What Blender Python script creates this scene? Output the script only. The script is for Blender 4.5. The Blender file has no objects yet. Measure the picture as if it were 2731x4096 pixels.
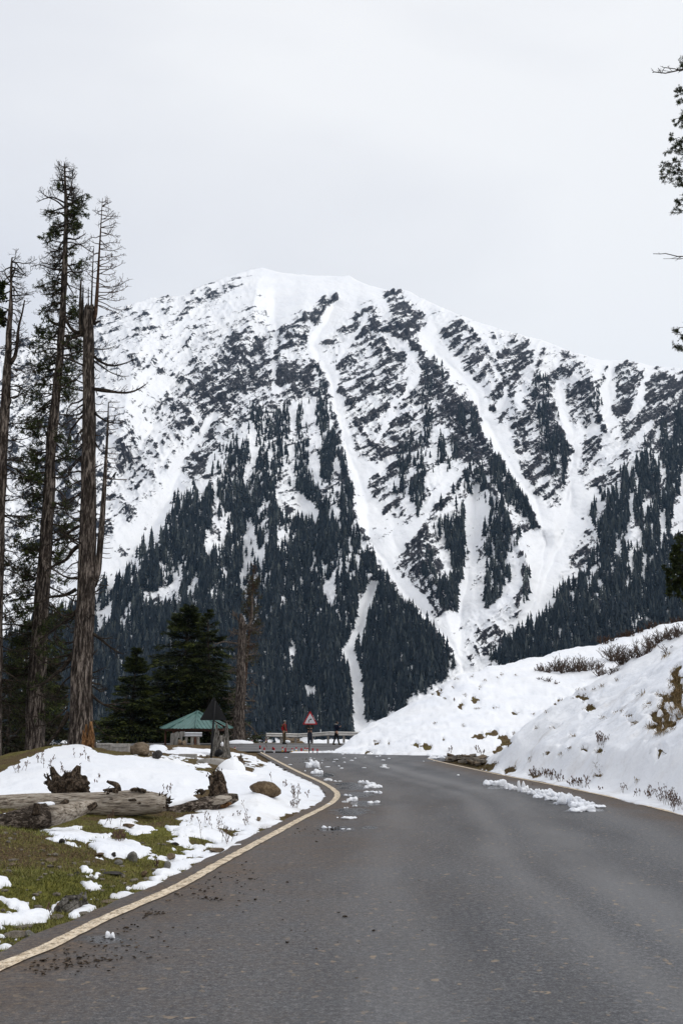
import bpy, math, random
import numpy as np
from mathutils import Vector, Matrix

# ------------------------------------------------------------------ camera, sky, sun, exposure
SC = bpy.context.scene
COL = SC.collection
PW, PH = 2731.0, 4096.0                    # size of the photograph, used to measure bearings
FPX = 35.0 / 36.0 * PH
EYE = 1.6
HORIZON = 2900.0
PITCH = math.atan((HORIZON - PH / 2) / FPX)

cam = bpy.data.cameras.new('camera'); cam_o = bpy.data.objects.new('camera', cam); COL.objects.link(cam_o)
cam.sensor_fit = 'VERTICAL'; cam.sensor_height = 36.0; cam.lens = 35.0
cam.clip_start = 0.1; cam.clip_end = 30000
cam_o.location = (0, 0, EYE); cam_o.rotation_euler = (math.pi / 2 + PITCH, 0, 0)
SC.camera = cam_o
SC.render.resolution_x, SC.render.resolution_y = 682, 1024

world = bpy.data.worlds.new('World'); SC.world = world; world.use_nodes = True
nt = world.node_tree; nt.nodes.clear()
SUN_EL, SUN_AZ = math.radians(46), math.radians(98)      # azimuth clockwise from the view direction
out = nt.nodes.new('ShaderNodeOutputWorld'); bg = nt.nodes.new('ShaderNodeBackground')
sky = nt.nodes.new('ShaderNodeTexSky'); sky.sky_type = 'NISHITA'; sky.sun_disc = False
sky.sun_elevation = SUN_EL; sky.sun_rotation = SUN_AZ
sky.air_density = 1.0; sky.dust_density = 4.0
tc = nt.nodes.new('ShaderNodeTexCoord')
mp = nt.nodes.new('ShaderNodeMapping'); mp.inputs['Scale'].default_value = (1.0, 1.0, 2.4)
n1 = nt.nodes.new('ShaderNodeTexNoise'); n1.inputs['Scale'].default_value = 2.1; n1.inputs['Detail'].default_value = 4; n1.inputs['Roughness'].default_value = .45
n1.inputs['Distortion'].default_value = .3
nt.links.new(tc.outputs['Generated'], mp.inputs['Vector']); nt.links.new(mp.outputs['Vector'], n1.inputs['Vector'])
# the cloud layer is brighter on the sun's side (right) than on the left
sep = nt.nodes.new('ShaderNodeSeparateXYZ'); nt.links.new(tc.outputs['Generated'], sep.inputs[0])
m1 = nt.nodes.new('ShaderNodeMath'); m1.operation = 'MULTIPLY_ADD'; m1.inputs[1].default_value = 1.0; m1.inputs[2].default_value = .66
nt.links.new(sep.outputs['X'], m1.inputs[0])
m2 = nt.nodes.new('ShaderNodeMath'); m2.operation = 'MULTIPLY_ADD'; m2.inputs[1].default_value = 1.5
nt.links.new(n1.outputs['Fac'], m2.inputs[0])
m3 = nt.nodes.new('ShaderNodeMath'); m3.operation = 'SUBTRACT'; m3.inputs[1].default_value = .75
nt.links.new(m1.outputs[0], m3.inputs[0]); nt.links.new(m3.outputs[0], m2.inputs[2])
cr = nt.nodes.new('ShaderNodeValToRGB')
cr.color_ramp.elements[0].position = .05; cr.color_ramp.elements[0].color = (7.95, 8.05, 8.55, 1)
cr.color_ramp.elements[1].position = .85; cr.color_ramp.elements[1].color = (10.2, 10.2, 10.25, 1)
e = cr.color_ramp.elements.new(.42); e.color = (8.9, 8.95, 9.25, 1)
nt.links.new(m2.outputs[0], cr.inputs['Fac'])
mx = nt.nodes.new('ShaderNodeMix'); mx.data_type = 'RGBA'; mx.inputs['Factor'].default_value = .96
nt.links.new(sky.outputs['Color'], mx.inputs[6]); nt.links.new(cr.outputs['Color'], mx.inputs[7])
nt.links.new(mx.outputs[2], bg.inputs['Color']); bg.inputs['Strength'].default_value = 0.1
nt.links.new(bg.outputs[0], out.inputs['Surface'])

sl = bpy.data.lights.new('sun', 'SUN'); so = bpy.data.objects.new('sun', sl); COL.objects.link(so)
sl.energy = 1.2; sl.angle = math.radians(22); sl.color = (1.0, .985, .965)
_sd = Vector((math.sin(SUN_AZ) * math.cos(SUN_EL), math.cos(SUN_AZ) * math.cos(SUN_EL), math.sin(SUN_EL)))
so.rotation_euler = _sd.to_track_quat('Z', 'Y').to_euler()

SC.view_settings.view_transform = 'Standard'; SC.view_settings.look = 'None'
SC.view_settings.exposure = 0.0; SC.view_settings.gamma = 1.0; SC.view_settings.use_curve_mapping = False
SC.cycles.volume_bounces = 0; SC.cycles.max_bounces = 6; SC.cycles.transparent_max_bounces = 8
SC.cycles.use_denoising = True

# ------------------------------------------------------------------ geometry of sight lines
CP, SP = math.cos(PITCH), math.sin(PITCH)
def ray(px, py):
    u = (px - PW / 2) / FPX; v = (PH / 2 - py) / FPX
    return np.stack([u, CP - v * SP, SP + v * CP], -1) if isinstance(u, np.ndarray) else np.array([u, CP - v * SP, SP + v * CP])
def P(px, py, d):
    """the place seen at (px, py) whose distance ahead is d metres"""
    r = ray(px, py)
    return np.array([r[0] * d / r[1], d, EYE + r[2] * d / r[1]])
def proj(x, y, z):
    zz = z - EYE
    c = y * CP + zz * SP; w = -y * SP + zz * CP
    c = np.maximum(c, 1e-3)
    return PW / 2 + FPX * x / c, PH / 2 - FPX * w / c
def flat(px, py, z=0.0):
    r = ray(px, py); t = (z - EYE) / r[2]
    return np.array([r[0] * t, r[1] * t, z])

# ------------------------------------------------------------------ noise
def _hash(ix, iy, iz, seed):
    n = (ix * 374761393 + iy * 668265263 + iz * 2147483647 + seed * 144269504) & 0xffffffff
    n = ((n ^ (n >> 13)) * 1274126177) & 0xffffffff
    n = ((n ^ (n >> 16)) * 2246822519) & 0xffffffff
    return ((n ^ (n >> 15)) & 0xffff) / 65535.0
def vnoise(x, y, z=None, seed=0):
    x = np.asarray(x, float); y = np.asarray(y, float)
    ix = np.floor(x).astype(np.int64); iy = np.floor(y).astype(np.int64)
    fx = x - ix; fy = y - iy
    fx = fx * fx * fx * (fx * (fx * 6 - 15) + 10); fy = fy * fy * fy * (fy * (fy * 6 - 15) + 10)
    if z is None:
        a = _hash(ix, iy, 0, seed); b = _hash(ix + 1, iy, 0, seed); c = _hash(ix, iy + 1, 0, seed); d = _hash(ix + 1, iy + 1, 0, seed)
        return (a + (b - a) * fx) * (1 - fy) + (c + (d - c) * fx) * fy
    z = np.asarray(z, float); iz = np.floor(z).astype(np.int64); fz = z - iz; fz = fz * fz * (3 - 2 * fz)
    r = []
    for k in (0, 1):
        a = _hash(ix, iy, iz + k, seed); b = _hash(ix + 1, iy, iz + k, seed); c = _hash(ix, iy + 1, iz + k, seed); d = _hash(ix + 1, iy + 1, iz + k, seed)
        r.append((a + (b - a) * fx) * (1 - fy) + (c + (d - c) * fx) * fy)
    return r[0] * (1 - fz) + r[1] * fz
def fbm(x, y, z=None, oct=4, seed=0, gain=.5, lac=2.03):
    t = 0; a = 1.0; s = 0
    for o in range(oct):
        t = t + a * vnoise(x, y, z, seed + o * 17); s += a; a *= gain
        x = x * lac + 13.7; y = y * lac + 7.1
        if z is not None: z = z * lac + 3.3
    return t / s
def sstep(a, b, x):
    t = np.clip((x - a) / (b - a), 0, 1); return t * t * (3 - 2 * t)

# ------------------------------------------------------------------ polygons and polylines (numpy)
def poly_sd(px, py, poly):
    """signed distance to a closed polygon, positive inside"""
    poly = np.asarray(poly, float); n = len(poly)
    d2 = np.full(px.shape, 1e18); ins = np.zeros(px.shape, bool)
    for i in range(n):
        ax, ay = poly[i]; bx, by = poly[(i + 1) % n]
        ex, ey = bx - ax, by - ay; wx, wy = px - ax, py - ay
        t = np.clip((wx * ex + wy * ey) / (ex * ex + ey * ey + 1e-12), 0, 1)
        dx = wx - t * ex; dy = wy - t * ey; d2 = np.minimum(d2, dx * dx + dy * dy)
        if abs(by - ay) > 1e-9:
            c = ((ay <= py) & (by > py)) | ((by <= py) & (ay > py))
            ins ^= c & (px < ax + (py - ay) / (by - ay) * ex)
    d = np.sqrt(d2); return np.where(ins, d, -d)
def line_d(px, py, pts):
    pts = np.asarray(pts, float); d2 = np.full(px.shape, 1e18)
    for (ax, ay), (bx, by) in zip(pts[:-1], pts[1:]):
        ex, ey = bx - ax, by - ay; wx, wy = px - ax, py - ay
        t = np.clip((wx * ex + wy * ey) / (ex * ex + ey * ey + 1e-12), 0, 1)
        d2 = np.minimum(d2, (wx - t * ex) ** 2 + (wy - t * ey) ** 2)
    return np.sqrt(d2)
def smooth_line(pts, step, it=2):
    pts = np.asarray(pts, float)
    for _ in range(it):
        a = pts[:-1] * .75 + pts[1:] * .25; b = pts[:-1] * .25 + pts[1:] * .75
        pts = np.concatenate([pts[:1], np.stack([a, b], 1).reshape(-1, pts.shape[1]), pts[-1:]])
    L = np.concatenate([[0], np.cumsum(np.linalg.norm(np.diff(pts, axis=0), axis=1))])
    t = np.linspace(0, L[-1], max(2, int(L[-1] / step) + 1))
    return np.stack([np.interp(t, L, pts[:, k]) for k in range(pts.shape[1])], 1)

# ------------------------------------------------------------------ mesh building
class MB:
    """collects vertices, triangles and quads; build() links them as ONE mesh object"""
    def __init__(s): s.v = []; s.t = []; s.q = []; s.n = 0; s.a = []; s.m = []
    def add(s, v, f, tone=None, mi=0):
        v = np.asarray(v, float).reshape(-1, 3); f = np.asarray(f, np.int64)
        if len(f) == 0: return
        (s.t if f.shape[1] == 3 else s.q).append((f + s.n, mi))
        s.v.append(v); s.n += len(v)
        s.a.append(np.full(len(v), .5) if tone is None else np.broadcast_to(np.asarray(tone, float), (len(v),)))
    def add2(s, v, quads, tris, tone=None, mi=0):
        v = np.asarray(v, float).reshape(-1, 3)
        if len(quads): s.q.append((np.asarray(quads, np.int64) + s.n, mi))
        if len(tris): s.t.append((np.asarray(tris, np.int64) + s.n, mi))
        s.v.append(v); s.n += len(v)
        s.a.append(np.full(len(v), .5) if tone is None else np.broadcast_to(np.asarray(tone, float), (len(v),)))
    def mesh(s, name, mat, smooth=True):
        v = np.concatenate(s.v) if s.v else np.zeros((0, 3))
        return np_mesh(name, v, s.t, s.q, mat, smooth, {'tone': np.concatenate(s.a)} if s.v else {})
    def build(s, name, mat, parent=None, smooth=True, kind=None):
        o = bpy.data.objects.new(name, s.mesh(name, mat, smooth)); COL.objects.link(o)
        if parent: o.parent = parent
        if kind: o['kind'] = kind
        return o
def np_mesh(name, v, tris, quads, mat, smooth=True, attrs={}):
    me = bpy.data.meshes.new(name)
    if not isinstance(tris, list): tris = [(np.asarray(tris), 0)] if len(tris) else []
    if not isinstance(quads, list): quads = [(np.asarray(quads), 0)] if len(quads) else []
    fs = [(f, mi) for f, mi in tris] + [(f, mi) for f, mi in quads]
    loops = np.concatenate([f.reshape(-1) for f, _ in fs]) if fs else np.zeros(0, int)
    tot = np.concatenate([np.full(len(f), f.shape[1]) for f, _ in fs]) if fs else np.zeros(0, int)
    mi = np.concatenate([np.full(len(f), m) for f, m in fs]) if fs else np.zeros(0, int)
    me.vertices.add(len(v)); me.vertices.foreach_set('co', np.asarray(v, np.float32).reshape(-1))
    me.loops.add(len(loops)); me.loops.foreach_set('vertex_index', loops.astype(np.int32))
    me.polygons.add(len(tot)); st = np.concatenate([[0], np.cumsum(tot)[:-1]]) if len(tot) else tot
    me.polygons.foreach_set('loop_start', st.astype(np.int32))
    me.polygons.foreach_set('material_index', mi.astype(np.int32))
    me.polygons.foreach_set('use_smooth', np.full(len(tot), smooth))
    for k, a in attrs.items():
        at = me.attributes.new(k, 'FLOAT', 'POINT'); at.data.foreach_set('value', np.asarray(a, np.float32))
    for m in (mat if isinstance(mat, (list, tuple)) else [mat]): me.materials.append(m)
    me.update(calc_edges=True); me.validate()
    return me
def link(name, me, parent=None, kind=None):
    o = bpy.data.objects.new(name, me); COL.objects.link(o)
    if parent: o.parent = parent
    if kind: o['kind'] = kind
    return o
def tag(o, label, cat, group=None):
    o['label'] = label; o['category'] = cat
    if group: o['group'] = group
    return o
def thing(name, label, cat, loc=(0, 0, 0), rz=0, group=None):
    o = bpy.data.objects.new(name, None); COL.objects.link(o); o.location = tuple(float(c) for c in loc); o.rotation_euler = (0, 0, rz)
    o.empty_display_size = .2
    return tag(o, label, cat, group)
def copy_tree(o, parent=None):
    c = o.copy(); COL.objects.link(c)
    if parent is not None:
        c.parent = parent; c.matrix_parent_inverse = o.matrix_parent_inverse
    for ch in list(o.children): copy_tree(ch, c)
    return c

def grid_faces(nr, nc, wrap=False):
    i = np.arange(nr - 1)[:, None]; j = np.arange(nc if wrap else nc - 1)[None, :]
    j2 = (j + 1) % nc
    a = i * nc + j; b = i * nc + j2
    return np.stack([a, b, b + nc, a + nc], -1).reshape(-1, 4)
def tube(mb, pts, rad, k=6, tone=None, cap=True, rough=0, seed=0, mi=0, flute=0):
    pts = np.asarray(pts, float); n = len(pts); rad = np.broadcast_to(np.asarray(rad, float), (n,))
    T = np.gradient(pts, axis=0); T /= np.linalg.norm(T, axis=1)[:, None] + 1e-9
    up = np.array([0., 0, 1]) if abs(T[0, 2]) < .9 else np.array([1., 0, 0])
    N = np.zeros_like(pts); u = np.cross(T[0], up); u /= np.linalg.norm(u) + 1e-9
    for i in range(n):
        u = u - T[i] * np.dot(u, T[i]); u /= np.linalg.norm(u) + 1e-9; N[i] = u
    B = np.cross(T, N)
    th = np.arange(k) * 2 * math.pi / k
    R = rad[:, None] * np.ones((1, k))
    if rough:
        s = np.concatenate([[0], np.cumsum(np.linalg.norm(np.diff(pts, axis=0), axis=1))]) / max(rad.max(), 1e-3)
        c, sn = np.cos(th)[None] * 1.7, np.sin(th)[None] * 1.7
        R = R * (1 + rough * (fbm(c + 0 * s[:, None], sn + 0 * s[:, None], s[:, None] * .5 + 0 * c, 3, seed) - .5) * 2)
    if flute:
        s = np.concatenate([[0], np.cumsum(np.linalg.norm(np.diff(pts, axis=0), axis=1))])
        c, sn = np.cos(th)[None] * 5, np.sin(th)[None] * 5
        R = R + flute * (vnoise(c + 0 * s[:, None], sn + 0 * s[:, None], s[:, None] * 1.3 + 0 * c, seed + 5) - .5) * 2
    V = pts[:, None] + R[..., None] * (np.cos(th)[None, :, None] * N[:, None] + np.sin(th)[None, :, None] * B[:, None])
    V = V.reshape(-1, 3); Q = grid_faces(n, k, True); tr = []
    if cap:
        V = np.concatenate([V, pts[:1], pts[-1:]]); c0, c1 = n * k, n * k + 1
        for j in range(k):
            j2 = (j + 1) % k; tr += [(c0, j2, j), (c1, (n - 1) * k + j, (n - 1) * k + j2)]
    if tone is not None and not np.isscalar(tone):
        tone = np.repeat(np.asarray(tone), k); tone = np.concatenate([tone, [tone[0], tone[-1]]]) if cap else tone
    mb.add2(V, Q, np.array(tr).reshape(-1, 3), tone, mi)
def box(mb, lo, hi, mi=0, tone=None, R=None, T=None):
    lo = np.asarray(lo, float); hi = np.asarray(hi, float)
    v = np.array([[(lo, hi)[i][0], (lo, hi)[j][1], (lo, hi)[k][2]] for i in (0, 1) for j in (0, 1) for k in (0, 1)])
    if R is not None: v = v @ np.asarray(R).T
    if T is not None: v = v + np.asarray(T)
    mb.add(v, [(0, 1, 3, 2), (4, 6, 7, 5), (0, 4, 5, 1), (2, 3, 7, 6), (0, 2, 6, 4), (1, 5, 7, 3)], tone, mi)
def bbox_obj(name, lo, hi, mat, parent=None, bevel=0.0):
    mb = MB(); box(mb, lo, hi); o = mb.build(name, mat, parent, smooth=False)
    if bevel:
        b = o.modifiers.new('b', 'BEVEL'); b.width = bevel; b.segments = 2
    return o
def icos(sub=2):
    import bmesh
    bm = bmesh.new(); bmesh.ops.create_icosphere(bm, subdivisions=sub, radius=1)
    v = np.array([x.co[:] for x in bm.verts]); f = np.array([[w.index for w in x.verts] for x in bm.faces]); bm.free()
    return v, f
ICO = {k: icos(k) for k in (1, 2, 3, 4)}
def lump(mb, c, r, sub=2, rough=.3, freq=1.5, seed=0, tone=None, flatten=None, Rz=0, facet=0, mi=0):
    """an irregular rounded or angular lump"""
    v, f = ICO[sub]; v = v.copy()
    n = fbm(v[:, 0] * freq + seed * 7.3, v[:, 1] * freq + seed * 1.9, v[:, 2] * freq, 3, seed)
    v = v * (1 + rough * (n - .5) * 2)[:, None]
    if facet:
        rg = np.random.RandomState(seed + 11)
        for _ in range(facet):
            d = rg.normal(size=3); d /= np.linalg.norm(d); h = rg.uniform(.5, .8)
            s = v @ d; v = v - np.maximum(s - h, 0)[:, None] * d
    v = v * np.asarray(r, float)
    if flatten is not None: v[:, 2] = np.maximum(v[:, 2], flatten)
    c_, s_ = math.cos(Rz), math.sin(Rz)
    v = v @ np.array([[c_, s_, 0], [-s_, c_, 0], [0, 0, 1]])
    mb.add(v + np.asarray(c, float), f, tone, mi)
# ------------------------------------------------------------------ materials
def new_mat(name):
    m = bpy.data.materials.new(name); m.use_nodes = True
    t = m.node_tree; t.nodes.clear()
    o = t.nodes.new('ShaderNodeOutputMaterial'); b = t.nodes.new('ShaderNodeBsdfPrincipled')
    t.links.new(b.outputs[0], o.inputs['Surface'])
    return m, t, b
def nd(t, typ, ins=None, **props):
    n = t.nodes.new(typ)
    for k, v in props.items(): setattr(n, k, v)
    for k, v in (ins or {}).items():
        s = n.inputs[k]
        if hasattr(v, 'is_linked') or isinstance(v, bpy.types.NodeSocket): t.links.new(v, s)
        else: s.default_value = v
    return n
def obj_co(t, scale=(1, 1, 1), rot=(0, 0, 0), geo=False):
    if geo: c = nd(t, 'ShaderNodeNewGeometry').outputs['Position']
    else: c = nd(t, 'ShaderNodeTexCoord').outputs['Object']
    if any(rot): c = nd(t, 'ShaderNodeMapping', {'Vector': c, 'Rotation': rot}).outputs[0]
    return nd(t, 'ShaderNodeMapping', {'Vector': c, 'Scale': scale}).outputs[0]
def noise(t, co, scale, detail=4, rough=.55, dist=0):
    return nd(t, 'ShaderNodeTexNoise', {'Vector': co, 'Scale': scale, 'Detail': detail, 'Roughness': rough, 'Distortion': dist}).outputs['Fac']
def ramp(t, fac, stops, interp='LINEAR'):
    r = nd(t, 'ShaderNodeValToRGB', {'Fac': fac}); r.color_ramp.interpolation = interp
    el = r.color_ramp.elements
    while len(el) < len(stops): el.new(.5)
    for e_, (p_, c_) in zip(el, stops):
        e_.position = p_; e_.color = (c_, c_, c_, 1) if np.isscalar(c_) else tuple(c_) + (1,)
    return r.outputs['Color']
def mix(t, fac, a, b, blend='MIX'):
    n = nd(t, 'ShaderNodeMix', data_type='RGBA', blend_type=blend)
    for s, v in ((n.inputs[0], fac), (n.inputs[6], a), (n.inputs[7], b)):
        if isinstance(v, bpy.types.NodeSocket): t.links.new(v, s)
        else: s.default_value = v if np.isscalar(v) else tuple(v) + (1,) if len(v) == 3 else v
    return n.outputs[2]
def mth(t, op, a, b=None, c=None, clamp=False):
    n = nd(t, 'ShaderNodeMath', operation=op, use_clamp=clamp)
    for i, v in enumerate((a, b, c)):
        if v is None: continue
        if isinstance(v, bpy.types.NodeSocket): t.links.new(v, n.inputs[i])
        else: n.inputs[i].default_value = v
    return n.outputs[0]
def bump(t, b, h, strength=.5, dist=.02):
    n = nd(t, 'ShaderNodeBump', {'Height': h, 'Strength': strength, 'Distance': dist}); t.links.new(n.outputs[0], b.inputs['Normal'])
def attr(t, name): return nd(t, 'ShaderNodeAttribute', attribute_name=name).outputs['Fac']
def setc(t, b, col, rough=.8, spec=.3):
    if isinstance(col, bpy.types.NodeSocket): t.links.new(col, b.inputs['Base Color'])
    else: b.inputs['Base Color'].default_value = tuple(col) + (1,)
    if isinstance(rough, bpy.types.NodeSocket): t.links.new(rough, b.inputs['Roughness'])
    else: b.inputs['Roughness'].default_value = rough
    b.inputs['Specular IOR Level'].default_value = spec
def simple(name, c1, c2=None, scale=6, rough=.8, spec=.3, bmp=0, metal=0, stretch=(1, 1, 1), contrast=.2):
    m, t, b = new_mat(name)
    if c2 is None: c2 = tuple(x * .75 for x in c1)
    co = obj_co(t, stretch); f = noise(t, co, scale, 5)
    setc(t, b, ramp(t, f, [(.5 - contrast, c2), (.5 + contrast, c1)]), rough, spec); b.inputs['Metallic'].default_value = metal
    if bmp: bump(t, b, noise(t, co, scale * 3, 5), bmp, .02)
    return m
M = {}
def make_snow(name, dirt=.0):
    m, t, b = new_mat(name); co = obj_co(t, geo=True)
    big = noise(t, co, .35, 4); fine = noise(t, co, 9, 5, .6)
    c = ramp(t, big, [(.3, (.80, .825, .875)), (.65, (.875, .885, .905))])
    if dirt:
        d = mth(t, 'MULTIPLY', ramp(t, noise(t, obj_co(t, (1, 1, .6), geo=True), 1.1, 6, .65), [(.52, 0.), (.75, dirt)]), attr(t, 'dirt'))
        c = mix(t, d, c, (.34, .27, .2))
    setc(t, b, c, .62, .25)
    b.inputs['Subsurface Weight'].default_value = 0
    h = mth(t, 'ADD', mth(t, 'MULTIPLY', noise(t, co, 3.2, 4), .9), mth(t, 'MULTIPLY', fine, .55))
    bump(t, b, h, .6, .07); return m
M['snow'] = make_snow('snow', .9)
M['clump'] = make_snow('clump_snow')

# ground: moss, grass, brown litter and soil
m, t, b = new_mat('ground_soil'); co = obj_co(t, geo=True)
a_g = attr(t, 'green'); n_a = noise(t, co, 1.3, 6, .6); n_b = noise(t, co, 7, 6, .7); n_c = noise(t, co, 34, 4, .7)
grass = ramp(t, n_b, [(.28, (.06, .05, .014)), (.5, (.15, .145, .03)), (.72, (.27, .25, .06))])
litter = ramp(t, n_c, [(.25, (.028, .018, .010)), (.5, (.10, .068, .034)), (.68, (.20, .14, .075)), (.8, (.30, .24, .16))])
gm = mth(t, 'ADD', mth(t, 'MULTIPLY', n_a, .9), mth(t, 'MULTIPLY', n_c, .45))
gm = mth(t, 'ADD', gm, mth(t, 'SUBTRACT', a_g, .95))
c = mix(t, ramp(t, gm, [(.1, 0.), (.42, 1.)]), litter, grass)
c = mix(t, ramp(t, noise(t, co, 60, 2, .5), [(.66, 0.), (.74, .7)]), c, (.2, .17, .13))
setc(t, b, c, .95, .1)
bump(t, b, mth(t, 'ADD', n_c, mth(t, 'MULTIPLY', n_b, 1.5)), .9, .05); M['ground'] = m

m, t, b = new_mat('asphalt'); co = obj_co(t, geo=True)
g1 = noise(t, co, 62, 4, .85); g2 = noise(t, co, 21, 5, .85); big = noise(t, co, .55, 5, .6)
base = ramp(t, mth(t, 'ADD', mth(t, 'MULTIPLY', g1, .5), mth(t, 'MULTIPLY', g2, .5)), [(.36, (.012, .012, .014)), (.5, (.085, .088, .096)), (.64, (.27, .27, .275))])
lighter = mix(t, mth(t, 'MULTIPLY', attr(t, 'track'), .6), base, (.215, .215, .218))
st = noise(t, obj_co(t, (2.6, .45, 1), geo=True), .9, 5, .65)
c = mix(t, ramp(t, st, [(.4, 0.), (.75, .3)]), lighter, (.16, .155, .15))
c = mix(t, ramp(t, noise(t, obj_co(t, (1.6, .35, 1), (0, 0, .1), geo=True), .5, 4, .6), [(.45, 0.), (.62, .35)]), c, (.042, .042, .046))
spk = ramp(t, noise(t, obj_co(t, (1.15, 1, 1), geo=True), 9.5, 2.5, .5), [(.63, 0.), (.68, .8)])
c = mix(t, mth(t, 'MULTIPLY', spk, ramp(t, noise(t, co, 1.7, 3), [(.4, .1), (.65, 1.)])), c, (.33, .255, .175))
d = mth(t, 'MULTIPLY', attr(t, 'dirt'), ramp(t, mth(t, 'ADD', mth(t, 'MULTIPLY', noise(t, obj_co(t, (1, 1.4, 1), geo=True), 2.2, 6, .7), .6), mth(t, 'MULTIPLY', g2, .4)), [(.34, 0.2), (.56, 1.)]))
brown = ramp(t, noise(t, co, 20, 4, .7), [(.35, (.04, .026, .018)), (.62, (.16, .105, .062)), (.78, (.32, .2, .1))])
c = mix(t, mth(t, 'MULTIPLY', d, .78), c, brown)
wet = attr(t, 'wet')
c = mix(t, mth(t, 'MULTIPLY', wet, .75), c, (.02, .021, .024))
setc(t, b, c, ramp(t, wet, [(.2, .88), (.9, .22)]), .3)
bump(t, b, mth(t, 'MULTIPLY', g2, ramp(t, wet, [(.2, 1.), (.9, .2)])), .55, .012); M['asphalt'] = m

m, t, b = new_mat('road_paint'); co = obj_co(t, geo=True)
wear = ramp(t, mth(t, 'ADD', mth(t, 'MULTIPLY', noise(t, co, 55, 5, .8), .55), mth(t, 'MULTIPLY', noise(t, co, 9, 5, .7), .45)), [(.43, 0.), (.52, 1.)])
pc = ramp(t, noise(t, co, 30, 4), [(.3, (.56, .43, .28)), (.65, (.80, .70, .55))])
c = mix(t, wear, (.20, .15, .10), pc); setc(t, b, c, .8, .2); M['paint'] = m

m, t, b = new_mat('mountain_face'); co = obj_co(t, geo=True)
rock = attr(t, 'rock'); fin = attr(t, 'streak')
# beds of rock slant up to the right on most faces; snow keeps to the ledges between them
s1 = noise(t, obj_co(t, (.010, .008, .046), (0, math.radians(36), 0), geo=True), 1.0, 7, .62, .4)
s2 = noise(t, obj_co(t, (.05, .02, .017), (0, math.radians(32), 0), geo=True), 1.0, 7, .65, .3)
s3 = noise(t, obj_co(t, (.17, .09, .15), geo=True), 1.0, 6, .75)
tex = mth(t, 'ADD', mth(t, 'ADD', mth(t, 'MULTIPLY', s1, mth(t, 'SUBTRACT', .62, mth(t, 'MULTIPLY', fin, .42))), mth(t, 'MULTIPLY', s2, mth(t, 'ADD', .08, mth(t, 'MULTIPLY', fin, .42)))), mth(t, 'MULTIPLY', s3, .42))
thr = mth(t, 'SUBTRACT', mth(t, 'ADD', tex, mth(t, 'MULTIPLY', mth(t, 'SUBTRACT', rock, .5), .30)), .56)
msk = ramp(t, mth(t, 'MULTIPLY_ADD', thr, 7.5, .5, clamp=True), [(.4, 0.), (.6, 1.)])
rc = ramp(t, noise(t, obj_co(t, (.02, .02, .05), geo=True), 1.0, 6, .7), [(.3, (.008, .0075, .010)), (.55, (.022, .020, .024)), (.75, (.060, .053, .054))])
sc_ = ramp(t, noise(t, obj_co(t, (.01, .01, .01), geo=True), 1, 4), [(.3, (.87, .88, .905)), (.7, (.93, .932, .935))])
frost = ramp(t, noise(t, obj_co(t, (.16, .12, .12), geo=True), 1.0, 4, .7), [(.55, 0.), (.66, .55)])
rc2 = mix(t, mth(t, 'MULTIPLY', frost, .42), rc, sc_)
setc(t, b, mix(t, msk, sc_, rc2), .85, .1)
bump(t, b, mth(t, 'ADD', mth(t, 'MULTIPLY', s1, 1.2), mth(t, 'ADD', s2, mth(t, 'MULTIPLY', msk, .25))), .32, 12.0); M['mountain'] = m

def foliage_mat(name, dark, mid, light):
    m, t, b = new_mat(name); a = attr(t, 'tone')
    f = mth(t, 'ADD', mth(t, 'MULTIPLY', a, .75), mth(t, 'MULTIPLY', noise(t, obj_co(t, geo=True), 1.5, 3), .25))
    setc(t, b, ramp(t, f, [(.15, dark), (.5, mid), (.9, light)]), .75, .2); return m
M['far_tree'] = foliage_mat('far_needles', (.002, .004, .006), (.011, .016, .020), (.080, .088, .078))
M['needles'] = foliage_mat('needles', (.008, .012, .004), (.026, .038, .009), (.075, .09, .018))
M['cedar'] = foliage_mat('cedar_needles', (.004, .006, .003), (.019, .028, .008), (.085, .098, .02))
M['brush'] = foliage_mat('brush_needles', (.012, .012, .005), (.03, .034, .012), (.07, .062, .03))
M['shrub'] = simple('shrub_twig', (.11, .075, .055), (.045, .03, .024), 5)
M['weed'] = simple('dry_weed', (.15, .085, .055), (.05, .03, .022), 7)
M['straw'] = foliage_mat('dead_grass', (.08, .055, .022), (.22, .15, .066), (.40, .29, .14))
M['blade'] = foliage_mat('grass_blade', (.055, .06, .014), (.15, .155, .034), (.30, .265, .085))

def bark_mat(name, dark, mid, light, fs=(9, 9, 1.6), sc=1.6):
    m, t, b = new_mat(name); co = obj_co(t, fs)
    f1 = noise(t, co, sc, 5, .6, .35); f2 = noise(t, obj_co(t, (fs[0] * 3.2, fs[1] * 3.2, fs[2] * 3.2)), sc, 5, .7)
    f3 = noise(t, obj_co(t), 1.1, 3)
    f = mth(t, 'ADD', mth(t, 'MULTIPLY', f1, .62), mth(t, 'MULTIPLY', f2, .38))
    c = ramp(t, f, [(.40, dark), (.50, mid), (.60, light)])
    c = mix(t, ramp(t, f3, [(.4, 0.), (.7, .45)]), c, tuple(x * .5 for x in mid))
    setc(t, b, c, .92, .12); bump(t, b, f, 1.0, .07); return m
M['bark'] = bark_mat('bark', (.008, .006, .005), (.045, .035, .029), (.24, .20, .17))
M['bark_dark'] = bark_mat('dark_bark', (.010, .008, .006), (.036, .029, .023), (.13, .108, .09))
M['limb'] = bark_mat('limb_wood', (.010, .008, .006), (.030, .023, .018), (.08, .062, .047), (5, 5, 5))
M['limb_pale'] = bark_mat('pale_limb_wood', (.03, .024, .02), (.10, .08, .066), (.22, .18, .15), (5, 5, 5))
M['limb_red'] = bark_mat('reddish_limb_wood', (.018, .012, .009), (.06, .036, .024), (.14, .085, .058), (5, 5, 5))
M['rot'] = bark_mat('rotten_orange_wood', (.03, .014, .006), (.14, .068, .028), (.36, .21, .10), (10, 10, 2))
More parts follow.
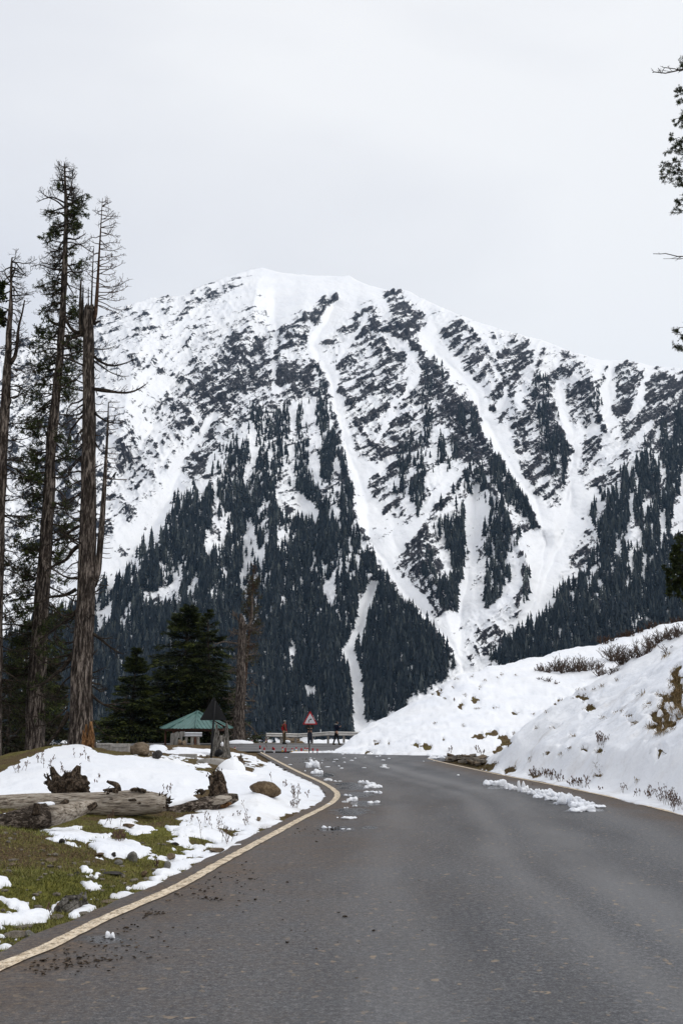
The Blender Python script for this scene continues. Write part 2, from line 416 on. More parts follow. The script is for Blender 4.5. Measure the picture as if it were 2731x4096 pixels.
M['log_grey'] = bark_mat('weathered_log_wood', (.07, .055, .042), (.42, .355, .285), (.64, .58, .50), (2.2, 22, 22), 1.3)
M['log_bark'] = bark_mat('log_bark', (.012, .009, .007), (.075, .058, .045), (.36, .30, .25), (7, 18, 18), 1.3)
M['root'] = bark_mat('root_wood', (.010, .007, .005), (.055, .040, .028), (.20, .15, .11), (14, 14, 9), 1.5)
M['old_wood'] = bark_mat('grey_old_wood', (.03, .026, .022), (.115, .105, .092), (.30, .28, .25), (14, 14, 2.5), 1.3)
M['plank'] = bark_mat('plank_wood', (.10, .095, .088), (.235, .225, .21), (.38, .365, .345), (14, 14, 1.6), 1.3)
M['frame_wood'] = simple('brown_frame_wood', (.11, .04, .022), (.04, .018, .012), 8)
def rock_mat(name, a, b_, c_):
    m, t, b = new_mat(name); co = obj_co(t); f = noise(t, co, 4.5, 7, .7, .5); g = noise(t, co, 22, 4, .7)
    c = ramp(t, mth(t, 'ADD', mth(t, 'MULTIPLY', f, .65), mth(t, 'MULTIPLY', g, .35)), [(.33, a), (.5, b_), (.68, c_)])
    setc(t, b, c, .9, .2); bump(t, b, mth(t, 'ADD', f, mth(t, 'MULTIPLY', g, .4)), .8, .05); return m
M['rock_brown'] = rock_mat('brown_rock', (.032, .022, .013), (.115, .078, .045), (.23, .17, .105))
M['rock_grey'] = rock_mat('grey_rock', (.06, .057, .052), (.155, .148, .13), (.29, .28, .25))
M['rock_tan'] = rock_mat('tan_rock', (.07, .052, .034), (.165, .125, .085), (.27, .215, .16))
M['rock_dark'] = rock_mat('dark_rock', (.012, .011, .011), (.04, .036, .034), (.11, .10, .09))
M['slate'] = rock_mat('slate_stone', (.05, .042, .034), (.15, .13, .105), (.28, .25, .21))
M['concrete'] = rock_mat('concrete', (.17, .16, .14), (.30, .28, .255), (.42, .40, .37))
M['steel'] = simple('galvanised_steel', (.66, .64, .60), (.45, .43, .40), 3, .5, .4, stretch=(1, 1, 3))
M['post_steel'] = simple('post_steel', (.30, .28, .25), (.17, .155, .14), 6, .7)
M['black'] = simple('black_metal', (.008, .008, .009), (.004, .004, .005), 8, .6)
M['red'] = simple('red_paint', (.42, .012, .018), (.28, .010, .014), 9, .5)
M['white'] = simple('white_paint', (.62, .63, .66), (.48, .49, .52), 5, .6)
M['yellow'] = simple('yellow_paint', (.62, .38, .06), (.4, .25, .05), 9, .6)
M['roof'] = simple('green_roof_sheet', (.085, .18, .16), (.042, .105, .094), 2.2, .42, .5, contrast=.3)
M['skin'] = simple('skin', (.32, .18, .12), (.26, .14, .09), 6, .6)
M['hair'] = simple('hair', (.012, .010, .009), None, 20, .6)
def cloth(name, c1, c2=None): return simple(name, c1, c2, 9, .9, .1, .3)
M['c_red'] = cloth('red_jacket', (.30, .018, .022), (.16, .012, .014)); M['c_khaki'] = cloth('khaki_trousers', (.085, .066, .040), (.045, .036, .023))
M['c_black'] = cloth('black_cloth', (.012, .012, .013)); M['c_navy'] = cloth('navy_jacket', (.010, .014, .030), (.006, .008, .016))
M['c_grey'] = cloth('grey_cloth', (.22, .22, .21), (.13, .13, .125)); M['c_olive'] = cloth('dark_olive_jacket', (.028, .028, .020), (.016, .016, .012))
M['c_jean'] = cloth('dark_jeans', (.018, .024, .042), (.010, .013, .022)); M['c_camo'] = cloth('camouflage_cloth', (.11, .085, .05), (.03, .027, .018))
# ------------------------------------------------------------------ the mountain across the valley
def sc1(pts): return [(x * 1.7417, y * 1.7417) for x, y in pts]
def ZA(pts): return [(380 + x / 1.4, 1000 + y / 1.4) for x, y in pts]
def ZB(pts): return [(1300 + x / 1.0957, 1000 + y / 1.0957) for x, y in pts]
def ZC(pts): return [(380 + x / 1.4, 1900 + y / 1.4) for x, y in pts]
def ZD(pts): return [(1300 + x / 1.0957, 1800 + y / 1.0957) for x, y in pts]
SKYL = np.array([(-1600, 1700), (-700, 1520), (-200, 1420), (0, 1385), (130, 1345), (260, 1320), (380, 1280), (480, 1230), (598, 1191), (640, 1189), (700, 1180), (740, 1176), (800, 1150),
                 (850, 1130), (900, 1108), (950, 1092), (1000, 1077), (1045, 1071), (1090, 1082), (1150, 1094), (1250, 1101), (1340, 1104), (1395, 1102), (1430, 1122), (1480, 1142), (1540, 1158), (1575, 1160), (1600, 1155), (1640, 1168), (1700, 1200), (1780, 1235),
                 (1900, 1285), (2050, 1332), (2150, 1355), (2215, 1378), (2240, 1388), (2290, 1408), (2400, 1440), (2500, 1440), (2530, 1445), (2600, 1463), (2731, 1475), (3000, 1440), (3500, 1300), (4400, 1500)])
RIDGES = [sc1([(715, 820), (740, 850), (765, 940), (790, 1040), (800, 1120), (830, 1220), (880, 1310), (930, 1380), (1000, 1450), (1052, 1530)]),
          sc1([(770, 685), (720, 720), (650, 762), (640, 820), (655, 900)]),
          sc1([(925, 665), (890, 675), (945, 780), (1005, 850), (1060, 920), (1105, 1000), (1150, 1060), (1190, 1120), (1240, 1210)]),
          sc1([(860, 708), (870, 745), (930, 775)]),
          ZD([(640, 90), (560, 180), (500, 260), (420, 370), (420, 480), (520, 640)]),
          ZD([(730, 160), (790, 280), (850, 420), (885, 520), (875, 600), (850, 680)]),
          ZB([(600, 325), (690, 400), (740, 480), (800, 560), (835, 660)]),
          ZB([(960, 445), (930, 560), (965, 620), (1000, 700), (1040, 780), (1060, 900), (1062, 1000)]),
          ZB([(1060, 455), (1120, 520), (1180, 600), (1200, 700), (1230, 790)]), ZB([(1330, 490), (1390, 540), (1350, 640)]),
          ZB([(1568, 560), (1450, 720), (1400, 860), (1380, 1000)]), ZD([(1360, 100), (1340, 400), (1250, 640), (1050, 800)]),
          sc1([(300, 1330), (390, 1230), (470, 1130), (540, 1050), (600, 960), (650, 880)]), sc1([(470, 1250), (480, 1400)]), sc1([(640, 1210), (640, 1400)]), sc1([(345, 690), (300, 860), (280, 1000)]), sc1([(600, 620), (560, 800), (500, 960)])]
GULLIES = [sc1([(770, 700), (720, 790), (760, 870), (780, 990), (820, 1080), (845, 1160), (850, 1240), (900, 1330), (960, 1390), (1030, 1480), (1068, 1540)]),
           sc1([(1000, 800), (1090, 900), (1112, 960), (1175, 1075), (1230, 1160), (1250, 1250), (1235, 1360), (1200, 1430)]),
           ZB([(700, 410), (750, 500), (820, 600), (770, 700), (680, 740)]), ZB([(1020, 590), (1040, 700), (1085, 820), (1080, 960), (1050, 1090)]),
           sc1([(1405, 850), (1390, 960), (1320, 1010), (1312, 1100), (1305, 1200), (1265, 1300), (1235, 1390)]),
           sc1([(225, 1400), (330, 1240), (380, 1160), (420, 1060), (490, 960), (555, 870), (600, 780)]), sc1([(635, 690), (632, 800), (640, 890)]), sc1([(250, 1160), (300, 1060), (400, 900)]),
           ZD([(215, 600), (170, 700), (150, 800), (100, 900), (140, 1000), (150, 1205)]), ZD([(660, 170), (650, 330), (640, 480), (610, 620), (590, 760), (590, 900)]), sc1([(560, 1150), (560, 1420)]), sc1([(690, 1160), (700, 1380), (715, 1600)]),
           sc1([(150, 800), (120, 1300)])]
def _z(a): return (a - a.mean()) / a.std()
def m_skyline(px):
    return np.interp(px, SKYL[:, 0], SKYL[:, 1]) + 5 * (fbm(px / 34., px * 0, oct=4, seed=3) - .5)
D_FOOT, T_SLOPE = 1150.0, 0.78
def m_depth(px, py):
    v = (PH / 2 - py) / FPX
    te = (SP + v * CP) / (CP - v * SP)
    d0 = D_FOOT * T_SLOPE / np.maximum(T_SLOPE - te, .12)
    qx = px + 30 * (fbm(px / 90, py / 90, oct=3, seed=21) - .5); qy = py + 30 * (fbm(px / 90, py / 90, oct=3, seed=22) - .5)
    dr = np.full(px.shape, 1e9); dg = dr.copy()
    for r in RIDGES: dr = np.minimum(dr, line_d(qx, qy, r))
    for g in GULLIES: dg = np.minimum(dg, line_d(qx, qy, g))
    f = (dg - dr) / (dg + dr + 55)
    rel = -.040 * f * sstep(0, 160, py - np.interp(px, SKYL[:, 0], SKYL[:, 1]) + 30) + .022 * (fbm(px / 170, py / 170, oct=3, seed=5) - .5) + .0045 * (fbm(px / 38, py / 30, oct=4, seed=6, gain=.6) - .5)
    return d0 * (1 + rel), f
# how much of each face is bare rock and brush (0 snow .. 1 rock): regions and their share
ROCKS = [
    (ZA([(880, 90), (1100, 110), (1430, 130), (1568, 190), (1568, 290), (1400, 330), (1250, 290), (1180, 370), (1020, 440), (1010, 300), (900, 200)]), .0, 40),
    (ZA([(-600, 480), (300, 250), (650, 190), (900, 120), (900, 300), (600, 430), (350, 450), (100, 600), (-600, 800)]), .31, 60),
    (ZA([(-600, 350), (0, 400), (110, 370), (0, 640), (-600, 900)]), .42, 50),
    (ZA([(560, 620), (720, 480), (900, 420), (1000, 520), (1030, 680), (1050, 860), (900, 900), (700, 1130), (560, 1060), (480, 1010), (450, 800)]), .62, 60),
    (ZA([(430, 800), (560, 850), (560, 960), (480, 1010), (300, 900)]), .64, 25),
    (ZA([(-600, 1000), (0, 950), (200, 1000), (350, 1050), (420, 1150), (430, 1290), (200, 1600), (-600, 1700)]), .46, 60),
    (ZA([(1050, 640), (1150, 600), (1260, 620), (1300, 700), (1310, 850), (1200, 800), (1050, 860)]), .64, 25),
    (ZA([(1040, 500), (1100, 430), (1290, 270), (1360, 300), (1300, 440), (1180, 580), (1030, 560)]), .64, 25),
    (ZA([(500, 1150), (620, 1060), (640, 1150), (640, 1280), (500, 1300)]), .66, 20),
    (ZA([(560, 420), (680, 440), (640, 560), (540, 600), (440, 520)]), .46, 30), (ZA([(700, 190), (790, 160), (780, 230), (720, 250)]), .5, 20),
    (ZA([(200, 600), (300, 540), (340, 660), (240, 700)]), .5, 30), (ZA([(280, 880), (430, 850), (430, 930), (300, 940)]), .55, 20), (ZA([(640, 360), (740, 360), (750, 440), (680, 470)]), .42, 25),
    (ZA([(800, 240), (1000, 240), (1010, 320), (880, 400)]), .30, 30),
    (ZB([(0, 230), (45, 205), (60, 240), (10, 330), (0, 330)]), .66, 12),
    (ZB([(270, 215), (320, 203), (400, 255), (450, 320), (440, 385), (370, 380), (260, 310)]), .78, 12),
    (ZB([(-20, 415), (170, 265), (205, 255), (250, 340), (160, 385), (20, 420)]), .68, 14),
    (ZB([(30, 450), (130, 380), (280, 400), (300, 450), (440, 440), (490, 540), (560, 700), (300, 980), (150, 900), (80, 700)]), .55, 30),
    (ZB([(480, 520), (560, 600), (650, 700), (700, 800), (760, 900), (850, 1060), (700, 1000), (560, 900), (490, 700)]), .72, 18),
    (ZB([(450, 430), (510, 360), (600, 328), (680, 370), (690, 410), (540, 480), (470, 470)]), .68, 14),
    (ZB([(570, 560), (690, 420), (740, 470), (750, 540), (660, 640), (600, 600)]), .64, 16),
    (ZB([(700, 700), (790, 540), (830, 660), (760, 760)]), .6, 16), (ZB([(710, 390), (760, 385), (750, 420)]), .6, 10),
    (ZB([(750, 470), (790, 400), (880, 400), (920, 470), (830, 560), (760, 530)]), .63, 14),
    (ZB([(810, 760), (960, 560), (1060, 455), (1110, 480), (1170, 530), (1050, 560), (1000, 640), (1040, 750), (1060, 900), (960, 960), (860, 980), (800, 830)]), .64, 18),
    (ZB([(1060, 640), (1120, 560), (1180, 600), (1200, 720), (1160, 780), (1060, 740)]), .64, 14),
    (ZB([(1180, 620), (1200, 520), (1330, 490), (1390, 540), (1350, 640), (1310, 740), (1250, 700)]), .64, 14),
    (ZB([(1370, 710), (1420, 540), (1500, 560), (1568, 540), (2100, 400), (2100, 800), (1568, 760), (1400, 760), (1300, 860), (1230, 860)]), .68, 18),
    (ZB([(1090, 860), (1200, 780), (1230, 860), (1150, 990), (1060, 1000)]), .55, 16),
    (ZB([(860, 960), (1000, 900), (1060, 1050), (1000, 1200), (930, 1150)]), .6, 16),
    (ZD([(1150, 160), (1230, 90), (1300, 0), (1400, 0), (1300, 120), (1200, 200)]), .6, 14),
    (ZD([(200, 60), (330, 200), (340, 330), (200, 250), (120, 250), (100, 200)]), .5, 20),
    (ZD([(280, 500), (430, 350), (520, 400), (520, 560), (580, 700), (480, 720), (370, 640)]), .55, 18),
    (ZD([(660, 740), (860, 620), (870, 740), (700, 930), (600, 960), (560, 780)]), .36, 25), (ZD([(860, 580), (1000, 600), (930, 760), (880, 720)]), .33, 20),
    (ZD([(450, 720), (560, 760), (600, 960), (520, 800)]), .38, 20),
    (ZD([(1100, 380), (1180, 330), (1160, 480), (1080, 560)]), .56, 12),
    (ZD([(930, 290), (1000, 250), (1100, 270), (1130, 330), (1080, 480), (1000, 600), (950, 650), (925, 745), (880, 700), (895, 580), (890, 480), (950, 420)]), .08, 12),
    (ZD([(80, 0), (150, 0), (250, 50), (200, 140), (130, 120)]), .06, 10), (ZD([(140, 300), (330, 290), (430, 330), (360, 400), (285, 490), (340, 570), (260, 570), (190, 430)]), .08, 12), (ZD([(350, 670), (440, 700), (560, 750), (590, 850), (600, 900), (540, 830)]), .14, 12),
    (sc1([(222, 1420), (240, 1340), (320, 1250), (395, 1155), (435, 1060), (470, 1000), (430, 1010), (390, 1070), (320, 1160), (250, 1240), (215, 1300)]), .17, 22),
    (ZB([(560, 560), (640, 660), (760, 900), (840, 1000), (800, 860), (720, 760), (660, 660)]), .10, 10),
]
GUL_W = [(GULLIES[0], 26), (GULLIES[1], 26), (GULLIES[3], 17), (GULLIES[4], 20), (GULLIES[5][:5], 11), (GULLIES[6], 13), (GULLIES[2], 12), (GULLIES[9], 17), (GULLIES[8], 26),
         (ZB([(190, 300), (130, 400), (60, 480)]), 9), (ZB([(215, 260), (240, 330), (330, 400), (370, 450), (400, 520), (350, 620), (220, 830)]), 10), (ZB([(1420, 540), (1380, 640), (1330, 720)]), 12), (ZB([(470, 320), (440, 400)]), 18), (ZA([(1400, 330), (1300, 430), (1200, 580)]), 13),
         (ZD([(560, 120), (500, 210), (420, 320), (330, 420), (280, 480)]), 20)]
FOREST = [
    (ZA([(1310, 700), (1260, 640), (1215, 720), (1200, 860), (1110, 840), (1000, 930), (880, 880), (830, 1010), (720, 1110), (660, 1230), (520, 1310), (480, 1420), (1430, 1420), (1395, 1180), (1330, 950)]), .50, 20),
    (ZA([(1250, 660), (1310, 700), (1340, 950), (1400, 1180), (1450, 1420), (1330, 1420), (1260, 1100), (1240, 850)]), .95, 14),
    (ZA([(960, 1100), (1100, 1000), (1120, 1200), (1000, 1350), (930, 1250)]), .7, 22),
    (ZC([(500, 100), (1390, -20), (1410, 180), (1510, 400), (1580, 520), (1580, 680), (1490, 780), (1400, 950), (1440, 1120), (1450, 1500), (-700, 1500), (-700, 1000), (0, 700), (100, 610), (300, 370), (400, 230)]), .93, 14),
    (ZD([(-20, 0), (80, 60), (100, 250), (170, 430), (260, 560), (350, 670), (440, 730), (540, 830), (590, 920), (530, 1000), (300, 1160), (130, 1205), (-20, 1205)]), .97, 10),
    (ZD([(300, 0), (480, -80), (650, 20), (700, 60), (640, 100), (560, 190), (520, 240), (400, 330), (330, 180)]), .50, 18),
    (ZB([(485, 520), (560, 600), (650, 700), (700, 800), (770, 920), (740, 920), (640, 820), (560, 760), (500, 640)]), .75, 10),
    (ZB([(420, 470), (500, 510), (520, 700), (480, 900), (560, 1090), (300, 1090), (330, 900), (430, 700)]), .38, 20),
    (ZD([(640, 100), (700, 60), (760, 40), (830, 160), (930, 260), (950, 345), (900, 360), (790, 240), (700, 180), (650, 170)]), .97, 8),
    (ZD([(640, 100), (640, 190), (600, 300), (630, 430), (600, 590), (575, 700), (500, 700), (440, 560), (440, 380), (500, 260), (560, 180)]), .80, 12),
    (ZD([(680, 210), (780, 230), (860, 420), (895, 520), (880, 590), (850, 640), (760, 640), (700, 700), (680, 560), (690, 400)]), .55, 14),
    (ZD([(850, 560), (900, 560), (880, 720), (850, 740)]), .5, 10),
    (ZB([(900, 600), (960, 555), (1000, 650), (1040, 760), (1070, 900), (1065, 1096), (1020, 1096), (980, 900), (940, 760)]), .60, 12),
    (ZB([(1150, 640), (1190, 620), (1215, 760), (1190, 740)]), .6, 8), (ZB([(370, 370), (420, 420), (500, 520), (470, 510), (400, 450)]), .55, 7),
    (ZD([(2400, -60), (1568, -60), (1450, 20), (1290, 110), (1200, 200), (1175, 290), (1190, 440), (1130, 550), (1000, 640), (980, 720), (860, 800), (720, 940), (1000, 990), (2400, 900)]), .93, 12),
    (ZB([(1568, 700), (1480, 740), (1430, 860), (1300, 1000), (1230, 1096), (2200, 1096), (2200, 650)]), .62, 20),
]
CLEAR = [ZC(p) for p in ([(990, 100), (1040, 30), (1200, 140), (1268, 215), (1250, 285), (1150, 258), (1065, 270)], [(640, 400), (690, 290), (690, 440), (640, 470)], [(230, 640), (330, 660), (480, 590), (500, 555), (465, 720), (380, 770), (250, 705)],
         [(500, 695), (570, 535), (590, 640), (520, 705)], [(610, 720), (640, 660), (680, 615), (690, 680)], [(1265, 640), (1335, 560), (1345, 720), (1400, 850), (1300, 745)], [(1090, 930), (1135, 940), (1125, 1100), (1075, 1160)], [(1165, 1170), (1240, 1195), (1230, 1280), (1185, 1285)],
         [(1225, 395), (1245, 480), (1208, 590)], [(1035, 710), (1070, 650), (1065, 820)], [(1430, 605), (1500, 555), (1485, 600)], [(798, 560), (822, 555), (852, 700), (820, 700)], [(925, 400), (965, 440), (905, 525), (868, 490)], [(0, 780), (90, 730), (100, 800), (20, 910)], [(130, 830), (185, 720), (225, 790), (155, 870)],
         [(1250, 60), (1310, 40), (1320, 140), (1270, 160)], [(680, 20), (730, 30), (720, 70)], [(850, 100), (900, 40), (880, 160)], [(920, 200), (950, 220), (880, 270)], [(1000, 330), (1045, 240), (1030, 340)], [(480, 520), (505, 430), (510, 540)], [(570, 330), (605, 320), (600, 370)], [(700, 250), (760, 210), (760, 290), (690, 340)], [(770, 390), (810, 380), (760, 450)], [(950, 560), (965, 520), (955, 640)], [(1105, 330), (1120, 330), (1150, 420), (1120, 400)], [(1510, 640), (1535, 600), (1530, 640)], [(925, 640), (955, 620), (945, 690)])] + \
        [ZD(p) for p in ([(1060, 700), (1095, 695), (1085, 750)], [(1262, 645), (1300, 690), (1262, 710)], [(1355, 740), (1425, 728), (1425, 785), (1360, 790)], [(1528, 205), (1600, 195), (1600, 400), (1505, 410)], [(1388, 610), (1415, 600), (1385, 665)], [(1160, 520), (1190, 500), (1180, 580), (1150, 620)], [(1290, 470), (1302, 420), (1305, 560)], [(980, 780), (1000, 790), (985, 840)], [(1020, 770), (1045, 800), (1020, 880)], [(1065, 790), (1085, 800), (1080, 860)], [(1090, 560), (1110, 560), (1060, 640)], [(1420, 330), (1440, 320), (1435, 400)], [(1160, 650), (1180, 655), (1165, 700)],
         [(275, 690), (290, 680), (285, 760)], [(310, 960), (340, 880), (335, 960)], [(375, 960), (390, 950), (385, 1000)], [(0, 570), (15, 570), (50, 720), (10, 700)], [(30, 540), (50, 520), (45, 640)], [(520, 120), (560, 60), (640, 60), (580, 150)], [(720, 150), (780, 200), (760, 260), (740, 240)], [(810, 270), (880, 300), (930, 380), (880, 390)], [(470, 450), (520, 420), (530, 520), (470, 520)])]
def rock_share(px, py):
    qx = px + 75 * (fbm(px / 60, py / 60, oct=4, seed=31, gain=.6) - .5); qy = py + 75 * (fbm(px / 60, py / 60, oct=4, seed=32, gain=.6) - .5)
    r = np.interp(py - m_skyline(px), [0, 60, 260, 800], [.10, .20, .28, .24]) * np.ones(px.shape)
    for poly, val, w in ROCKS:
        k = sstep(-w, w, poly_sd(qx, qy, poly)); r = r * (1 - k) + val * k
    for g, w in GUL_W:
        ww = w * (.35 + 1.5 * fbm(px / 60, py / 60, oct=4, seed=9, gain=.65))
        k = 1 - sstep(ww * .6, ww * 1.5, line_d(qx, qy, g)); r = r * (1 - .93 * k)
    return r
def forest_share(px, py):
    qx = px + 40 * (fbm(px / 30, py / 45, oct=3, seed=41) - .5); qy = py + 60 * (fbm(px / 40, py / 40, oct=3, seed=42) - .5)
    r = np.zeros(px.shape)
    for poly, val, w in FOREST:
        r = np.maximum(r, val * sstep(-w, w, poly_sd(qx, qy, poly)))
    st = fbm(px / 26, py / 120, oct=3, seed=43)
    r = r * np.where(r > .85, np.maximum(sstep(.33, .50, st), np.interp(py, [2150, 2500], [0, .6])), sstep(.42, .64, st) * 1.15)
    for g, w in GUL_W:
        k = 1 - sstep(w * .8, w * 1.2, line_d(px, py, g)); r = r * (1 - k)
    for c in CLEAR: r = r * (1 - sstep(-5, 5, poly_sd(px, py, c)))
    return r
cols = np.concatenate([np.linspace(-1600, -260, 36)[:-1], np.arange(-260, 3000, 5.0), np.linspace(3000, 4400, 36)])
NR_ = 400
rows = np.linspace(0, 1, NR_)
gx = np.repeat(cols[None], NR_, 0); sk = m_skyline(cols)
gy = sk[None] + (3090 - sk[None]) * rows[:, None]
gd, gf = m_depth(gx, gy)
r3 = ray(gx, gy); mv = r3 * (gd / r3[..., 1])[..., None]; mv[..., 2] += EYE
rk = rock_share(gx, gy); fo = forest_share(gx, gy)
def ribs(px, py):
    """beds of rock that rise to the right, and the rills between them (zero mean)"""
    c_, s_ = math.cos(math.radians(40)), math.sin(math.radians(40)); wx = px + 40 * (fbm(px / 70, py / 70, oct=3, seed=101) - .5); wy = py + 40 * (fbm(px / 70, py / 70, oct=3, seed=102) - .5)
    a_ = wx * c_ - wy * s_; b_ = wx * s_ + wy * c_
    n_1 = 1 - np.abs(2 * fbm(a_ / 130, b_ / 16, oct=5, seed=103, gain=.6) - 1) * 1.0
    c2, s2 = math.cos(math.radians(-58)), math.sin(math.radians(-58)); a2 = wx * c2 - wy * s2; b2 = wx * s2 + wy * c2
    n_2 = 1 - np.abs(2 * fbm(a2 / 130, b2 / 30, oct=5, seed=104, gain=.6) - 1)
    return _z(n_1), _z(n_2), _z(fbm(px / 16, py / 12, oct=3, seed=105))
dcr = np.full(gx.shape, 1e9); _qx = gx + 24 * (fbm(gx / 30, gy / 30, oct=3, seed=111) - .5); _qy = gy + 24 * (fbm(gx / 30, gy / 30, oct=3, seed=112) - .5)
for k_, r_ in enumerate(RIDGES[:11]):
    dcr = np.minimum(dcr, line_d(_qx + (9 if k_ != 10 else -6), _qy, r_))      # brush and rock crowd on the crests of the spurs
rk = np.maximum(rk, .74 * np.exp(-(dcr / 17) ** 2)); rk = rk + np.where(rk > .08, .055 * _z(fbm(gx / 190, gy / 150, oct=2, seed=113)), 0)
rb1, rb2, rb3 = ribs(gx, gy)
amp = np.interp(rk, [0, .06, .2, .4, .7], [0, .15, .7, 1, 1])
rk = np.where(rk > .45, .45 + (rk - .45) * .78, rk) - amp * (.115 * rb1 + .085 * rb2) + amp * .055 * rb3
mv[..., 1] += gd * amp * amp * (.0016 * rb1 + .0012 * rb2)
rk = np.maximum(rk, np.where(fo > .2, .30 + .22 * fo, 0)); rk = np.clip(rk, 0, 1)  # under the forest the rock share also paints in brush and the trees' shade
left_beds = sstep(1150, 900, gx) * sstep(1300, 1500, gy)
back = []
for dd, dz in ((120, -45), (420, -330), (1100, -1000), (1500, -1500)):
    b_ = mv[0].copy(); b_[:, 1] += dd; b_[:, 0] *= 1 + dd / 4000.; b_[:, 2] = np.maximum(b_[:, 2] + dz, -160); back.append(b_)
mv = np.concatenate([np.stack(back[::-1]), mv]); z4 = np.zeros((4, len(cols)))
mount = link('mountain', np_mesh('mountain', mv.reshape(-1, 3), [], grid_faces(len(mv), len(cols))[:, ::-1], M['mountain'], True,
             {'rock': np.concatenate([z4 + .2, rk]).reshape(-1), 'streak': np.concatenate([z4, left_beds]).reshape(-1)}), kind='structure')

# far conifers: narrow, tiered, uneven
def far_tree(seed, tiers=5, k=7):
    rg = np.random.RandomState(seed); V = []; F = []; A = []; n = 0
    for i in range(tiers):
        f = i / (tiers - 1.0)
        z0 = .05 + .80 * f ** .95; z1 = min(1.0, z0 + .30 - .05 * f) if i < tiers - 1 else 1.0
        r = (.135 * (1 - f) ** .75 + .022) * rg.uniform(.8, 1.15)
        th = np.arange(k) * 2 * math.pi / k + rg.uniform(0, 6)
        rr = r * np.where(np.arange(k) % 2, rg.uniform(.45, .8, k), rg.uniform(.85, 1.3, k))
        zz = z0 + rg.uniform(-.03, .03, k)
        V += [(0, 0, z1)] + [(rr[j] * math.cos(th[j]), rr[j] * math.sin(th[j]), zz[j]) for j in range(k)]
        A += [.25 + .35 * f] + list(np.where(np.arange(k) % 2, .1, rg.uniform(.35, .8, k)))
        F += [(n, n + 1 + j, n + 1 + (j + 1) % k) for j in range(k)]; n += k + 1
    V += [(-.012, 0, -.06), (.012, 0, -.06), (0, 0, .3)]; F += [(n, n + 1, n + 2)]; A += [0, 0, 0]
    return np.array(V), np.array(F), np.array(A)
FAR = [far_tree(s) for s in range(6)]
rg = np.random.RandomState(5)
NC = 130000
cx_ = rg.uniform(-420, 3150, NC); cy_ = rg.uniform(1440, 3070, NC)
dens = forest_share(cx_, cy_)
cd, _ = m_depth(cx_, cy_)
size = rg.uniform(10, 25, NC) * (.8 + .4 * rg.rand(NC)) * np.interp(cy_, [1500, 2000, 2600], [.75, .95, 1.1])
pix = size * FPX / cd
keep = rg.rand(NC) < dens * np.clip((42. / pix) ** 1.6, .12, 1.0) * .95
cx_, cy_, cd, size, pix, dens = (a[keep] for a in (cx_, cy_, cd, size, pix, dens))
rr_ = ray(cx_, cy_); cp_ = rr_ * (cd / rr_[:, 1])[:, None]; cp_[:, 2] += EYE - 1.0
HILLSIL = np.array([(-500, 2900), (1290, 3005), (1358, 2999), (1446, 2943), (1567, 2874), (1672, 2804), (1794, 2734), (1846, 2700), (1951, 2673), (2090, 2642), (2264, 2604), (2438, 2560), (2613, 2508), (2731, 2487)])
vis = (cx_ > 560) & (cx_ < 2700) & (cy_ < np.interp(cx_, HILLSIL[:, 0], HILLSIL[:, 1]) + 6) & ~((cx_ < 960) & (cy_ > 2450)) & (cy_ < 2960)
order = np.argsort(-np.where(vis, pix, 0)); big = order[:300]; isbig = np.zeros(len(cx_), bool); isbig[big] = True
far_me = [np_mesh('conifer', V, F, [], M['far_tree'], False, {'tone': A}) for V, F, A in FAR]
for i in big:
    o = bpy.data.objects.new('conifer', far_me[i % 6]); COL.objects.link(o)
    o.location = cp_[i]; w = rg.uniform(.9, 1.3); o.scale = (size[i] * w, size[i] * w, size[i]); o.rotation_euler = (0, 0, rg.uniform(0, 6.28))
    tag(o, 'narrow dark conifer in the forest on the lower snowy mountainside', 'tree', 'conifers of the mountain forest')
fb = MB(); rest = np.where(~isbig)[0]
for k, (V, F, A) in enumerate(FAR):
    idx = rest[k::6]; n = len(idx); a = rg.uniform(0, 6.28, n); w = size[idx] * rg.uniform(.85, 1.35, n)
    X = V[None, :, 0] * np.cos(a)[:, None] - V[None, :, 1] * np.sin(a)[:, None]; Y = V[None, :, 0] * np.sin(a)[:, None] + V[None, :, 1] * np.cos(a)[:, None]
    Q = np.stack([X * w[:, None], Y * w[:, None], V[None, :, 2] * size[idx][:, None]], -1) + cp_[idx][:, None]
    FF = (F[None] + (np.arange(n) * len(V))[:, None, None]).reshape(-1, 3)
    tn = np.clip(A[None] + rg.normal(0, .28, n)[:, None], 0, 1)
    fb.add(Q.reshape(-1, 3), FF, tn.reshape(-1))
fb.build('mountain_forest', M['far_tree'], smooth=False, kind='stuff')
print('far trees', len(cx_))

# air: the far slopes fade a little to blue
hz = bpy.data.materials.new('haze'); hz.use_nodes = True; t = hz.node_tree; t.nodes.clear()
o_ = t.nodes.new('ShaderNodeOutputMaterial'); v_ = t.nodes.new('ShaderNodeVolumePrincipled')
v_.inputs['Color'].default_value = (.40, .66, 1.0, 1); v_.inputs['Density'].default_value = 0.000036; v_.inputs['Anisotropy'].default_value = .0
t.links.new(v_.outputs[0], o_.inputs['Volume'])
mb = MB(); box(mb, (-4200, -400, -260), (4200, 6500, 2400)); mb.build('haze', hz, None, False, 'stuff')
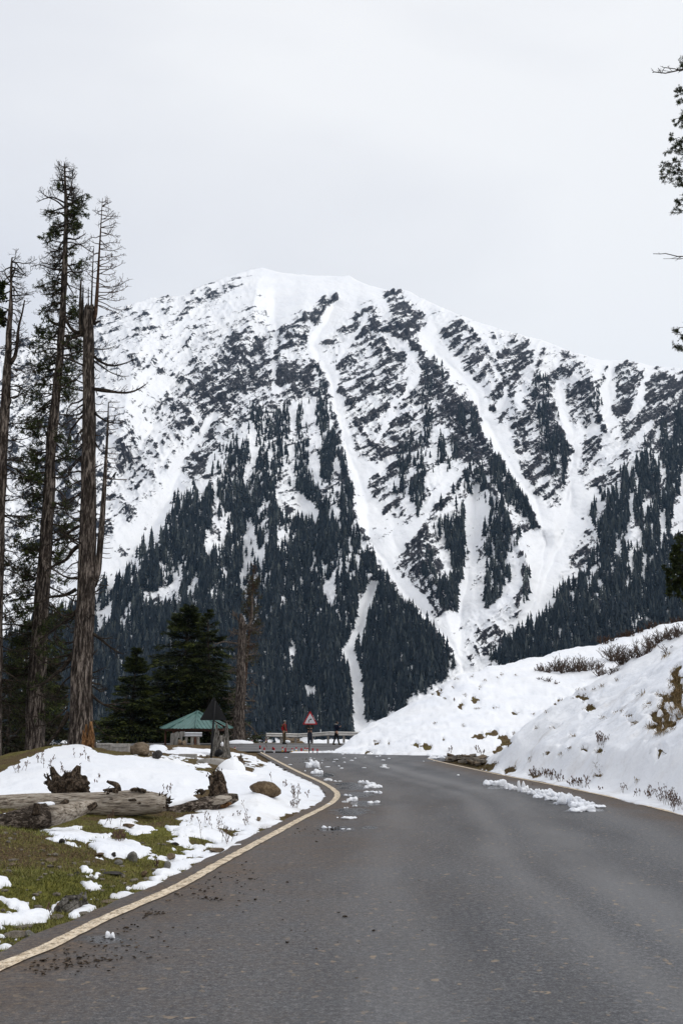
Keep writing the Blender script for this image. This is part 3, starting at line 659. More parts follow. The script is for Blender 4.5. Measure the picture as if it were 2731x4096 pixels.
# ------------------------------------------------------------------ ground, road, snow
LEFT_PX = [(0, 3866), (134, 3817), (250, 3763), (384, 3692), (536, 3625), (670, 3570), (786, 3509), (893, 3446), (1000, 3388), (1116, 3326), (1205, 3276), (1286, 3237), (1335, 3208), (1353, 3183),
           (1339, 3161), (1295, 3134), (1250, 3114), (1187, 3085), (1134, 3058), (1080, 3029), (1036, 3006)]
LEFT = np.array([flat(*p)[:2] for p in LEFT_PX]); LEFT = np.concatenate([[(-3.3, -14), (-3.0, 0), (-2.65, 4.2)], LEFT])
RIGHT_PX = [(2731, 3262), (2600, 3228), (2450, 3190), (2200, 3138), (1960, 3092), (1850, 3068), (1760, 3048)]
RIGHT = np.array([flat(*p)[:2] for p in RIGHT_PX]); RIGHT = np.concatenate([[(7.4, -14), (7.0, 4), (6.4, 12)], RIGHT])
LEFT = smooth_line(LEFT, .25, 2); RIGHT = smooth_line(RIGHT, .25, 2)
RIGHT_SM = RIGHT
def xl(y): return np.interp(y, LEFT[:, 1], LEFT[:, 0])
def xr(y): return np.interp(y, RIGHT[:, 1], RIGHT[:, 0])
BASE_PX = [(1290, 3009), (1380, 3013), (1480, 3017), (1600, 3020), (1730, 3022), (1900, 3023)]
BASE = np.array([flat(*p)[:2] for p in BASE_PX] + [(12, 51.8), (26, 51)])
CORNER = flat(1712, 3035)[:2]
ROADP = np.concatenate([LEFT - [.28, 0], [(-5.6, 59.6)], BASE, [(26, 46.2), (9, 46.6), (6.0, 47.3), tuple(CORNER + [.05, .5])], RIGHT[::-1] + [.2, 0]])
FARP = np.array([(-60, 63), (-6, 62), (-1.0, 62), (-.2, 68), (1.6, 79.5), (0, 79.5), (-20, 80), (-60, 84)])

CTRL = [P(*c) for c in [
    # left verge: grass hump, log bed, snow mound, flat with boulder, stump, shelter
    (0, 3700, 8.0), (200, 3640, 8.9), (0, 3520, 9.6), (250, 3480, 11.0), (60, 3322, 12.6), (200, 3326, 13.0), (330, 3350, 14.0), (-300, 3310, 12.5), (-600, 3400, 12),
    (0, 3300, 15.2), (300, 3270, 16.4), (600, 3270, 17.2), (500, 3340, 14.4), (700, 3330, 14.8), (700, 3230, 18.8), (900, 3200, 20.5), (1000, 3250, 18.2), (1100, 3180, 22.5),
    (0, 3180, 19.0), (200, 3170, 19.5), (450, 3150, 20.5), (650, 3150, 21.0),
    (316, 2980, 29.0), (210, 2992, 27.5), (91, 3042, 25.0), (0, 3098, 23.0), (-150, 3160, 22.5), (-500, 3230, 22), (449, 3029, 26.0), (596, 3040, 26.5), (737, 3064, 26.5), (835, 3090, 26.0), (380, 3000, 28.5),
    (250, 3085, 23.5), (500, 3090, 23.5), (700, 3105, 23.5),
    (561, 3014, 31.0), (700, 3026, 32.0), (843, 3039, 34.0), (880, 3022, 38.0), (965, 3062, 32.0), (1000, 3105, 29), (980, 3030, 45), (700, 2996, 45), (560, 2990, 45),
    (600, 2984, 55), (720, 2976, 62), (860, 2980, 62), (980, 2996, 60), (450, 2992, 42), (470, 2987, 50), (330, 3010, 38),
    (150, 3085, 34), (0, 3110, 33), (-200, 3160, 34), (-600, 3250, 38), (60, 3100, 45), (250, 3060, 50), (-300, 3200, 60),
    (791, 3000, 77), (700, 3010, 86), (500, 3020, 86), (300, 3060, 90), (0, 3120, 90),
    # far road rim
    (960, 2972, 82), (1070, 2972, 82), (1240, 2970, 82), (1400, 2969, 82), (1070, 2990, 92), (1300, 2990, 92), (600, 3050, 105), (1200, 3060, 110), (1500, 3040, 112),
    # embankment on the right
    (2731, 3000, 22.5), (2731, 3130, 19.3), (2731, 2870, 25.5), (2731, 2740, 28.8), (2731, 2620, 32.5), (2560, 3010, 24.5), (2560, 2850, 28.5), (2560, 2715, 33.2), (2400, 3020, 27), (2400, 2905, 30.8), (2400, 2820, 34.0),
    (2250, 3025, 30), (2100, 3022, 33.0), (2200, 2950, 33.6), (2990, 2800, 22), (3200, 2700, 20),
    (1930, 3060, 35.6), (2009, 2983, 36.4), (2108, 2895, 36.6), (2226, 2828, 36.8), (2344, 2756, 37.0), (2469, 2695, 37.2), (2601, 2612, 37.4), (2731, 2550, 37.5), (2900, 2480, 37),
    (2100, 2990, 41), (2250, 2930, 41.5), (2400, 2850, 42), (2560, 2760, 42), (2731, 2680, 42),
    (2100, 3024, 45.5), (2300, 3015, 47),
    # far hill
    (1330, 3006, 60), (1358, 2999, 63), (1446, 2945, 67), (1567, 2876, 71.5), (1672, 2806, 75), (1794, 2736, 79), (1846, 2703, 81), (1951, 2676, 84), (2090, 2645, 87.5), (2264, 2607, 90), (2438, 2563, 93), (2613, 2511, 96), (2731, 2490, 98), (2950, 2400, 100),
    (1446, 3010, 82), (1700, 2930, 90), (1950, 2820, 98), (2300, 2760, 106), (2731, 2660, 114),
]]
_bt = np.array(BASE_PX)
for _px in range(1400, 2760, 110):
    _b = np.interp(_px, _bt[:, 0], [flat(*q)[1] for q in BASE_PX]); _pb = np.interp(_px, _bt[:, 0], _bt[:, 1])
    _pt = np.interp(_px, HILLSIL[:, 0], HILLSIL[:, 1]); _t = np.interp(_px, [1290, 1358, 1446, 1567, 1672, 1794, 1951, 2264, 2731], [58, 63, 67, 71.5, 75, 79, 84, 90, 98])
    for _f in (.12, .3, .48, .66, .84): CTRL.append(P(_px, _pb + (_pt - _pb) * _f, _b + (_t - _b) * _f ** 1.25))
CTRL += [np.array(c, float) for c in [(-14, 12, .35), (-20, 20, -.4), (-26, 35, -2.5), (-40, 30, -7), (-40, 60, -6), (-45, 90, -8), (-20, 5, .5), (-12, 0, .4), (-12, -12, .4), (-30, -10, 0), (-6, -5, .12), (-5.5, 3, .1),
          (10, 4, 2.2), (14, 4, 5), (11, -8, 2.4), (18, -8, 7), (20, 15, 10), (30, 25, 13), (40, 60, 11), (45, 90, 14), (24, 5, 10), (8.6, 14, 1.2), (10, 16, 2.5), (9.5, 10, 2.0)]]
for (x, y) in LEFT[::7]: CTRL.append(np.array([x - .35, y, 0.]))
for (x, y) in RIGHT[::7]: CTRL.append(np.array([x + .25, y, 0.]))
for (x, y) in BASE: CTRL.append(np.array([x, y, 0.02]))
CTRL += [np.array(c, float) for c in [(0, 10, 0), (3, 20, 0), (2, 30, 0), (1, 40, 0), (0, 50, 0), (4.5, 49, 0), (-4, 61, .02), (2, 61, .02), (8, 47, .05), (14, 47, .05), (14, 49, .0), (-30, 70, -.2), (-10, 70, .02), (-2.5, 70, .05)]]
CTRL = np.array(CTRL)
_RC = 0.5
def _ker(x, y): return np.sqrt((x[:, None] - CTRL[None, :, 0]) ** 2 + (y[:, None] - CTRL[None, :, 1]) ** 2 + _RC ** 2)
_K = -_ker(CTRL[:, 0], CTRL[:, 1]) + np.eye(len(CTRL)) * .12
_n = len(CTRL); _A = np.zeros((_n + 3, _n + 3)); _A[:_n, :_n] = _K; _A[:_n, _n] = 1; _A[:_n, _n + 1:] = CTRL[:, :2]; _A[_n:, :_n] = _A[:_n, _n:].T
_W = np.linalg.solve(_A, np.concatenate([CTRL[:, 2], [0, 0, 0]]))
def h_rbf(x, y):
    out_ = np.empty(len(x))
    for i in range(0, len(x), 20000):
        s = slice(i, i + 20000); out_[s] = -_ker(x[s], y[s]) @ _W[:_n] + _W[_n] + _W[_n + 1] * x[s] + _W[_n + 2] * y[s]
    return out_
def zone_right(x, y):
    """1 on the snowy right side: embankment beside the road and far hill"""
    a = (x > xr(np.minimum(y, 44.0)) - .3) & (y < 47)
    b = (y >= 47) & (poly_sd(x, y, np.concatenate([BASE, [(60, 51), (60, 130), (-2, 130), (-2.5, 59)]])) > -.6)
    return (a | b)
# patches of bare earth on the right side: centre and half-size as measured in the photograph
def Z5(l): return [(1700 + a / 1.521, 2350 + b / 1.521, c / 1.521, d / 1.521) for a, b, c, d in l]
HOLES = Z5([(190, 560, 17, 8), (285, 550, 12, 9), (360, 572, 9, 9), (333, 607, 9, 14), (465, 535, 13, 11), (437, 555, 6, 5), (545, 540, 8, 4), (300, 685, 24, 17), (222, 720, 22, 18), (90, 640, 18, 16), (50, 650, 20, 8), (420, 735, 22, 5), (318, 742, 20, 7), (550, 770, 20, 7),
            (110, 930, 9, 15), (20, 970, 24, 13), (325, 912, 42, 17), (405, 890, 34, 19), (475, 915, 36, 18), (495, 945, 30, 30), (455, 985, 25, 18), (430, 1010, 22, 14), (120, 680, 10, 8), (170, 610, 9, 7), (240, 660, 10, 5), (230, 845, 6, 5), (60, 830, 9, 4),
            (970, 678, 30, 26), (1003, 740, 40, 28), (920, 670, 34, 13), (950, 625, 36, 7), (1080, 797, 26, 14), (1170, 762, 28, 9), (1240, 787, 28, 12), (1285, 825, 34, 20), (1330, 795, 30, 15), (1065, 1005, 30, 27), (967, 995, 24, 12), (1408, 1030, 50, 22), (1430, 1000, 22, 18), (1050, 1150, 34, 18), (1047, 1085, 10, 22), (1362, 1130, 26, 16), (1330, 1210, 11, 13),
            (520, 1118, 46, 27), (395, 1090, 34, 26), (360, 1105, 30, 20), (430, 1075, 20, 14), (340, 1090, 16, 16), (665, 1155, 40, 16), (635, 1050, 14, 16), (745, 1015, 26, 12), (1440, 800, 75, 62), (1480, 700, 70, 60), (1530, 600, 45, 150), (1420, 850, 60, 50), (1490, 850, 45, 30), (1390, 660, 40, 14), (1360, 720, 22, 22), (1480, 405, 32, 17), (1450, 420, 20, 10), (1380, 370, 20, 12), (1360, 385, 14, 14),
            (1305, 645, 9, 10), (680, 860, 6, 7), (830, 1020, 12, 9), (540, 890, 8, 8), (790, 860, 30, 5), (1560, 770, 30, 60), (1540, 800, 24, 24), (1160, 570, 6, 8), (1350, 950, 20, 5), (1290, 1170, 8, 6), (880, 980, 8, 5), (900, 910, 10, 6), (1075, 605, 6, 4), (1025, 630, 6, 5), (820, 690, 16, 7), (790, 715, 10, 10), (740, 765, 14, 6), (655, 775, 6, 6)]) + \
    [(1480, 3010, 16, 6), (1315, 3000, 26, 8), (1510, 2975, 13, 8), (1660, 2985, 22, 7), (1700, 2985, 16, 8), (1560, 2975, 5, 8)]
def holes_sd(px, py):
    """positive inside a patch of bare earth (pixels of the photograph, roughly)"""
    s = np.full(px.shape, -60.0)
    qx = px + 40 * (fbm(px / 20, py / 15, oct=4, seed=61, gain=.6) - .5); qy = py + 28 * (fbm(px / 20, py / 15, oct=4, seed=62, gain=.6) - .5)
    for a, b, c, d in HOLES:
        r = np.sqrt(((qx - a) / (c * .95)) ** 2 + ((qy - b) / (d * .95)) ** 2); s = np.maximum(s, (1 - r) * math.sqrt(c * d))
    # snow lodged on the larger patches
    return s - np.where(px > 2540, 34 * sstep(.58, .68, fbm(px / 24, py / 18, oct=3, seed=63)), 0)
def Z6(l): return [(x / 1.4255, 3200 + y / 1.4255) for x, y in l]
def Z1(l): return [(x / 1.4255, 2400 + y / 1.4255) for x, y in l]
def Z7(l): return [(x / 1.12, 3000 + y / 1.12) for x, y in l]
PATCHES = [Z1([(-300, 1060), (0, 990), (130, 915), (300, 845), (420, 825), (470, 825), (560, 880), (640, 893), (770, 888), (850, 915), (1050, 945), (1190, 985), (1210, 1060), (1160, 1090), (960, 1180), (960, 1120), (800, 1090), (520, 1105), (300, 1100), (300, 1115), (-300, 1130)]),
           Z7([(985, 75), (1030, 45), (1060, 60), (1065, 110), (1130, 117), (1140, 82), (1180, 75), (1210, 64), (1250, 80), (1270, 97), (1330, 102), (1380, 122), (1440, 150), (1470, 190), (1488, 225), (1440, 240), (1350, 265), (1240, 305), (1200, 340), (1120, 395), (1000, 440), (960, 440), (1040, 390), (1090, 365), (1010, 352), (930, 335), (800, 315), (870, 282), (930, 265), (1060, 250), (1010, 215), (960, 150)]),
           Z7([(1130, 395), (1000, 438), (960, 470), (900, 512), (820, 535), (740, 575), (640, 620), (605, 612), (650, 592), (690, 560), (750, 535), (850, 505), (930, 465), (1000, 430), (1090, 385)]),
           Z7([(415, 418), (440, 408), (500, 405), (620, 410), (650, 450), (710, 458), (640, 478), (560, 480), (430, 468)]), Z7([(440, 325), (500, 307), (590, 312), (640, 345), (705, 362), (640, 370), (560, 356), (500, 348)]),
           Z7([(185, 385), (260, 370), (330, 350), (370, 360), (380, 375), (510, 373), (515, 392), (400, 402), (430, 418), (330, 405), (200, 393)]), Z7([(745, 390), (830, 373), (940, 368), (1000, 378), (940, 394), (830, 402), (760, 400)]), Z7([(760, 420), (830, 408), (850, 424), (780, 430)]), Z7([(760, 350), (830, 345), (900, 350), (860, 362), (770, 358)]),
           Z7([(632, 497), (700, 480), (830, 470), (905, 448), (890, 472), (780, 492), (650, 505)]), Z7([(355, 512), (370, 506), (390, 510), (405, 532), (370, 533)]), Z7([(370, 562), (400, 556), (452, 557), (440, 568)]), Z7([(375, 616), (430, 608), (457, 618), (400, 628)]),
           Z7([(-60, 560), (0, 562), (60, 590), (133, 615), (90, 634), (-60, 628)]), Z7([(-80, 645), (80, 648), (150, 668), (130, 696), (40, 708), (-80, 708)]), Z7([(33, 720), (100, 708), (190, 695), (270, 678), (275, 700), (225, 730), (160, 742), (40, 792), (-60, 805), (-60, 765), (90, 742)]),
           Z7([(-60, 832), (20, 840), (0, 855), (-60, 855)]), Z7([(-60, 862), (60, 852), (120, 850), (168, 855), (100, 872), (-60, 895)]), Z7([(308, 740), (350, 720), (380, 706), (418, 714), (400, 730), (330, 746)]), Z7([(478, 668), (530, 650), (560, 638), (622, 638), (600, 652), (500, 682)]), Z7([(385, 662), (430, 655), (472, 658), (470, 674), (400, 688)]),
           Z1([(850, 850), (880, 832), (920, 824), (960, 868), (1040, 840), (1080, 828), (1110, 850), (1200, 833), (1215, 880), (1100, 888), (1000, 880), (940, 872)]), Z1([(830, 903), (900, 905), (1000, 935), (1090, 950), (1110, 962), (1000, 945), (900, 918)]), Z1([(970, 915), (1000, 908), (1040, 935), (1010, 945)]), Z1([(1110, 938), (1180, 932), (1200, 952), (1140, 950)]),
           Z1([(1400, 930), (1450, 915), (1470, 930), (1420, 940)]), Z1([(1310, 880), (1340, 848), (1360, 855), (1340, 884)]), Z1([(635, 830), (660, 825), (680, 845), (645, 848)]), Z1([(-60, 1330), (0, 1335), (-60, 1350)]), Z1([(1340, 815), (1365, 803), (1400, 805), (1405, 817)]),
           Z1([(540, 950), (620, 900), (680, 890), (640, 930)])]
def snow_left(x, y, px, py):
    s = np.full(px.shape, -60.0)
    w = np.clip(py - 2900, 60, 900) / 400
    qx = px + 46 * (fbm(x * 2.4, y * 1.8, oct=4, seed=71, gain=.6) - .5); qy = py + 44 * w * (fbm(x * 2.6, y * 2.2, oct=4, seed=72, gain=.62) - .5)
    for k_, p in enumerate(PATCHES):
        er = 0; p = np.asarray(p); lo = p.min(0) - 90; hi = p.max(0) + 90
        k = (px > lo[0]) & (px < hi[0]) & (py > lo[1]) & (py < hi[1])
        if k.any(): s[k] = np.maximum(s[k], poly_sd(qx[k], qy[k], p) - er)
    q_ = sstep(620, 760, px) * (1 - sstep(1080, 1200, px)) * sstep(3190, 3240, py) * (1 - sstep(3400, 3470, py)) + .8 * sstep(560, 700, px) * (1 - sstep(1000, 1100, px)) * sstep(2990, 3010, py) * (1 - sstep(3060, 3090, py))
    s = np.maximum(s, np.where(q_ > .05, 170 * (fbm(x * 1.9, y * 1.25, oct=4, seed=78, gain=.62) - .57) - 40 * (1 - q_), -60))
    # melt fingers at the rim of the patches
    return s + 3 + 44 * w * (fbm(x * 3.1, y * 3.3, oct=4, seed=74, gain=.65) - .5)
def h_soil(x, y):
    x = np.asarray(x, float); y = np.asarray(y, float)
    h = h_rbf(x, y)
    r = np.hypot(x, y); zr = zone_right(x, y)
    far = np.clip(r / 25, .5, 3)
    h = h + np.where(zr, .30 * far ** .7 * (fbm(x / 2.6, y / 2.6, oct=4, seed=81) - .5) + .24 * (fbm(x * 1.3, y * 1.3, oct=4, seed=82, gain=.6) - .5),
                     .16 * (fbm(x / 1.5, y / 1.5, oct=4, seed=83) - .5) + .05 * (fbm(x * 5, y * 5, oct=3, seed=84) - .5))
    sd = poly_sd(x, y, ROADP); sf = poly_sd(x, y, FARP)
    k = sstep(-1.0, 0.0, sd); h = h * (1 - k) + (-.05) * k
    kf = sstep(-1.5, 0, sf); h = h * (1 - kf) + (-.05) * kf
    return h * (1 - sstep(115, 420, r)) - 170 * sstep(115, 420, r)
def snow_thick(x, y, h):
    px, py = proj(x, y, h); zr = zone_right(x, y)
    hs = holes_sd(px, py)
    tr = .16 + np.where(y < 46, .26, .14) * (fbm(x * 2.2, y * 2.2, oct=4, seed=96, gain=.6) - .5) + .10 * (fbm(x / 1.2, y / 1.2, oct=3, seed=91) - .5)
    fine = fbm(x * 1.9, y * 1.9, oct=4, seed=92)
    # little dips where tufts stand close to the surface
    tr = tr - .09 * sstep(.60, .74, fine) * (1 - sstep(60, 90, y))
    tr = np.where(hs > -7, np.minimum(tr, np.where(hs > 0, -.10 * np.minimum(hs, 6) / 6 - .005, .14 * (1 - np.exp(hs / 3.0)))), tr)
    s_edge = np.where(y < 46, x - xr(np.minimum(y, 44)) - np.interp(y, [10, 15, 18, 24, 34, 40], [.5, .15, -.12, -.02, .12, .4]), 1.0) + .30 * (fbm(x * 1.5, y * .8, oct=3, seed=93) - .5)
    tr = np.minimum(tr, np.where(s_edge > 0, .12 * (1 - np.exp(-s_edge / .10)), s_edge * .6))
    stone = poly_sd(px, py, [(1715, 3034), (1800, 3026), (1935, 3026), (1945, 3050), (1915, 3085), (1800, 3062)])
    tr = np.where((y > 35) & (y < 50), np.minimum(tr, -stone * .01 - .01), tr)
    sl = snow_left(x, y, px, py)
    tl = np.where(sl > 0, .04 * (1 - np.exp(-sl / 7)) + .09 * sstep(15, 100, sl), np.maximum(sl * .012, -.2))
    tl = np.where(y > 52, -.2, tl); tl = np.where((y > 42) & (sl > 0), tl + .05, tl)
    t_ = np.where(zr, tr, tl)
    r = np.hypot(x, y)
    t_ = np.where((r > 125), .05, t_)
    t_ = np.where(poly_sd(x, y, ROADP) > .30, -.3, t_); t_ = np.where(poly_sd(x, y, FARP) > 0, -.3, t_)
    return t_, px, py, zr
def green_share(x, y, zr):
    g = np.interp(y, [4, 9, 14, 20, 34, 45], [.72, .74, .62, .45, .42, .12]) + .35 * (fbm(x / 1.7, y / 1.7, oct=3, seed=95) - .5)
    edge = sstep(0, 1.0, xl(y) - x); g = g * (.55 + .45 * edge)
    hump = np.exp(-((x + 4.2) / 1.6) ** 2 - ((y - 12.0) / 1.6) ** 2); g = g * (1 - .5 * hump)
    return np.where(zr, .40, g)
def dirt_share(x, y, px, py):
    d = np.exp(-((px - 2100) / 140) ** 2 - ((py - 3040 + (px - 2100) * .75) / 40) ** 2) * 1.0
    d = np.maximum(d, .8 * np.exp(-((px - 2540) / 130) ** 2 - ((py - 2860) / 90) ** 2))
    return np.maximum(d, .55 * np.exp(-(np.maximum(poly_sd(x, y, ROADP), -3) / .8) ** 2))

ANG = np.concatenate([np.linspace(-180, -75, 22)[:-1], np.linspace(-75, -21.5, 40)[:-1], np.arange(-21.5, 21.5, .085), np.linspace(21.5, 75, 40), np.linspace(75, 180, 22)[1:-1]])
RAD = np.concatenate([np.geomspace(1.2, 6, 40)[:-1], np.geomspace(6, 50, 300)[:-1], np.geomspace(50, 118, 110)[:-1], np.geomspace(118, 1500, 34)])
an = np.radians(ANG)
GX = RAD[:, None] * np.sin(an)[None]; GY = RAD[:, None] * np.cos(an)[None]
def sheet(X, Y, wrap):
    h = h_soil(X.reshape(-1), Y.reshape(-1)); t_, px, py, zr = snow_thick(X.reshape(-1), Y.reshape(-1), h)
    F = grid_faces(X.shape[0], X.shape[1], wrap)[:, ::-1]
    return dict(v=np.stack([X.reshape(-1), Y.reshape(-1), h], 1), t=t_, F=F, green=green_share(X.reshape(-1), Y.reshape(-1), zr), dirt=dirt_share(X.reshape(-1), Y.reshape(-1), px, py), zr=zr)
SHEETS = [sheet(GX, GY, True)]
# finer sheet for the steep embankment
SY = np.arange(15.0, 43.0, .075); SS = np.arange(-.45, 8.5, .075)
BX = xr(np.minimum(SY, 44))[:, None] + SS[None]; BY = np.repeat(SY[:, None], len(SS), 1)
SHEETS.append(sheet(BX[:, ::-1], BY[:, ::-1], False))
s0 = SHEETS[0]; c0 = s0['v'][s0['F']].mean(1)
inb = (c0[:, 1] > 15.25) & (c0[:, 1] < 42.7) & (c0[:, 0] - xr(np.minimum(c0[:, 1], 44)) > -.2) & (c0[:, 0] - xr(np.minimum(c0[:, 1], 44)) < 8.2)
s0['F'] = s0['F'][~inb]
def compact(v, F, *attrs):
    u, inv = np.unique(F.reshape(-1), return_inverse=True)
    return v[u], inv.reshape(F.shape), [a[u] for a in attrs]
gv, gF, gg, n = [], [], [], 0
sv, sF, sd_, ns = [], [], [], 0
for s in SHEETS:
    gv.append(s['v']); gF.append(s['F'] + n); gg.append(s['green']); n += len(s['v'])
    ok = (s['t'][s['F']] > -.01).any(1)
    v2 = s['v'].copy(); v2[:, 2] += np.maximum(s['t'], -.25)
    vv, FF, (dd,) = compact(v2, s['F'][ok], s['dirt']); sv.append(vv); sF.append(FF + ns); sd_.append(dd); ns += len(vv)
gv, gF, (gg,) = compact(np.concatenate(gv), np.concatenate(gF), np.concatenate(gg))
link('ground', np_mesh('ground', gv, [], gF, M['ground'], True, {'green': gg}), kind='structure')
link('snow_cover', np_mesh('snow_cover', np.concatenate(sv), [], np.concatenate(sF), M['snow'], True, {'dirt': np.concatenate(sd_)}), kind='structure')
print('ground', len(gF), 'snow', sum(map(len, sF)))

_HG = SHEETS[0]['v'][:, 2].reshape(GX.shape); _TG = SHEETS[0]['t'].reshape(GX.shape)
def hs(x, y):
    """height of the visible surface, of the earth, and the depth of the snow, read from the ground sheet"""
    x = np.atleast_1d(np.asarray(x, float)); y = np.atleast_1d(np.asarray(y, float))
    r = np.clip(np.hypot(x, y), RAD[0], RAD[-1] * .999); a_ = np.clip(np.degrees(np.arctan2(x, y)), ANG[0], ANG[-1] - 1e-3)
    fi = np.interp(r, RAD, np.arange(len(RAD))); fj = np.interp(a_, ANG, np.arange(len(ANG)))
    i = np.minimum(fi.astype(int), len(RAD) - 2); j = np.minimum(fj.astype(int), len(ANG) - 2); u = fi - i; v = fj - j
    def bl(G): return (G[i, j] * (1 - v) + G[i, j + 1] * v) * (1 - u) + (G[i + 1, j] * (1 - v) + G[i + 1, j + 1] * v) * u
    h = bl(_HG); t_ = bl(_TG)
    return h + np.maximum(t_, 0), h, t_
def at(px, py, lo=3.0, hi=120.0, soil=False):
    """the first place on the ground in the direction (px, py)"""
    r = ray(px, py); d = np.geomspace(lo, hi, 500)
    X = r[0] * d / r[1]; Z = EYE + r[2] * d / r[1]
    a, h, t_ = hs(X, d)
    k = np.where(Z <= (h if soil else a))[0]
    i = k[0] if len(k) else len(d) - 1
    return np.array([X[i], d[i], (h if soil else a)[i]])

# --- the road: asphalt with wheel tracks, dirt along its left edge and wet patches round the snow
WET = [(1120 - 100, 0, 0, 0)]
WETPX = [(400, 3740 + 0, 110, 14), (1400, 3150, 70, 12), (1430, 3180, 75, 14), (1460, 3215, 60, 12), (1410, 3247, 90, 14), (1340, 3316, 80, 10), (1300, 3100, 50, 10), (1390, 3138, 60, 9), (1990, 3150, 50, 8), (2250, 3215, 60, 8), (2330, 3240, 90, 9), (1480, 3310, 40, 6), (1760, 3030, 40, 5)]
def road_attrs(x, y):
    px, py = proj(x, y, np.zeros(len(x)))
    tr_ = np.zeros(len(x))
    c = (xl(y) + xr(np.minimum(y, 44))) / 2
    wob = .5 * (fbm(y / 6, y * 0, oct=2, seed=51) - .5)
    for off, wd, a in ((-1.9, .38, .55), (-.35, .26, .75), (.55, .42, 1.0), (2.0, .42, .55)):
        tr_ = np.maximum(tr_, a * np.exp(-((x - c - off - wob) / wd) ** 2))
    tr_ *= .35 + .9 * fbm(x * 1.2, y / 5, oct=3, seed=52)
    dl = x - xl(y); dr = xr(np.minimum(y, 44)) - x
    wdth = np.interp(y, [4, 8, 14, 22, 40], [1.3, 1.3, 1.7, 1.5, 1.2])
    dirt = np.exp(-np.maximum(dl, 0) / wdth) * np.interp(y, [4, 20, 26, 45], [1, 1, .8, .6]) + .9 * np.exp(-(np.maximum(dr - .2, 0) / .75) ** 2) * (y < 46)
    dirt = dirt * (.45 + 1.1 * fbm(x * .9, y * .7, oct=4, seed=53))
    wet = np.zeros(len(x)); nz = fbm(px / 30, py / 6, oct=3, seed=54)
    for a, b, ww, hh in WETPX:
        q = np.sqrt(((px - a) / ww) ** 2 + ((py - b) / hh) ** 2); wet = np.maximum(wet, sstep(1.25, .55, q + 1.0 * (nz - .5)))
    return tr_, np.clip(dirt, 0, 1), wet
WETPX[0] = (410, 3758, 105, 20)
ry = np.concatenate([np.arange(-14, 3, 1.0), np.geomspace(3, 47.0, 520)]); rx = np.linspace(0, 1, 170)
RX = (xl(ry) - .28)[:, None] + ((xr(ry) + .2) - (xl(ry) - .28))[:, None] * rx[None]; RY = np.repeat(ry[:, None], 170, 1)
edge_wob = .07 * (fbm(ry * 2.2, ry * 0 + 3, oct=4, seed=56) - .5); RX[:, 0] += edge_wob * 2; RX[:, 1] += edge_wob
fy = np.concatenate([np.linspace(47.0, 60.2, 90)]); fx = np.linspace(0, 1, 150)
FX = (xl(fy) - .28)[:, None] + (26 - (xl(fy) - .28))[:, None] * (fx ** 1.3)[None]; FY = np.repeat(fy[:, None], 150, 1)
FYY = FY.copy()
V = []; F = []; n = 0
for X, Y in ((RX, RY), (FX, FYY)):
    V.append(np.stack([X.reshape(-1), Y.reshape(-1), 0 * X.reshape(-1)], 1)); F.append(grid_faces(*X.shape) + n); n += X.size
V = np.concatenate(V); a_t, a_d, a_w = road_attrs(V[:, 0], V[:, 1])
V[:, 2] += .002 * (fbm(V[:, 0] / 1.5, V[:, 1] / 2.5, oct=3, seed=57) - .5)
link('road', np_mesh('road', V, [], np.concatenate(F), M['asphalt'], True, {'track': a_t, 'dirt': a_d, 'wet': a_w}), kind='structure')
fy = np.linspace(62.0, 79.5, 40); fx = np.linspace(-60, 14, 80)
X, Y = np.meshgrid(fx, fy); Y = Y + np.where(X < -6, (-6 - X) * .03, 0)
Zf = .035 + .010 * (Y - 62); v = np.stack([X.reshape(-1), Y.reshape(-1), Zf.reshape(-1)], 1)
link('far_road', np_mesh('far_road', v, [], grid_faces(*X.shape), M['asphalt'], True, {'track': .5 + .5 * np.sin(Y.reshape(-1) * 1.3), 'dirt': .35 * fbm(X.reshape(-1) / 3, Y.reshape(-1) / 2, seed=3), 'wet': 0 * v[:, 0]}), kind='structure')
# --- painted edge lines
def ribbon(name, pts, w, z=.010, wob=.012, seed=0):
    pts = smooth_line(pts, .05, 0); tg = np.gradient(pts, axis=0); tg /= np.linalg.norm(tg, axis=1)[:, None]; nn = np.stack([-tg[:, 1], tg[:, 0]], 1)
    s = np.arange(len(pts)) * .05
    a = pts + nn * (w / 2 + wob * (fbm(s * 7, s * 0, oct=3, seed=seed) - .5) * 2)[:, None]; b = pts - nn * (w / 2 + wob * (fbm(s * 7, s * 0 + 9, oct=3, seed=seed) - .5) * 2)[:, None]
    m_ = (a + b) / 2
    zz = .002 * (fbm(pts[:, 0] / 1.5, pts[:, 1] / 2.5, oct=3, seed=57) - .5) + z
    v = np.concatenate([np.stack([q[:, 0], q[:, 1], zz], 1) for q in (a, m_, b)]); n_ = len(pts); i = np.arange(n_ - 1)
    F_ = np.concatenate([np.stack([i + k * n_, i + 1 + k * n_, i + 1 + (k + 1) * n_, i + (k + 1) * n_], 1) for k in (0, 1)])[:, ::-1]
    return link(name, np_mesh(name, v, [], F_, M['paint'], True), kind='structure')
ribbon('road_edge_line', LEFT[LEFT[:, 1] > -8], .135, seed=1)
hook = np.concatenate([RIGHT[RIGHT[:, 1] > 2], [CORNER + [-.02, 0], CORNER + [.05, .45], CORNER + [.45, 1.0], (6.0, 48.4), (9, 48.3)]])
ribbon('road_edge_line', smooth_line(hook, .1, 2), .12, seed=2)
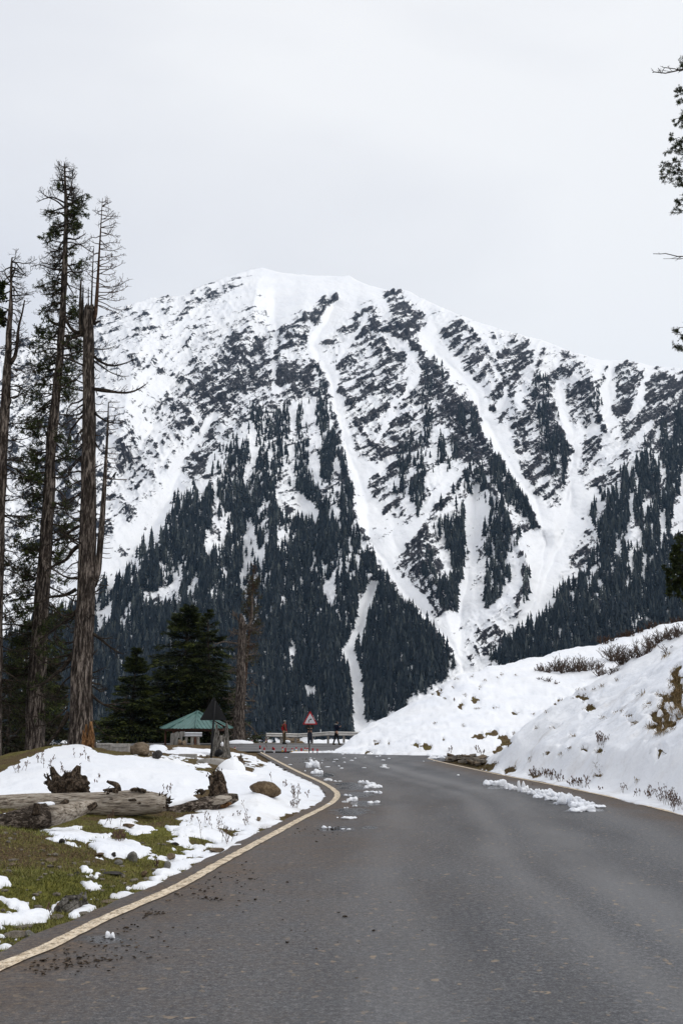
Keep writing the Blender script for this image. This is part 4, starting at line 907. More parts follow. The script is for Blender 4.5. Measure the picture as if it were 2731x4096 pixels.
# ------------------------------------------------------------------ trees near the road
def adopt(o, parent):
    o.parent = parent; o.matrix_parent_inverse = Matrix.Translation(-Vector(parent.location)); return o
def unit(v): v = np.asarray(v, float); return v / (np.linalg.norm(v) + 1e-9)
def bpath(p0, d, L, n, rg, droop=.3, tip=.3, wig=.12):
    """a limb that leaves along d, sags, and lifts its tip"""
    p = np.array(p0, float); d = unit(d); pts = [p.copy()]
    for i in range(n):
        f = (i + 1) / n
        d = unit(d + rg.normal(0, wig, 3) + np.array([0, 0, (-droop if f < .55 else tip) * 2.0 / n]))
        p = p + d * L / n; pts.append(p.copy())
    return np.array(pts)
def twigs(mb, path, r, rg, n, L, depth=1, up=0.0, k=3, wig=.2, start=.25):
    seg = len(path) - 1; tips = []
    for i in range(n):
        t = rg.uniform(start, 1.0) * seg; j = min(int(t), seg - 1); p = path[j] + (path[j + 1] - path[j]) * (t - j)
        ax = unit(path[j + 1] - path[j]); q = rg.normal(size=3); q -= ax * q.dot(ax); q = unit(q)
        d = unit(ax * rg.uniform(.3, .9) + q * .8 + np.array([0, 0, up]))
        l = L * rg.uniform(.4, 1.1) * (1.15 - .6 * t / seg)
        pp = bpath(p, d, l, 3, rg, .15, .25, wig)
        tube(mb, pp, np.linspace(r, r * .45, 4), k, cap=False); tips.append(pp)
        if depth > 1: tips += twigs(mb, pp, r * .7, rg, 3, l * .55, depth - 1, up, 3, wig, .3)
    return tips
def needles(mb, paths, rg, n_per, ln, w, start=.15, spread=.9, tone=(.2, .9), droop=.0):
    """short needle sprigs along twigs: small pointed faces"""
    A, B, T = [], [], []
    for pp in paths:
        seg = len(pp) - 1; m = max(1, int(n_per)); t = rg.uniform(start, 1.0, m) * seg; j = np.minimum(t.astype(int), seg - 1)
        pp = np.asarray(pp); d = pp[j + 1] - pp[j]; p = pp[j] + d * (t - j)[:, None]; d /= np.linalg.norm(d, axis=1)[:, None] + 1e-9
        q = rg.normal(size=(m, 3)); e_ = d * rg.uniform(.2, .9, (m, 1)) + q * spread * .6; e_[:, 2] -= droop
        e_ /= np.linalg.norm(e_, axis=1)[:, None] + 1e-9
        A.append(p); B.append(e_); T.append(np.clip(rg.uniform(*tone) + rg.normal(0, .12, m), 0, 1))
    if not A: return
    A = np.concatenate(A); B = np.concatenate(B); T = np.concatenate(T); n = len(A)
    s = rg.normal(size=(n, 3)); s -= B * (s * B).sum(1)[:, None]; s /= np.linalg.norm(s, axis=1)[:, None] + 1e-9
    l = ln * rg.uniform(.6, 1.3, (n, 1)); ww = w * rg.uniform(.7, 1.3, (n, 1))
    V = np.stack([A - s * ww * .35, A + B * l * .55 - s * ww, A + B * l, A + B * l * .5 + s * ww], 1).reshape(-1, 3)
    i = np.arange(n)[:, None] * 4
    mb.add(V, i + np.array([[0, 1, 2, 3]]), np.repeat(T, 4))
def px_path(pts, d, dz=None):
    return np.array([P(a, b, d if dz is None else d + dz[i]) for i, (a, b) in enumerate(pts)])
def spline(pts, n):
    pts = np.asarray(pts, float); L = np.concatenate([[0], np.cumsum(np.linalg.norm(np.diff(pts, axis=0), axis=1))])
    s_ = smooth_line(pts, L[-1] / n, 2); return s_
class Tree:
    def __init__(s, name, label, base, seed, group=None):
        s.o = thing(name, label, 'tree', base, 0, group); s.rg = np.random.RandomState(seed); s.f = MB(); s.n = 0
    def part(s, name, mb, mat, kind=None):
        if not mb.v: return None
        return adopt(mb.build(name, mat, None, True, kind), s.o)
    def trunk(s, pts, d, w, mat, k=26, flute=.03, name='trunk', rough=.03, flare=0, seed=1):
        """pts in photograph pixels, w full widths in pixels"""
        p = px_path(pts, d); r = np.asarray(w, float) / 2 * d / FPX
        L = np.concatenate([[0], np.cumsum(np.linalg.norm(np.diff(p, axis=0), axis=1))]); t = np.linspace(0, L[-1], max(8, int(L[-1] / .18)))
        q = np.stack([np.interp(t, L, p[:, i]) for i in range(3)], 1); rr = np.interp(t, L, r)
        if len(p) > 3:
            kern = np.ones(9) / 9; 
            if len(t) > 20:
                for i in range(3): q[5:-5, i] = np.convolve(q[:, i], kern, 'same')[5:-5]
        mb = MB(); tube(mb, q, rr, k, None, True, rough, seed, 0, flute); s.axis = q; s.ar = rr
        return s.part(name, mb, mat)
    def limb(s, path, r0, mat, ntw=8, twl=.7, r_t=.010, depth=2, leaf=0, leafl=.16, leafw=.03, k=6, name='branch', up=.05, r1=None, droop=.0, tone=(.15, .8), start=.25):
        mb = MB(); path = np.asarray(path)
        tube(mb, path, np.linspace(r0, r0 * .28 if r1 is None else r1, len(path)), k, cap=True, rough=.12, seed=s.rg.randint(999))
        tp = twigs(mb, path, r_t, s.rg, ntw, twl, depth, up, start=start)
        if leaf: needles(s.f, tp + [path], s.rg, leaf, leafl, leafw, .1, .9, tone, droop)
        return s.part(name, mb, mat)
    def done(s, mat):
        if s.f.v: adopt(s.f.build('foliage', mat, None, False, 'stuff'), s.o)
def axis_at(T, py):
    """point of the trunk axis seen at height py, and the radius there"""
    a = T.axis; _, yy = proj(a[:, 0], a[:, 1], a[:, 2]); i = int(np.argmin(np.abs(yy - py))); return a[i], T.ar[i]

# --- far left: dead tree with a forked top
T1 = Tree('dead_tree', 'tall dead grey tree with forked bare top at left picture edge', P(-30, 3100, 33), 11)
T1.trunk([(-34, 3130), (-24, 2800), (-14, 2400), (-2, 2050), (10, 1806), (20, 1640), (27, 1560), (33, 1400), (40, 1290), (47, 1180), (46, 1090), (50, 1030)], 33, [78, 62, 54, 47, 42, 38, 35, 27, 20, 13, 7, 3], M['bark'], 20)
T1.limb(spline(px_path([(38, 1460), (62, 1430), (70, 1380), (74, 1310), (90, 1255), (100, 1200)], 33), 14), .075, M['limb'], 16, .55, .012)
T1.limb(spline(px_path([(24, 1480), (28, 1420), (30, 1350), (30, 1300)], 33), 8), .06, M['limb'], 4, .4, .010)
T1.limb(spline(px_path([(46, 1130), (30, 1110), (18, 1085)], 33), 8), .04, M['limb'], 9, .35, .009)
T1.limb(spline(px_path([(46, 1120), (58, 1090), (64, 1055)], 33), 8), .035, M['limb'], 9, .35, .009)
for py in np.concatenate([np.linspace(1035, 1150, 16), np.linspace(1150, 1600, 34), np.linspace(1600, 2950, 84)]):
    c, r = axis_at(T1, py); side = 1 if T1.rg.rand() < .72 else -1; L = T1.rg.uniform(.4, 1.6) * np.interp(py, [1200, 1500, 2200, 2900], [.6, .9, .9, 1.0])
    dep = T1.rg.uniform(-.6, .6)
    T1.limb(bpath(c, (side, dep, T1.rg.uniform(-.1, .35)), L + r, 7, T1.rg, .35, .5, .24), T1.rg.uniform(.016, .034), M['limb'], int(4 + L * 9), .38, .007, 2)
for (px, py) in ((8, 1145), (14, 1180), (5, 1215), (20, 1250), (2, 1255), (10, 1290)):
    c, r = axis_at(T1, py - 20); T1.limb(bpath(c, P(px, py, 33) - c + [0, 0, .05], np.linalg.norm(P(px - 30, py, 33) - c) + .2, 6, T1.rg, .1, .2, .15), .025, M['limb'], 12, .3, .007, 2, 14, .13, .03)
T1.done(M['needles'])

# --- second: the tall living tree, foliage in thin tufts, bare dead top
T2 = Tree('conifer', 'tallest conifer at left with dead bare top and sparse green tufts', P(140, 3085, 34), 12)
T2.trunk([(134, 3110), (138, 3000), (148, 2700), (158, 2560), (166, 2420), (180, 2255), (192, 2085), (199, 1900), (209, 1740), (226, 1582), (238, 1450), (246, 1360), (254, 1225), (262, 1002), (266, 823), (262, 720), (258, 654)], 34,
         [92, 76, 68, 66, 60, 54, 49, 44, 40, 35, 30, 28, 24, 20, 14, 8, 3], M['bark'], 24)
prof = ([660, 700, 760, 800, 900, 1000, 1060, 1150, 1250, 1400, 1600, 1800, 2000, 2200, 2450, 2700, 2900], [20, 52, 75, 108, 100, 108, 135, 125, 115, 130, 150, 155, 140, 150, 175, 160, 130])
for i, py in enumerate(np.concatenate([np.linspace(668, 1500, 140), np.linspace(1500, 2900, 150)])):
    c, r = axis_at(T2, py); rgt = T2.rg.rand() < .5; a = T2.rg.uniform(-1.0, 1.0)
    Lp = np.interp(py, *prof) * T2.rg.uniform(.45, 1.05) * (.85 if rgt and py > 1500 else 1); L = Lp * 34 / FPX + r
    leafy = (py > 770) and (T2.rg.rand() < (.45 if py < 1350 else .6)) and not (1620 < py < 1720 and rgt)
    sgn = 1 if rgt else -1
    d = (sgn * math.cos(a), math.sin(a) * .9, T2.rg.uniform(.05, .55) if py < 800 else T2.rg.uniform(-.25, .3))
    if leafy:
        T2.limb(bpath(c, d, L * .9, 7, T2.rg, .25, .25, .14), T2.rg.uniform(.02, .04), M['limb'], int(8 + L * 6), .40 if py < 1500 else .55, .007, 2, 6 if py < 1500 else 8, .085, .013, tone=(.05, .95), droop=.2)
    else:
        T2.limb(bpath(c, d, L, 8, T2.rg, .5, .45, .2), T2.rg.uniform(.018, .042), M['limb'], int(8 + L * 10), .42, .007, 2, up=.12)
for pts in ([(254, 745), (247, 700), (236, 672)], [(268, 800), (284, 770), (290, 720), (292, 680)], [(258, 830), (225, 800), (190, 790), (158, 760)], [(258, 810), (210, 785), (165, 800), (156, 806)], [(275, 860), (300, 860), (330, 820), (340, 775)], [(275, 1000), (310, 970), (340, 990), (368, 1010)], [(250, 1080), (200, 1075), (160, 1055), (122, 1068)]):
    T2.limb(spline(px_path(pts, 34), 9), .035, M['limb'], 16, .45, .009, 2, up=.15)
T2.done(M['needles'])

# --- third: big bare trunk with a broken top and thin leaders
T3 = Tree('broken_tree', 'big bare brown trunk with broken top, thin leaders and orange rot at its foot', P(330, 2995, 29), 13)
T3.trunk([(326, 3020), (326, 2985), (325, 2900), (324, 2765), (333, 2600), (338, 2510), (349, 2255), (355, 2042), (357, 1806), (356, 1551), (355, 1448), (355, 1300), (357, 1228)], 29, [128, 112, 92, 84, 78, 74, 70, 64, 56, 49, 44, 42, 37], M['bark'], 40, .028)
rot = MB()
for k_, (a, b, w) in enumerate(((352, 2975, 34), (336, 2960, 30), (366, 2990, 26), (322, 2985, 22), (345, 2935, 22), (362, 2950, 20))):
    q = P(a, b + 30, 28.72); q2 = P(a + (k_ % 3 - 1) * 4, b - 12 - 26 * (k_ % 3), 28.74); tube(rot, np.linspace(q, q2, 8), np.linspace(w, w * .4, 8) * 29 / FPX * .62, 9, None, True, .9, k_)
T3.part('rotten_wood', rot, M['rot'])
sp = MB()
for k_ in range(11):
    a = k_ * .57; q = P(357 + 15 * math.cos(a), 1236, 29 + .12 * math.sin(a)); tube(sp, np.linspace(q, q + [0, 0, .05 + .16 * T3.rg.rand()], 3), [.045, .035, .006], 5)
T3.part('broken_top', sp, M['bark_dark'])
def leader(pts, w, n, nm='leader', mat=M['limb_red'], twn=0):
    p = spline(px_path(pts, 29), n); mb = MB(); tube(mb, p, np.interp(np.linspace(0, 1, len(p)), np.linspace(0, 1, len(w)), w) / 2 * 29 / FPX, 8, None, True, .08, 3)
    T3.part(nm, mb, mat); return p
ld = leader([(374, 1290), (383, 1260), (390, 1160), (396, 1046), (403, 930), (407, 860), (411, 792)], [19, 16, 11, 8, 5, 2], 30)
for i in range(4, len(ld) - 1):
    f = i / len(ld)
    for s_ in range(2 if f < .85 else 3):
        sg = 1 if T3.rg.rand() < .72 else -1; L = np.interp(f, [0, .3, .6, .85, 1], [1.05, 1.2, .8, .5, .12]) * T3.rg.uniform(.5, 1.05) * (1 if sg > 0 else .55)
        T3.limb(bpath(ld[i], (sg, T3.rg.uniform(-.7, .7), T3.rg.uniform(-.15, .2)), L, 7, T3.rg, .25, .6, .16), .016, M['limb_red'], int(4 + L * 8), .26, .006, 2 if L > .5 else 1, up=.15, start=.45)
l2 = leader([(366, 1250), (368, 1180), (372, 1060), (377, 985)], [9, 7, 5, 2], 14, mat=M['limb'])
for i in range(3, len(l2), 1): T3.limb(bpath(l2[i], (T3.rg.choice([-1, -1, 1]), T3.rg.uniform(-.7, .7), .2), T3.rg.uniform(.2, .5), 5, T3.rg, .1, .5, .2), .009, M['limb'], 4, .18, .005, 1)
leader([(332, 1345), (321, 1314), (322, 1230), (325, 1118)], [16, 14, 12, 7], 10, 'broken_leader', M['bark_dark'])
leader([(336, 1330), (332, 1270), (333, 1140)], [12, 10, 4], 10, 'broken_leader', M['bark_dark'])
leader([(354, 1240), (355, 1150)], [6, 3], 5, 'broken_leader', M['limb'])
sn = leader([(372, 2345), (384, 2315), (393, 2280), (408, 2112), (421, 1908), (431, 1730), (435, 1610)], [30, 27, 24, 19, 14, 9, 4], 40, 'side_leader', M['bark'])
for i in range(6, len(sn)):
    f = i / len(sn)
    if T3.rg.rand() < .85:
        sg = 1 if T3.rg.rand() < .8 else -1; L = T3.rg.uniform(.14, .42) * (1 if f < .75 else 1.25)
        T3.limb(bpath(sn[i], (sg, T3.rg.uniform(-.5, .3), .02), L, 4, T3.rg, .1, .15, .1), .014, M['limb_red'], int(f > .6) * 4, .2, .005, 1, r1=.008)
c_ = sn[int(len(sn) * .54)]
perch = spline(np.array([P(420, 1912, 29), P(445, 1915, 28.95), P(480, 1919, 28.9), P(508, 1917, 28.9)]), 6)
T3.limb(perch, .02, M['limb_red'], 0, r1=.012)
def Z4(l): return [(x / 1.96, 1500 + y / 1.96) for x, y in l]
def Z8(l): return [(x / 2.352, 2000 + y / 2.352) for x, y in l]
def Z3(l): return [(x / 2.24, 600 + y / 2.24) for x, y in l]
for pts, r, n in ((Z4([(735, 110), (800, 125), (900, 135), (1010, 140), (1090, 112), (1140, 78)]), .05, 12), (Z4([(745, 300), (800, 345), (860, 372), (940, 380)]), .04, 6), (Z4([(745, 520), (780, 590), (820, 615)]), .03, 4),
                  (Z8([(870, 1255), (940, 1300), (1030, 1380), (1100, 1425), (1160, 1450)]), .055, 8), (Z8([(880, 1270), (960, 1305), (1055, 1298)]), .035, 6), (Z8([(845, 1715), (900, 1728), (965, 1742)]), .04, 3), (Z8([(845, 1735), (910, 1772), (960, 1815), (990, 1780)]), .035, 5),
                  (Z8([(835, 1805), (900, 1870), (980, 1930), (1080, 1958), (1185, 1975)]), .05, 6), (Z8([(990, 1925), (1120, 1922), (1180, 1900), (1222, 1910)]), .025, 4), (Z8([(855, 2040), (910, 2120), (980, 2200), (1040, 2222), (1100, 2235)]), .022, 3),
                  (Z8([(745, 245), (650, 305), (560, 370), (440, 430)]), .05, 12), (Z8([(745, 430), (670, 490), (640, 560), (520, 610), (420, 670), (430, 740)]), .065, 9), (Z8([(720, 840), (640, 890), (560, 905), (460, 910), (400, 960), (240, 980)]), .06, 9), (Z8([(715, 1040), (690, 1100), (600, 1150), (500, 1230), (370, 1320)]), .05, 7),
                  (Z8([(690, 1440), (620, 1560), (500, 1660), (400, 1740), (250, 1775)]), .075, 9), (Z8([(680, 1450), (560, 1480), (440, 1500)]), .045, 8), (Z8([(640, 1840), (580, 1875), (490, 1868)]), .035, 5), (Z8([(650, 2000), (580, 2140), (500, 2240), (400, 2360)]), .085, 6), (Z8([(640, 1950), (540, 2050), (440, 2120), (340, 2130)]), .03, 6),
                  (Z3([(745, 1625), (690, 1645), (640, 1600), (600, 1540), (575, 1450)]), .075, 6), (Z3([(745, 1655), (650, 1680), (600, 1730), (540, 1800)]), .05, 6), (Z3([(740, 1760), (690, 1730), (640, 1700)]), .03, 4), (Z3([(850, 1560), (880, 1535), (905, 1530)]), .05, 2),
                  (Z3([(845, 1850), (900, 1900), (1000, 1940), (1100, 1920), (1200, 1880)]), .045, 12), (Z3([(845, 1890), (900, 1930), (1000, 2000), (1100, 2030), (1160, 2025)]), .03, 9), (Z3([(845, 1780), (940, 1790), (1030, 1760)]), .026, 8), (Z3([(850, 2140), (960, 2150), (1080, 2180), (1200, 2170), (1310, 2100)]), .05, 10)):
    off = T3.rg.uniform(-.5, .5); p = px_path(pts, 29, np.linspace(0, off, len(pts))); T3.limb(spline(p, 12), r, M['limb'], n, .42, .010, 2, up=.05, r1=r * .3)
for py in np.linspace(1400, 2700, 80):
    c, r = axis_at(T3, py); sg = -1 if T3.rg.rand() < .66 else 1; L = T3.rg.uniform(.3, 1.5) if sg < 0 else T3.rg.uniform(.1, .6)
    T3.limb(bpath(c, (sg, T3.rg.uniform(-.8, .6), T3.rg.uniform(-.3, .25)), L + r, 7, T3.rg, .4, .45, .26), T3.rg.uniform(.02, .04), M['limb'], int(2 + L * 5), .35, .009, 2 if L > .5 else 1)
T3.done(M['needles'])

# --- dark bushy conifers behind the trunks at the left edge
def conifer(name, label, base, H, R, seed, mat, nb=170, per=230, ll=.30, lw=.05, group=None, trunk_w=.16, low=.04, power=.85, wood=M['bark_dark'], lean=(0, 0), sag=.25, tops=None):
    rg = np.random.RandomState(seed); o = thing(name, label, 'tree', base, 0, group); base = np.asarray(base, float)
    mb = MB(); n = 14; zz = np.linspace(0, H, n); ax = base + np.stack([lean[0] * (zz / H) ** 1.4, lean[1] * (zz / H), zz], 1)
    tube(mb, ax, np.linspace(trunk_w, .02, n), 9, None, True, .06, seed); adopt(mb.build('trunk', wood), o)
    A, B, T, S = [], [], [], []; wd = MB()
    hs_ = low + (1 - low) * rg.rand(nb) ** 1.05; hs_[:4] = (.97, .985, .995, .96)
    lay = np.round(hs_ * 26) / 26 * .55 + hs_ * .45
    for z in lay:
        a = rg.uniform(0, 2 * math.pi); L = (R * (1 - z) ** power + .16) * rg.uniform(.6, 1.15)
        if rg.rand() < .09: L *= 1.25
        p0 = np.array([np.interp(z * H, zz, ax[:, k]) for k in range(3)])
        d = np.array([math.cos(a), math.sin(a), rg.uniform(.05, .3) if z < .75 else .55]); d = unit(d); side = np.array([-math.sin(a), math.cos(a), 0])
        tt = np.linspace(0, 1, 6); bp = p0 + d * (L * tt)[:, None] + np.array([0, 0, -1.0]) * (sag * L * tt ** 2)[:, None]; bp[:, 2] += .10 * L * np.maximum(tt - .7, 0)
        tube(wd, bp, np.linspace(.03 + .01 * L, .008, 6), 4, None, False)
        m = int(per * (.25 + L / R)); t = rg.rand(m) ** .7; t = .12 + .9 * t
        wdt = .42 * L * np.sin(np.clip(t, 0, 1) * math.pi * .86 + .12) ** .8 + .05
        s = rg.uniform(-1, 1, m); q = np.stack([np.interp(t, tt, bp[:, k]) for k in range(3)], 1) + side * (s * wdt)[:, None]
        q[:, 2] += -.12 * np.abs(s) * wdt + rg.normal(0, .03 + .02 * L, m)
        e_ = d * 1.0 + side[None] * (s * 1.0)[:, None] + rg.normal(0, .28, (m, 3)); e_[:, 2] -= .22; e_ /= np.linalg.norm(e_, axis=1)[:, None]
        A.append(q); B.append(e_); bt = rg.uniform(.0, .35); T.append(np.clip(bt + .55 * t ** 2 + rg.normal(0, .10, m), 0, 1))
    adopt(wd.build('branches', wood), o)
    A = np.concatenate(A); B = np.concatenate(B); T = np.concatenate(T); n = len(A)
    s = rg.normal(size=(n, 3)); s[:, 2] *= .45; s -= B * (s * B).sum(1)[:, None]; s /= np.linalg.norm(s, axis=1)[:, None] + 1e-9
    l = ll * rg.uniform(.6, 1.35, (n, 1)); ww = lw * rg.uniform(.7, 1.3, (n, 1))
    V = np.stack([A - s * ww, A + s * ww, A + B * l], 1).reshape(-1, 3)
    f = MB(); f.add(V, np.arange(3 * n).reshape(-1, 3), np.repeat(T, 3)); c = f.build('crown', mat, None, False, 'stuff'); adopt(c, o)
    return o
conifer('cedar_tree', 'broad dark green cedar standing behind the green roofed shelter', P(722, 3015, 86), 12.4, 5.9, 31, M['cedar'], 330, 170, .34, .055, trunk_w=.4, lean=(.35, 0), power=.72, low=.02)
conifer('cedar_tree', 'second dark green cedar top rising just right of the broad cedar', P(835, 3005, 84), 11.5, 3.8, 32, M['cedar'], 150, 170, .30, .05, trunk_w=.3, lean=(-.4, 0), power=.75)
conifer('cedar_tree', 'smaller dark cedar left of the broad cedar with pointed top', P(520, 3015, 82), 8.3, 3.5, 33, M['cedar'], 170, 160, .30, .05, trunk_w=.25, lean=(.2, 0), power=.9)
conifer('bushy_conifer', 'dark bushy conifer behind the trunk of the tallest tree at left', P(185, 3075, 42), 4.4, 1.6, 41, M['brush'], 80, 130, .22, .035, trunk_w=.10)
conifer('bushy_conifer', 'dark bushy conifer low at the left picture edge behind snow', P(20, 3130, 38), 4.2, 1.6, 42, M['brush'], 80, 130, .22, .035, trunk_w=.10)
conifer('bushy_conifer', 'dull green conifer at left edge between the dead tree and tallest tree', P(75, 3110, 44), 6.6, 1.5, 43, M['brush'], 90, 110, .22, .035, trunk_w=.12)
# --- dead pale tree right of the cedars, with a thin second top behind
T4 = Tree('dead_tree', 'dead grey trunk with broken crown right of the cedars', P(960, 2985, 80), 14)
T4.trunk([(958, 2995), (956, 2900), (962, 2760), (966, 2620), (970, 2530), (968, 2490), (964, 2455)], 80, [56, 45, 38, 34, 31, 24, 12], M['bark'], 18, .04)
for pts, r in (([(955, 2575), (920, 2570), (890, 2565), (862, 2580)], .09), ([(975, 2525), (1000, 2500), (1010, 2470), (1008, 2380)], .11), ([(975, 2520), (1010, 2510), (1045, 2530)], .08), ([(960, 2490), (940, 2460), (930, 2440)], .07), ([(975, 2625), (1010, 2618), (1025, 2612)], .07), ([(960, 2535), (935, 2535), (922, 2530)], .06),
               ([(975, 2740), (1000, 2735), (1015, 2732)], .05), ([(975, 2800), (1000, 2805), (1020, 2800)], .06), ([(975, 2890), (1010, 2910), (1035, 2945)], .06), ([(950, 2800), (925, 2790), (905, 2795)], .05), ([(955, 2680), (930, 2670), (920, 2690)], .045), ([(950, 2860), (930, 2880), (915, 2900)], .06)):
    T4.limb(spline(px_path(pts, 80), 8), r * 1.2, M['limb_pale'], 7, .8, .03, 2, r1=r * .45)
for i in range(60):
    py = T4.rg.uniform(2480, 2960); c, r = axis_at(T4, py); sg = T4.rg.choice([-1, 1]); L = T4.rg.uniform(.2, .9) if py > 2560 else T4.rg.uniform(.6, 1.7)
    T4.limb(bpath(c, (sg, T4.rg.uniform(-.5, .5), T4.rg.uniform(-.2, .3)), L + r, 6, T4.rg,   .3, .3, .2), .06, M['limb_pale'], 3 if py > 2560 else 11, .6, .02, 2 if py < 2560 else 1)
T4.done(M['needles'])
T5 = Tree('bare_conifer', 'thin brownish half bare conifer top behind the dead grey trunk', P(966, 3000, 92), 15)
T5.trunk([(966, 3010), (974, 2800), (990, 2600), (1006, 2450), (1014, 2300), (1016, 2255)], 92, [16, 14, 11, 8, 4, 2], M['limb_red'], 8, .0)
for i in range(130):
    py = T5.rg.uniform(2262, 2640); c, r = axis_at(T5, py); L = np.interp(py, [2255, 2400, 2560], [.3, 1.0, 1.5]) * T5.rg.uniform(.5, 1.1); a = T5.rg.uniform(0, 6.28)
    T5.limb(bpath(c, (math.cos(a), math.sin(a), .05), L, 5, T5.rg, .3, .3, .15), .024, M['limb_red'], 9, .5, .014, 1, 3 if T5.rg.rand() < .5 else 0, .22, .045, tone=(.4, 1))
T5.done(M['brush'])
# --- tree outside the right edge whose branches reach into view
T6 = Tree('spruce_tree', 'spruce beside the right picture edge with branches reaching in', at(2990, 2780, 12, 40), 16)
b6 = np.array(T6.o.location); d6 = b6[1]
T6.trunk([(2992, 2900), (2990, 2500), (2980, 1800), (2972, 1000), (2966, 300), (2962, -200)], d6, [110, 96, 80, 60, 40, 20], M['bark'], 16, .03)
def reach(tip, root, leaf, r=.03, n=16, tl=.5, depth=2, ll=.085, lw=.016, bend=0):
    (tx, ty), (rx_, ry_) = tip, root
    pts = [(rx_, ry_), (rx_ * .6 + tx * .4, ry_ * .6 + ty * .4 + bend), (rx_ * .2 + tx * .8, ry_ * .2 + ty * .8 + bend * .6), (tx, ty)]
    p = spline(px_path(pts, d6, T6.rg.uniform(-.3, .3, 4)), 12); p = p + np.concatenate([np.zeros((1, 3)), T6.rg.normal(0, .035, (len(p) - 2, 3)), np.zeros((1, 3))])
    T6.limb(p, r, M['limb'], n, tl, .008, depth, leaf, ll, lw, tone=(.1, .7), droop=.05, r1=r * .3, start=.25)
reach((2608, 290), (2965, 180), 0, .03, 7, .35, 2, bend=30); reach((2630, 272), (2965, 210), 0, .022, 4, .2, 1, bend=30)
reach((2610, 1015), (2970, 1030), 0, .022, 6, .25, 1); reach((2650, 1035), (2970, 1025), 0, .015, 3, .12, 1)
for tip, root in (((2712, 365), (2966, 330)), ((2700, 420), (2966, 350)), ((2705, 475), (2966, 390)), ((2690, 500), (2966, 400)), ((2716, 250), (2966, 220)),
                  ((2668, 600), (2968, 540)), ((2655, 660), (2968, 560)), ((2660, 700), (2968, 580)), ((2690, 560), (2968, 520)), ((2672, 735), (2968, 620)), ((2700, 690), (2968, 600)), ((2715, 780), (2968, 680)), ((2700, 830), (2968, 700)), ((2712, 850), (2968, 720)), ((2720, 740), (2968, 660)),
                  ((2712, 1310), (2972, 1260)), ((2716, 1340), (2972, 1290)), ((2712, 1395), (2972, 1330))):
    reach(tip, root, 16, .018, 22, .34, 2, .065, .0065)
for tip, root in (((2690, 2180), (2985, 2080)), ((2688, 2230), (2985, 2110)), ((2672, 2330), (2985, 2190)), ((2680, 2290), (2985, 2150)), ((2685, 2360), (2985, 2230)), ((2700, 2140), (2985, 2050)), ((2710, 2390), (2985, 2270)), ((2700, 2260), (2985, 2170))):
    reach(tip, root, 20, .03, 26, .34, 2, .07, .014)
T6.done(M['needles'])
# ------------------------------------------------------------------ fallen logs, stumps, rocks
def R1(x, y): return (x / 2.24, 2950 + y / 2.24)          # readings from enlargements of the photograph
def R2(x, y): return (600 + x / 1.96, 2950 + y / 1.96)
def R3(x, y): return (x / 2.24, 3350 + y / 2.24)
def wpath(pts, d, dz=None): return np.array([P(a, b, (d if np.isscalar(d) else d[i])) for i, (a, b) in enumerate(pts)])
def rpx(w, d): return np.asarray(w, float) / 2 * d / FPX
def splinters(mb, c, n, L, r, rg, up=(0, 0, 1), spread=.6):
    for i in range(n):
        d = unit(np.asarray(up) + rg.normal(0, spread, 3)); q = np.asarray(c) + rg.normal(0, r * 1.5, 3)
        tube(mb, [q, q + d * L * rg.uniform(.4, 1)], [r * rg.uniform(.5, 1.2), r * .12], 4)
ORD = ['leftmost', 'second', 'third', 'fourth', 'fifth', 'sixth', 'seventh', 'eighth', 'ninth', 'tenth', 'eleventh', 'twelfth', 'thirteenth', 'fourteenth', 'fifteenth', 'sixteenth', 'seventeenth', 'eighteenth', 'nineteenth', 'twentieth', 'twenty first', 'twenty second', 'twenty third', 'twenty fourth']
def rank_labels(objs, text, end='counted from the left'):
    """label alike things in a row by their place in it"""
    for k_, o_ in enumerate(sorted(objs, key=lambda q: q.location.x / max(q.location.y, 1))): o_['label'] = '%s, %s %s' % (text, ORD[k_], end)
def grp(name): return [q for q in COL.objects if q.get('group') == name]
rg = np.random.RandomState(77)
def log_thing(name, label, pts, d, w, mat, k=22, rough=.10, seed=0, flute=.0):
    p = wpath(pts, d); dd = np.broadcast_to(np.asarray(d, float), (len(pts),))
    o = thing(name, label, 'log', p[0] * .5 + p[-1] * .5)
    L = np.concatenate([[0], np.cumsum(np.linalg.norm(np.diff(p, axis=0), axis=1))]); t = np.linspace(0, L[-1], max(10, int(L[-1] / .05)))
    q = np.stack([np.interp(t, L, p[:, i]) for i in range(3)], 1); r = np.interp(t, L, rpx(w, dd))
    mb = MB(); tube(mb, q, r, k, None, True, rough, seed, 0, flute); adopt(mb.build('trunk', mat), o); return o, q, r
def on_log(q, r, f0, f1, wid, th, name='snow_strip', seed=0, side=0.0):
    i0, i1 = int(f0 * (len(q) - 1)), int(f1 * (len(q) - 1)); mb = MB(); V = []; n = i1 - i0 + 1; K = 9
    T_ = unit(q[-1] - q[0]); sd_ = unit(np.cross(T_, [0, 0, 1])); up_ = np.cross(sd_, T_)
    for i in range(i0, i1 + 1):
        f = (i - i0) / max(1, n - 1); a = min(1, 6 * f, 6 * (1 - f)) ** .5 * (.75 + .5 * float(vnoise(i / 4.0, 0.0, seed=seed)))
        for j in range(K):
            th_ = (j / (K - 1) * 2 - 1); ang = th_ * wid * a + side
            V.append(q[i] + (r[i] * 1.0 - .02 + (th * a) * max(0, 1 - th_ ** 4)) * (math.cos(ang) * up_ + math.sin(ang) * sd_))
    mb.add(np.array(V), grid_faces(n, K)); o = mb.build(name, M['clump'], None, True); return o
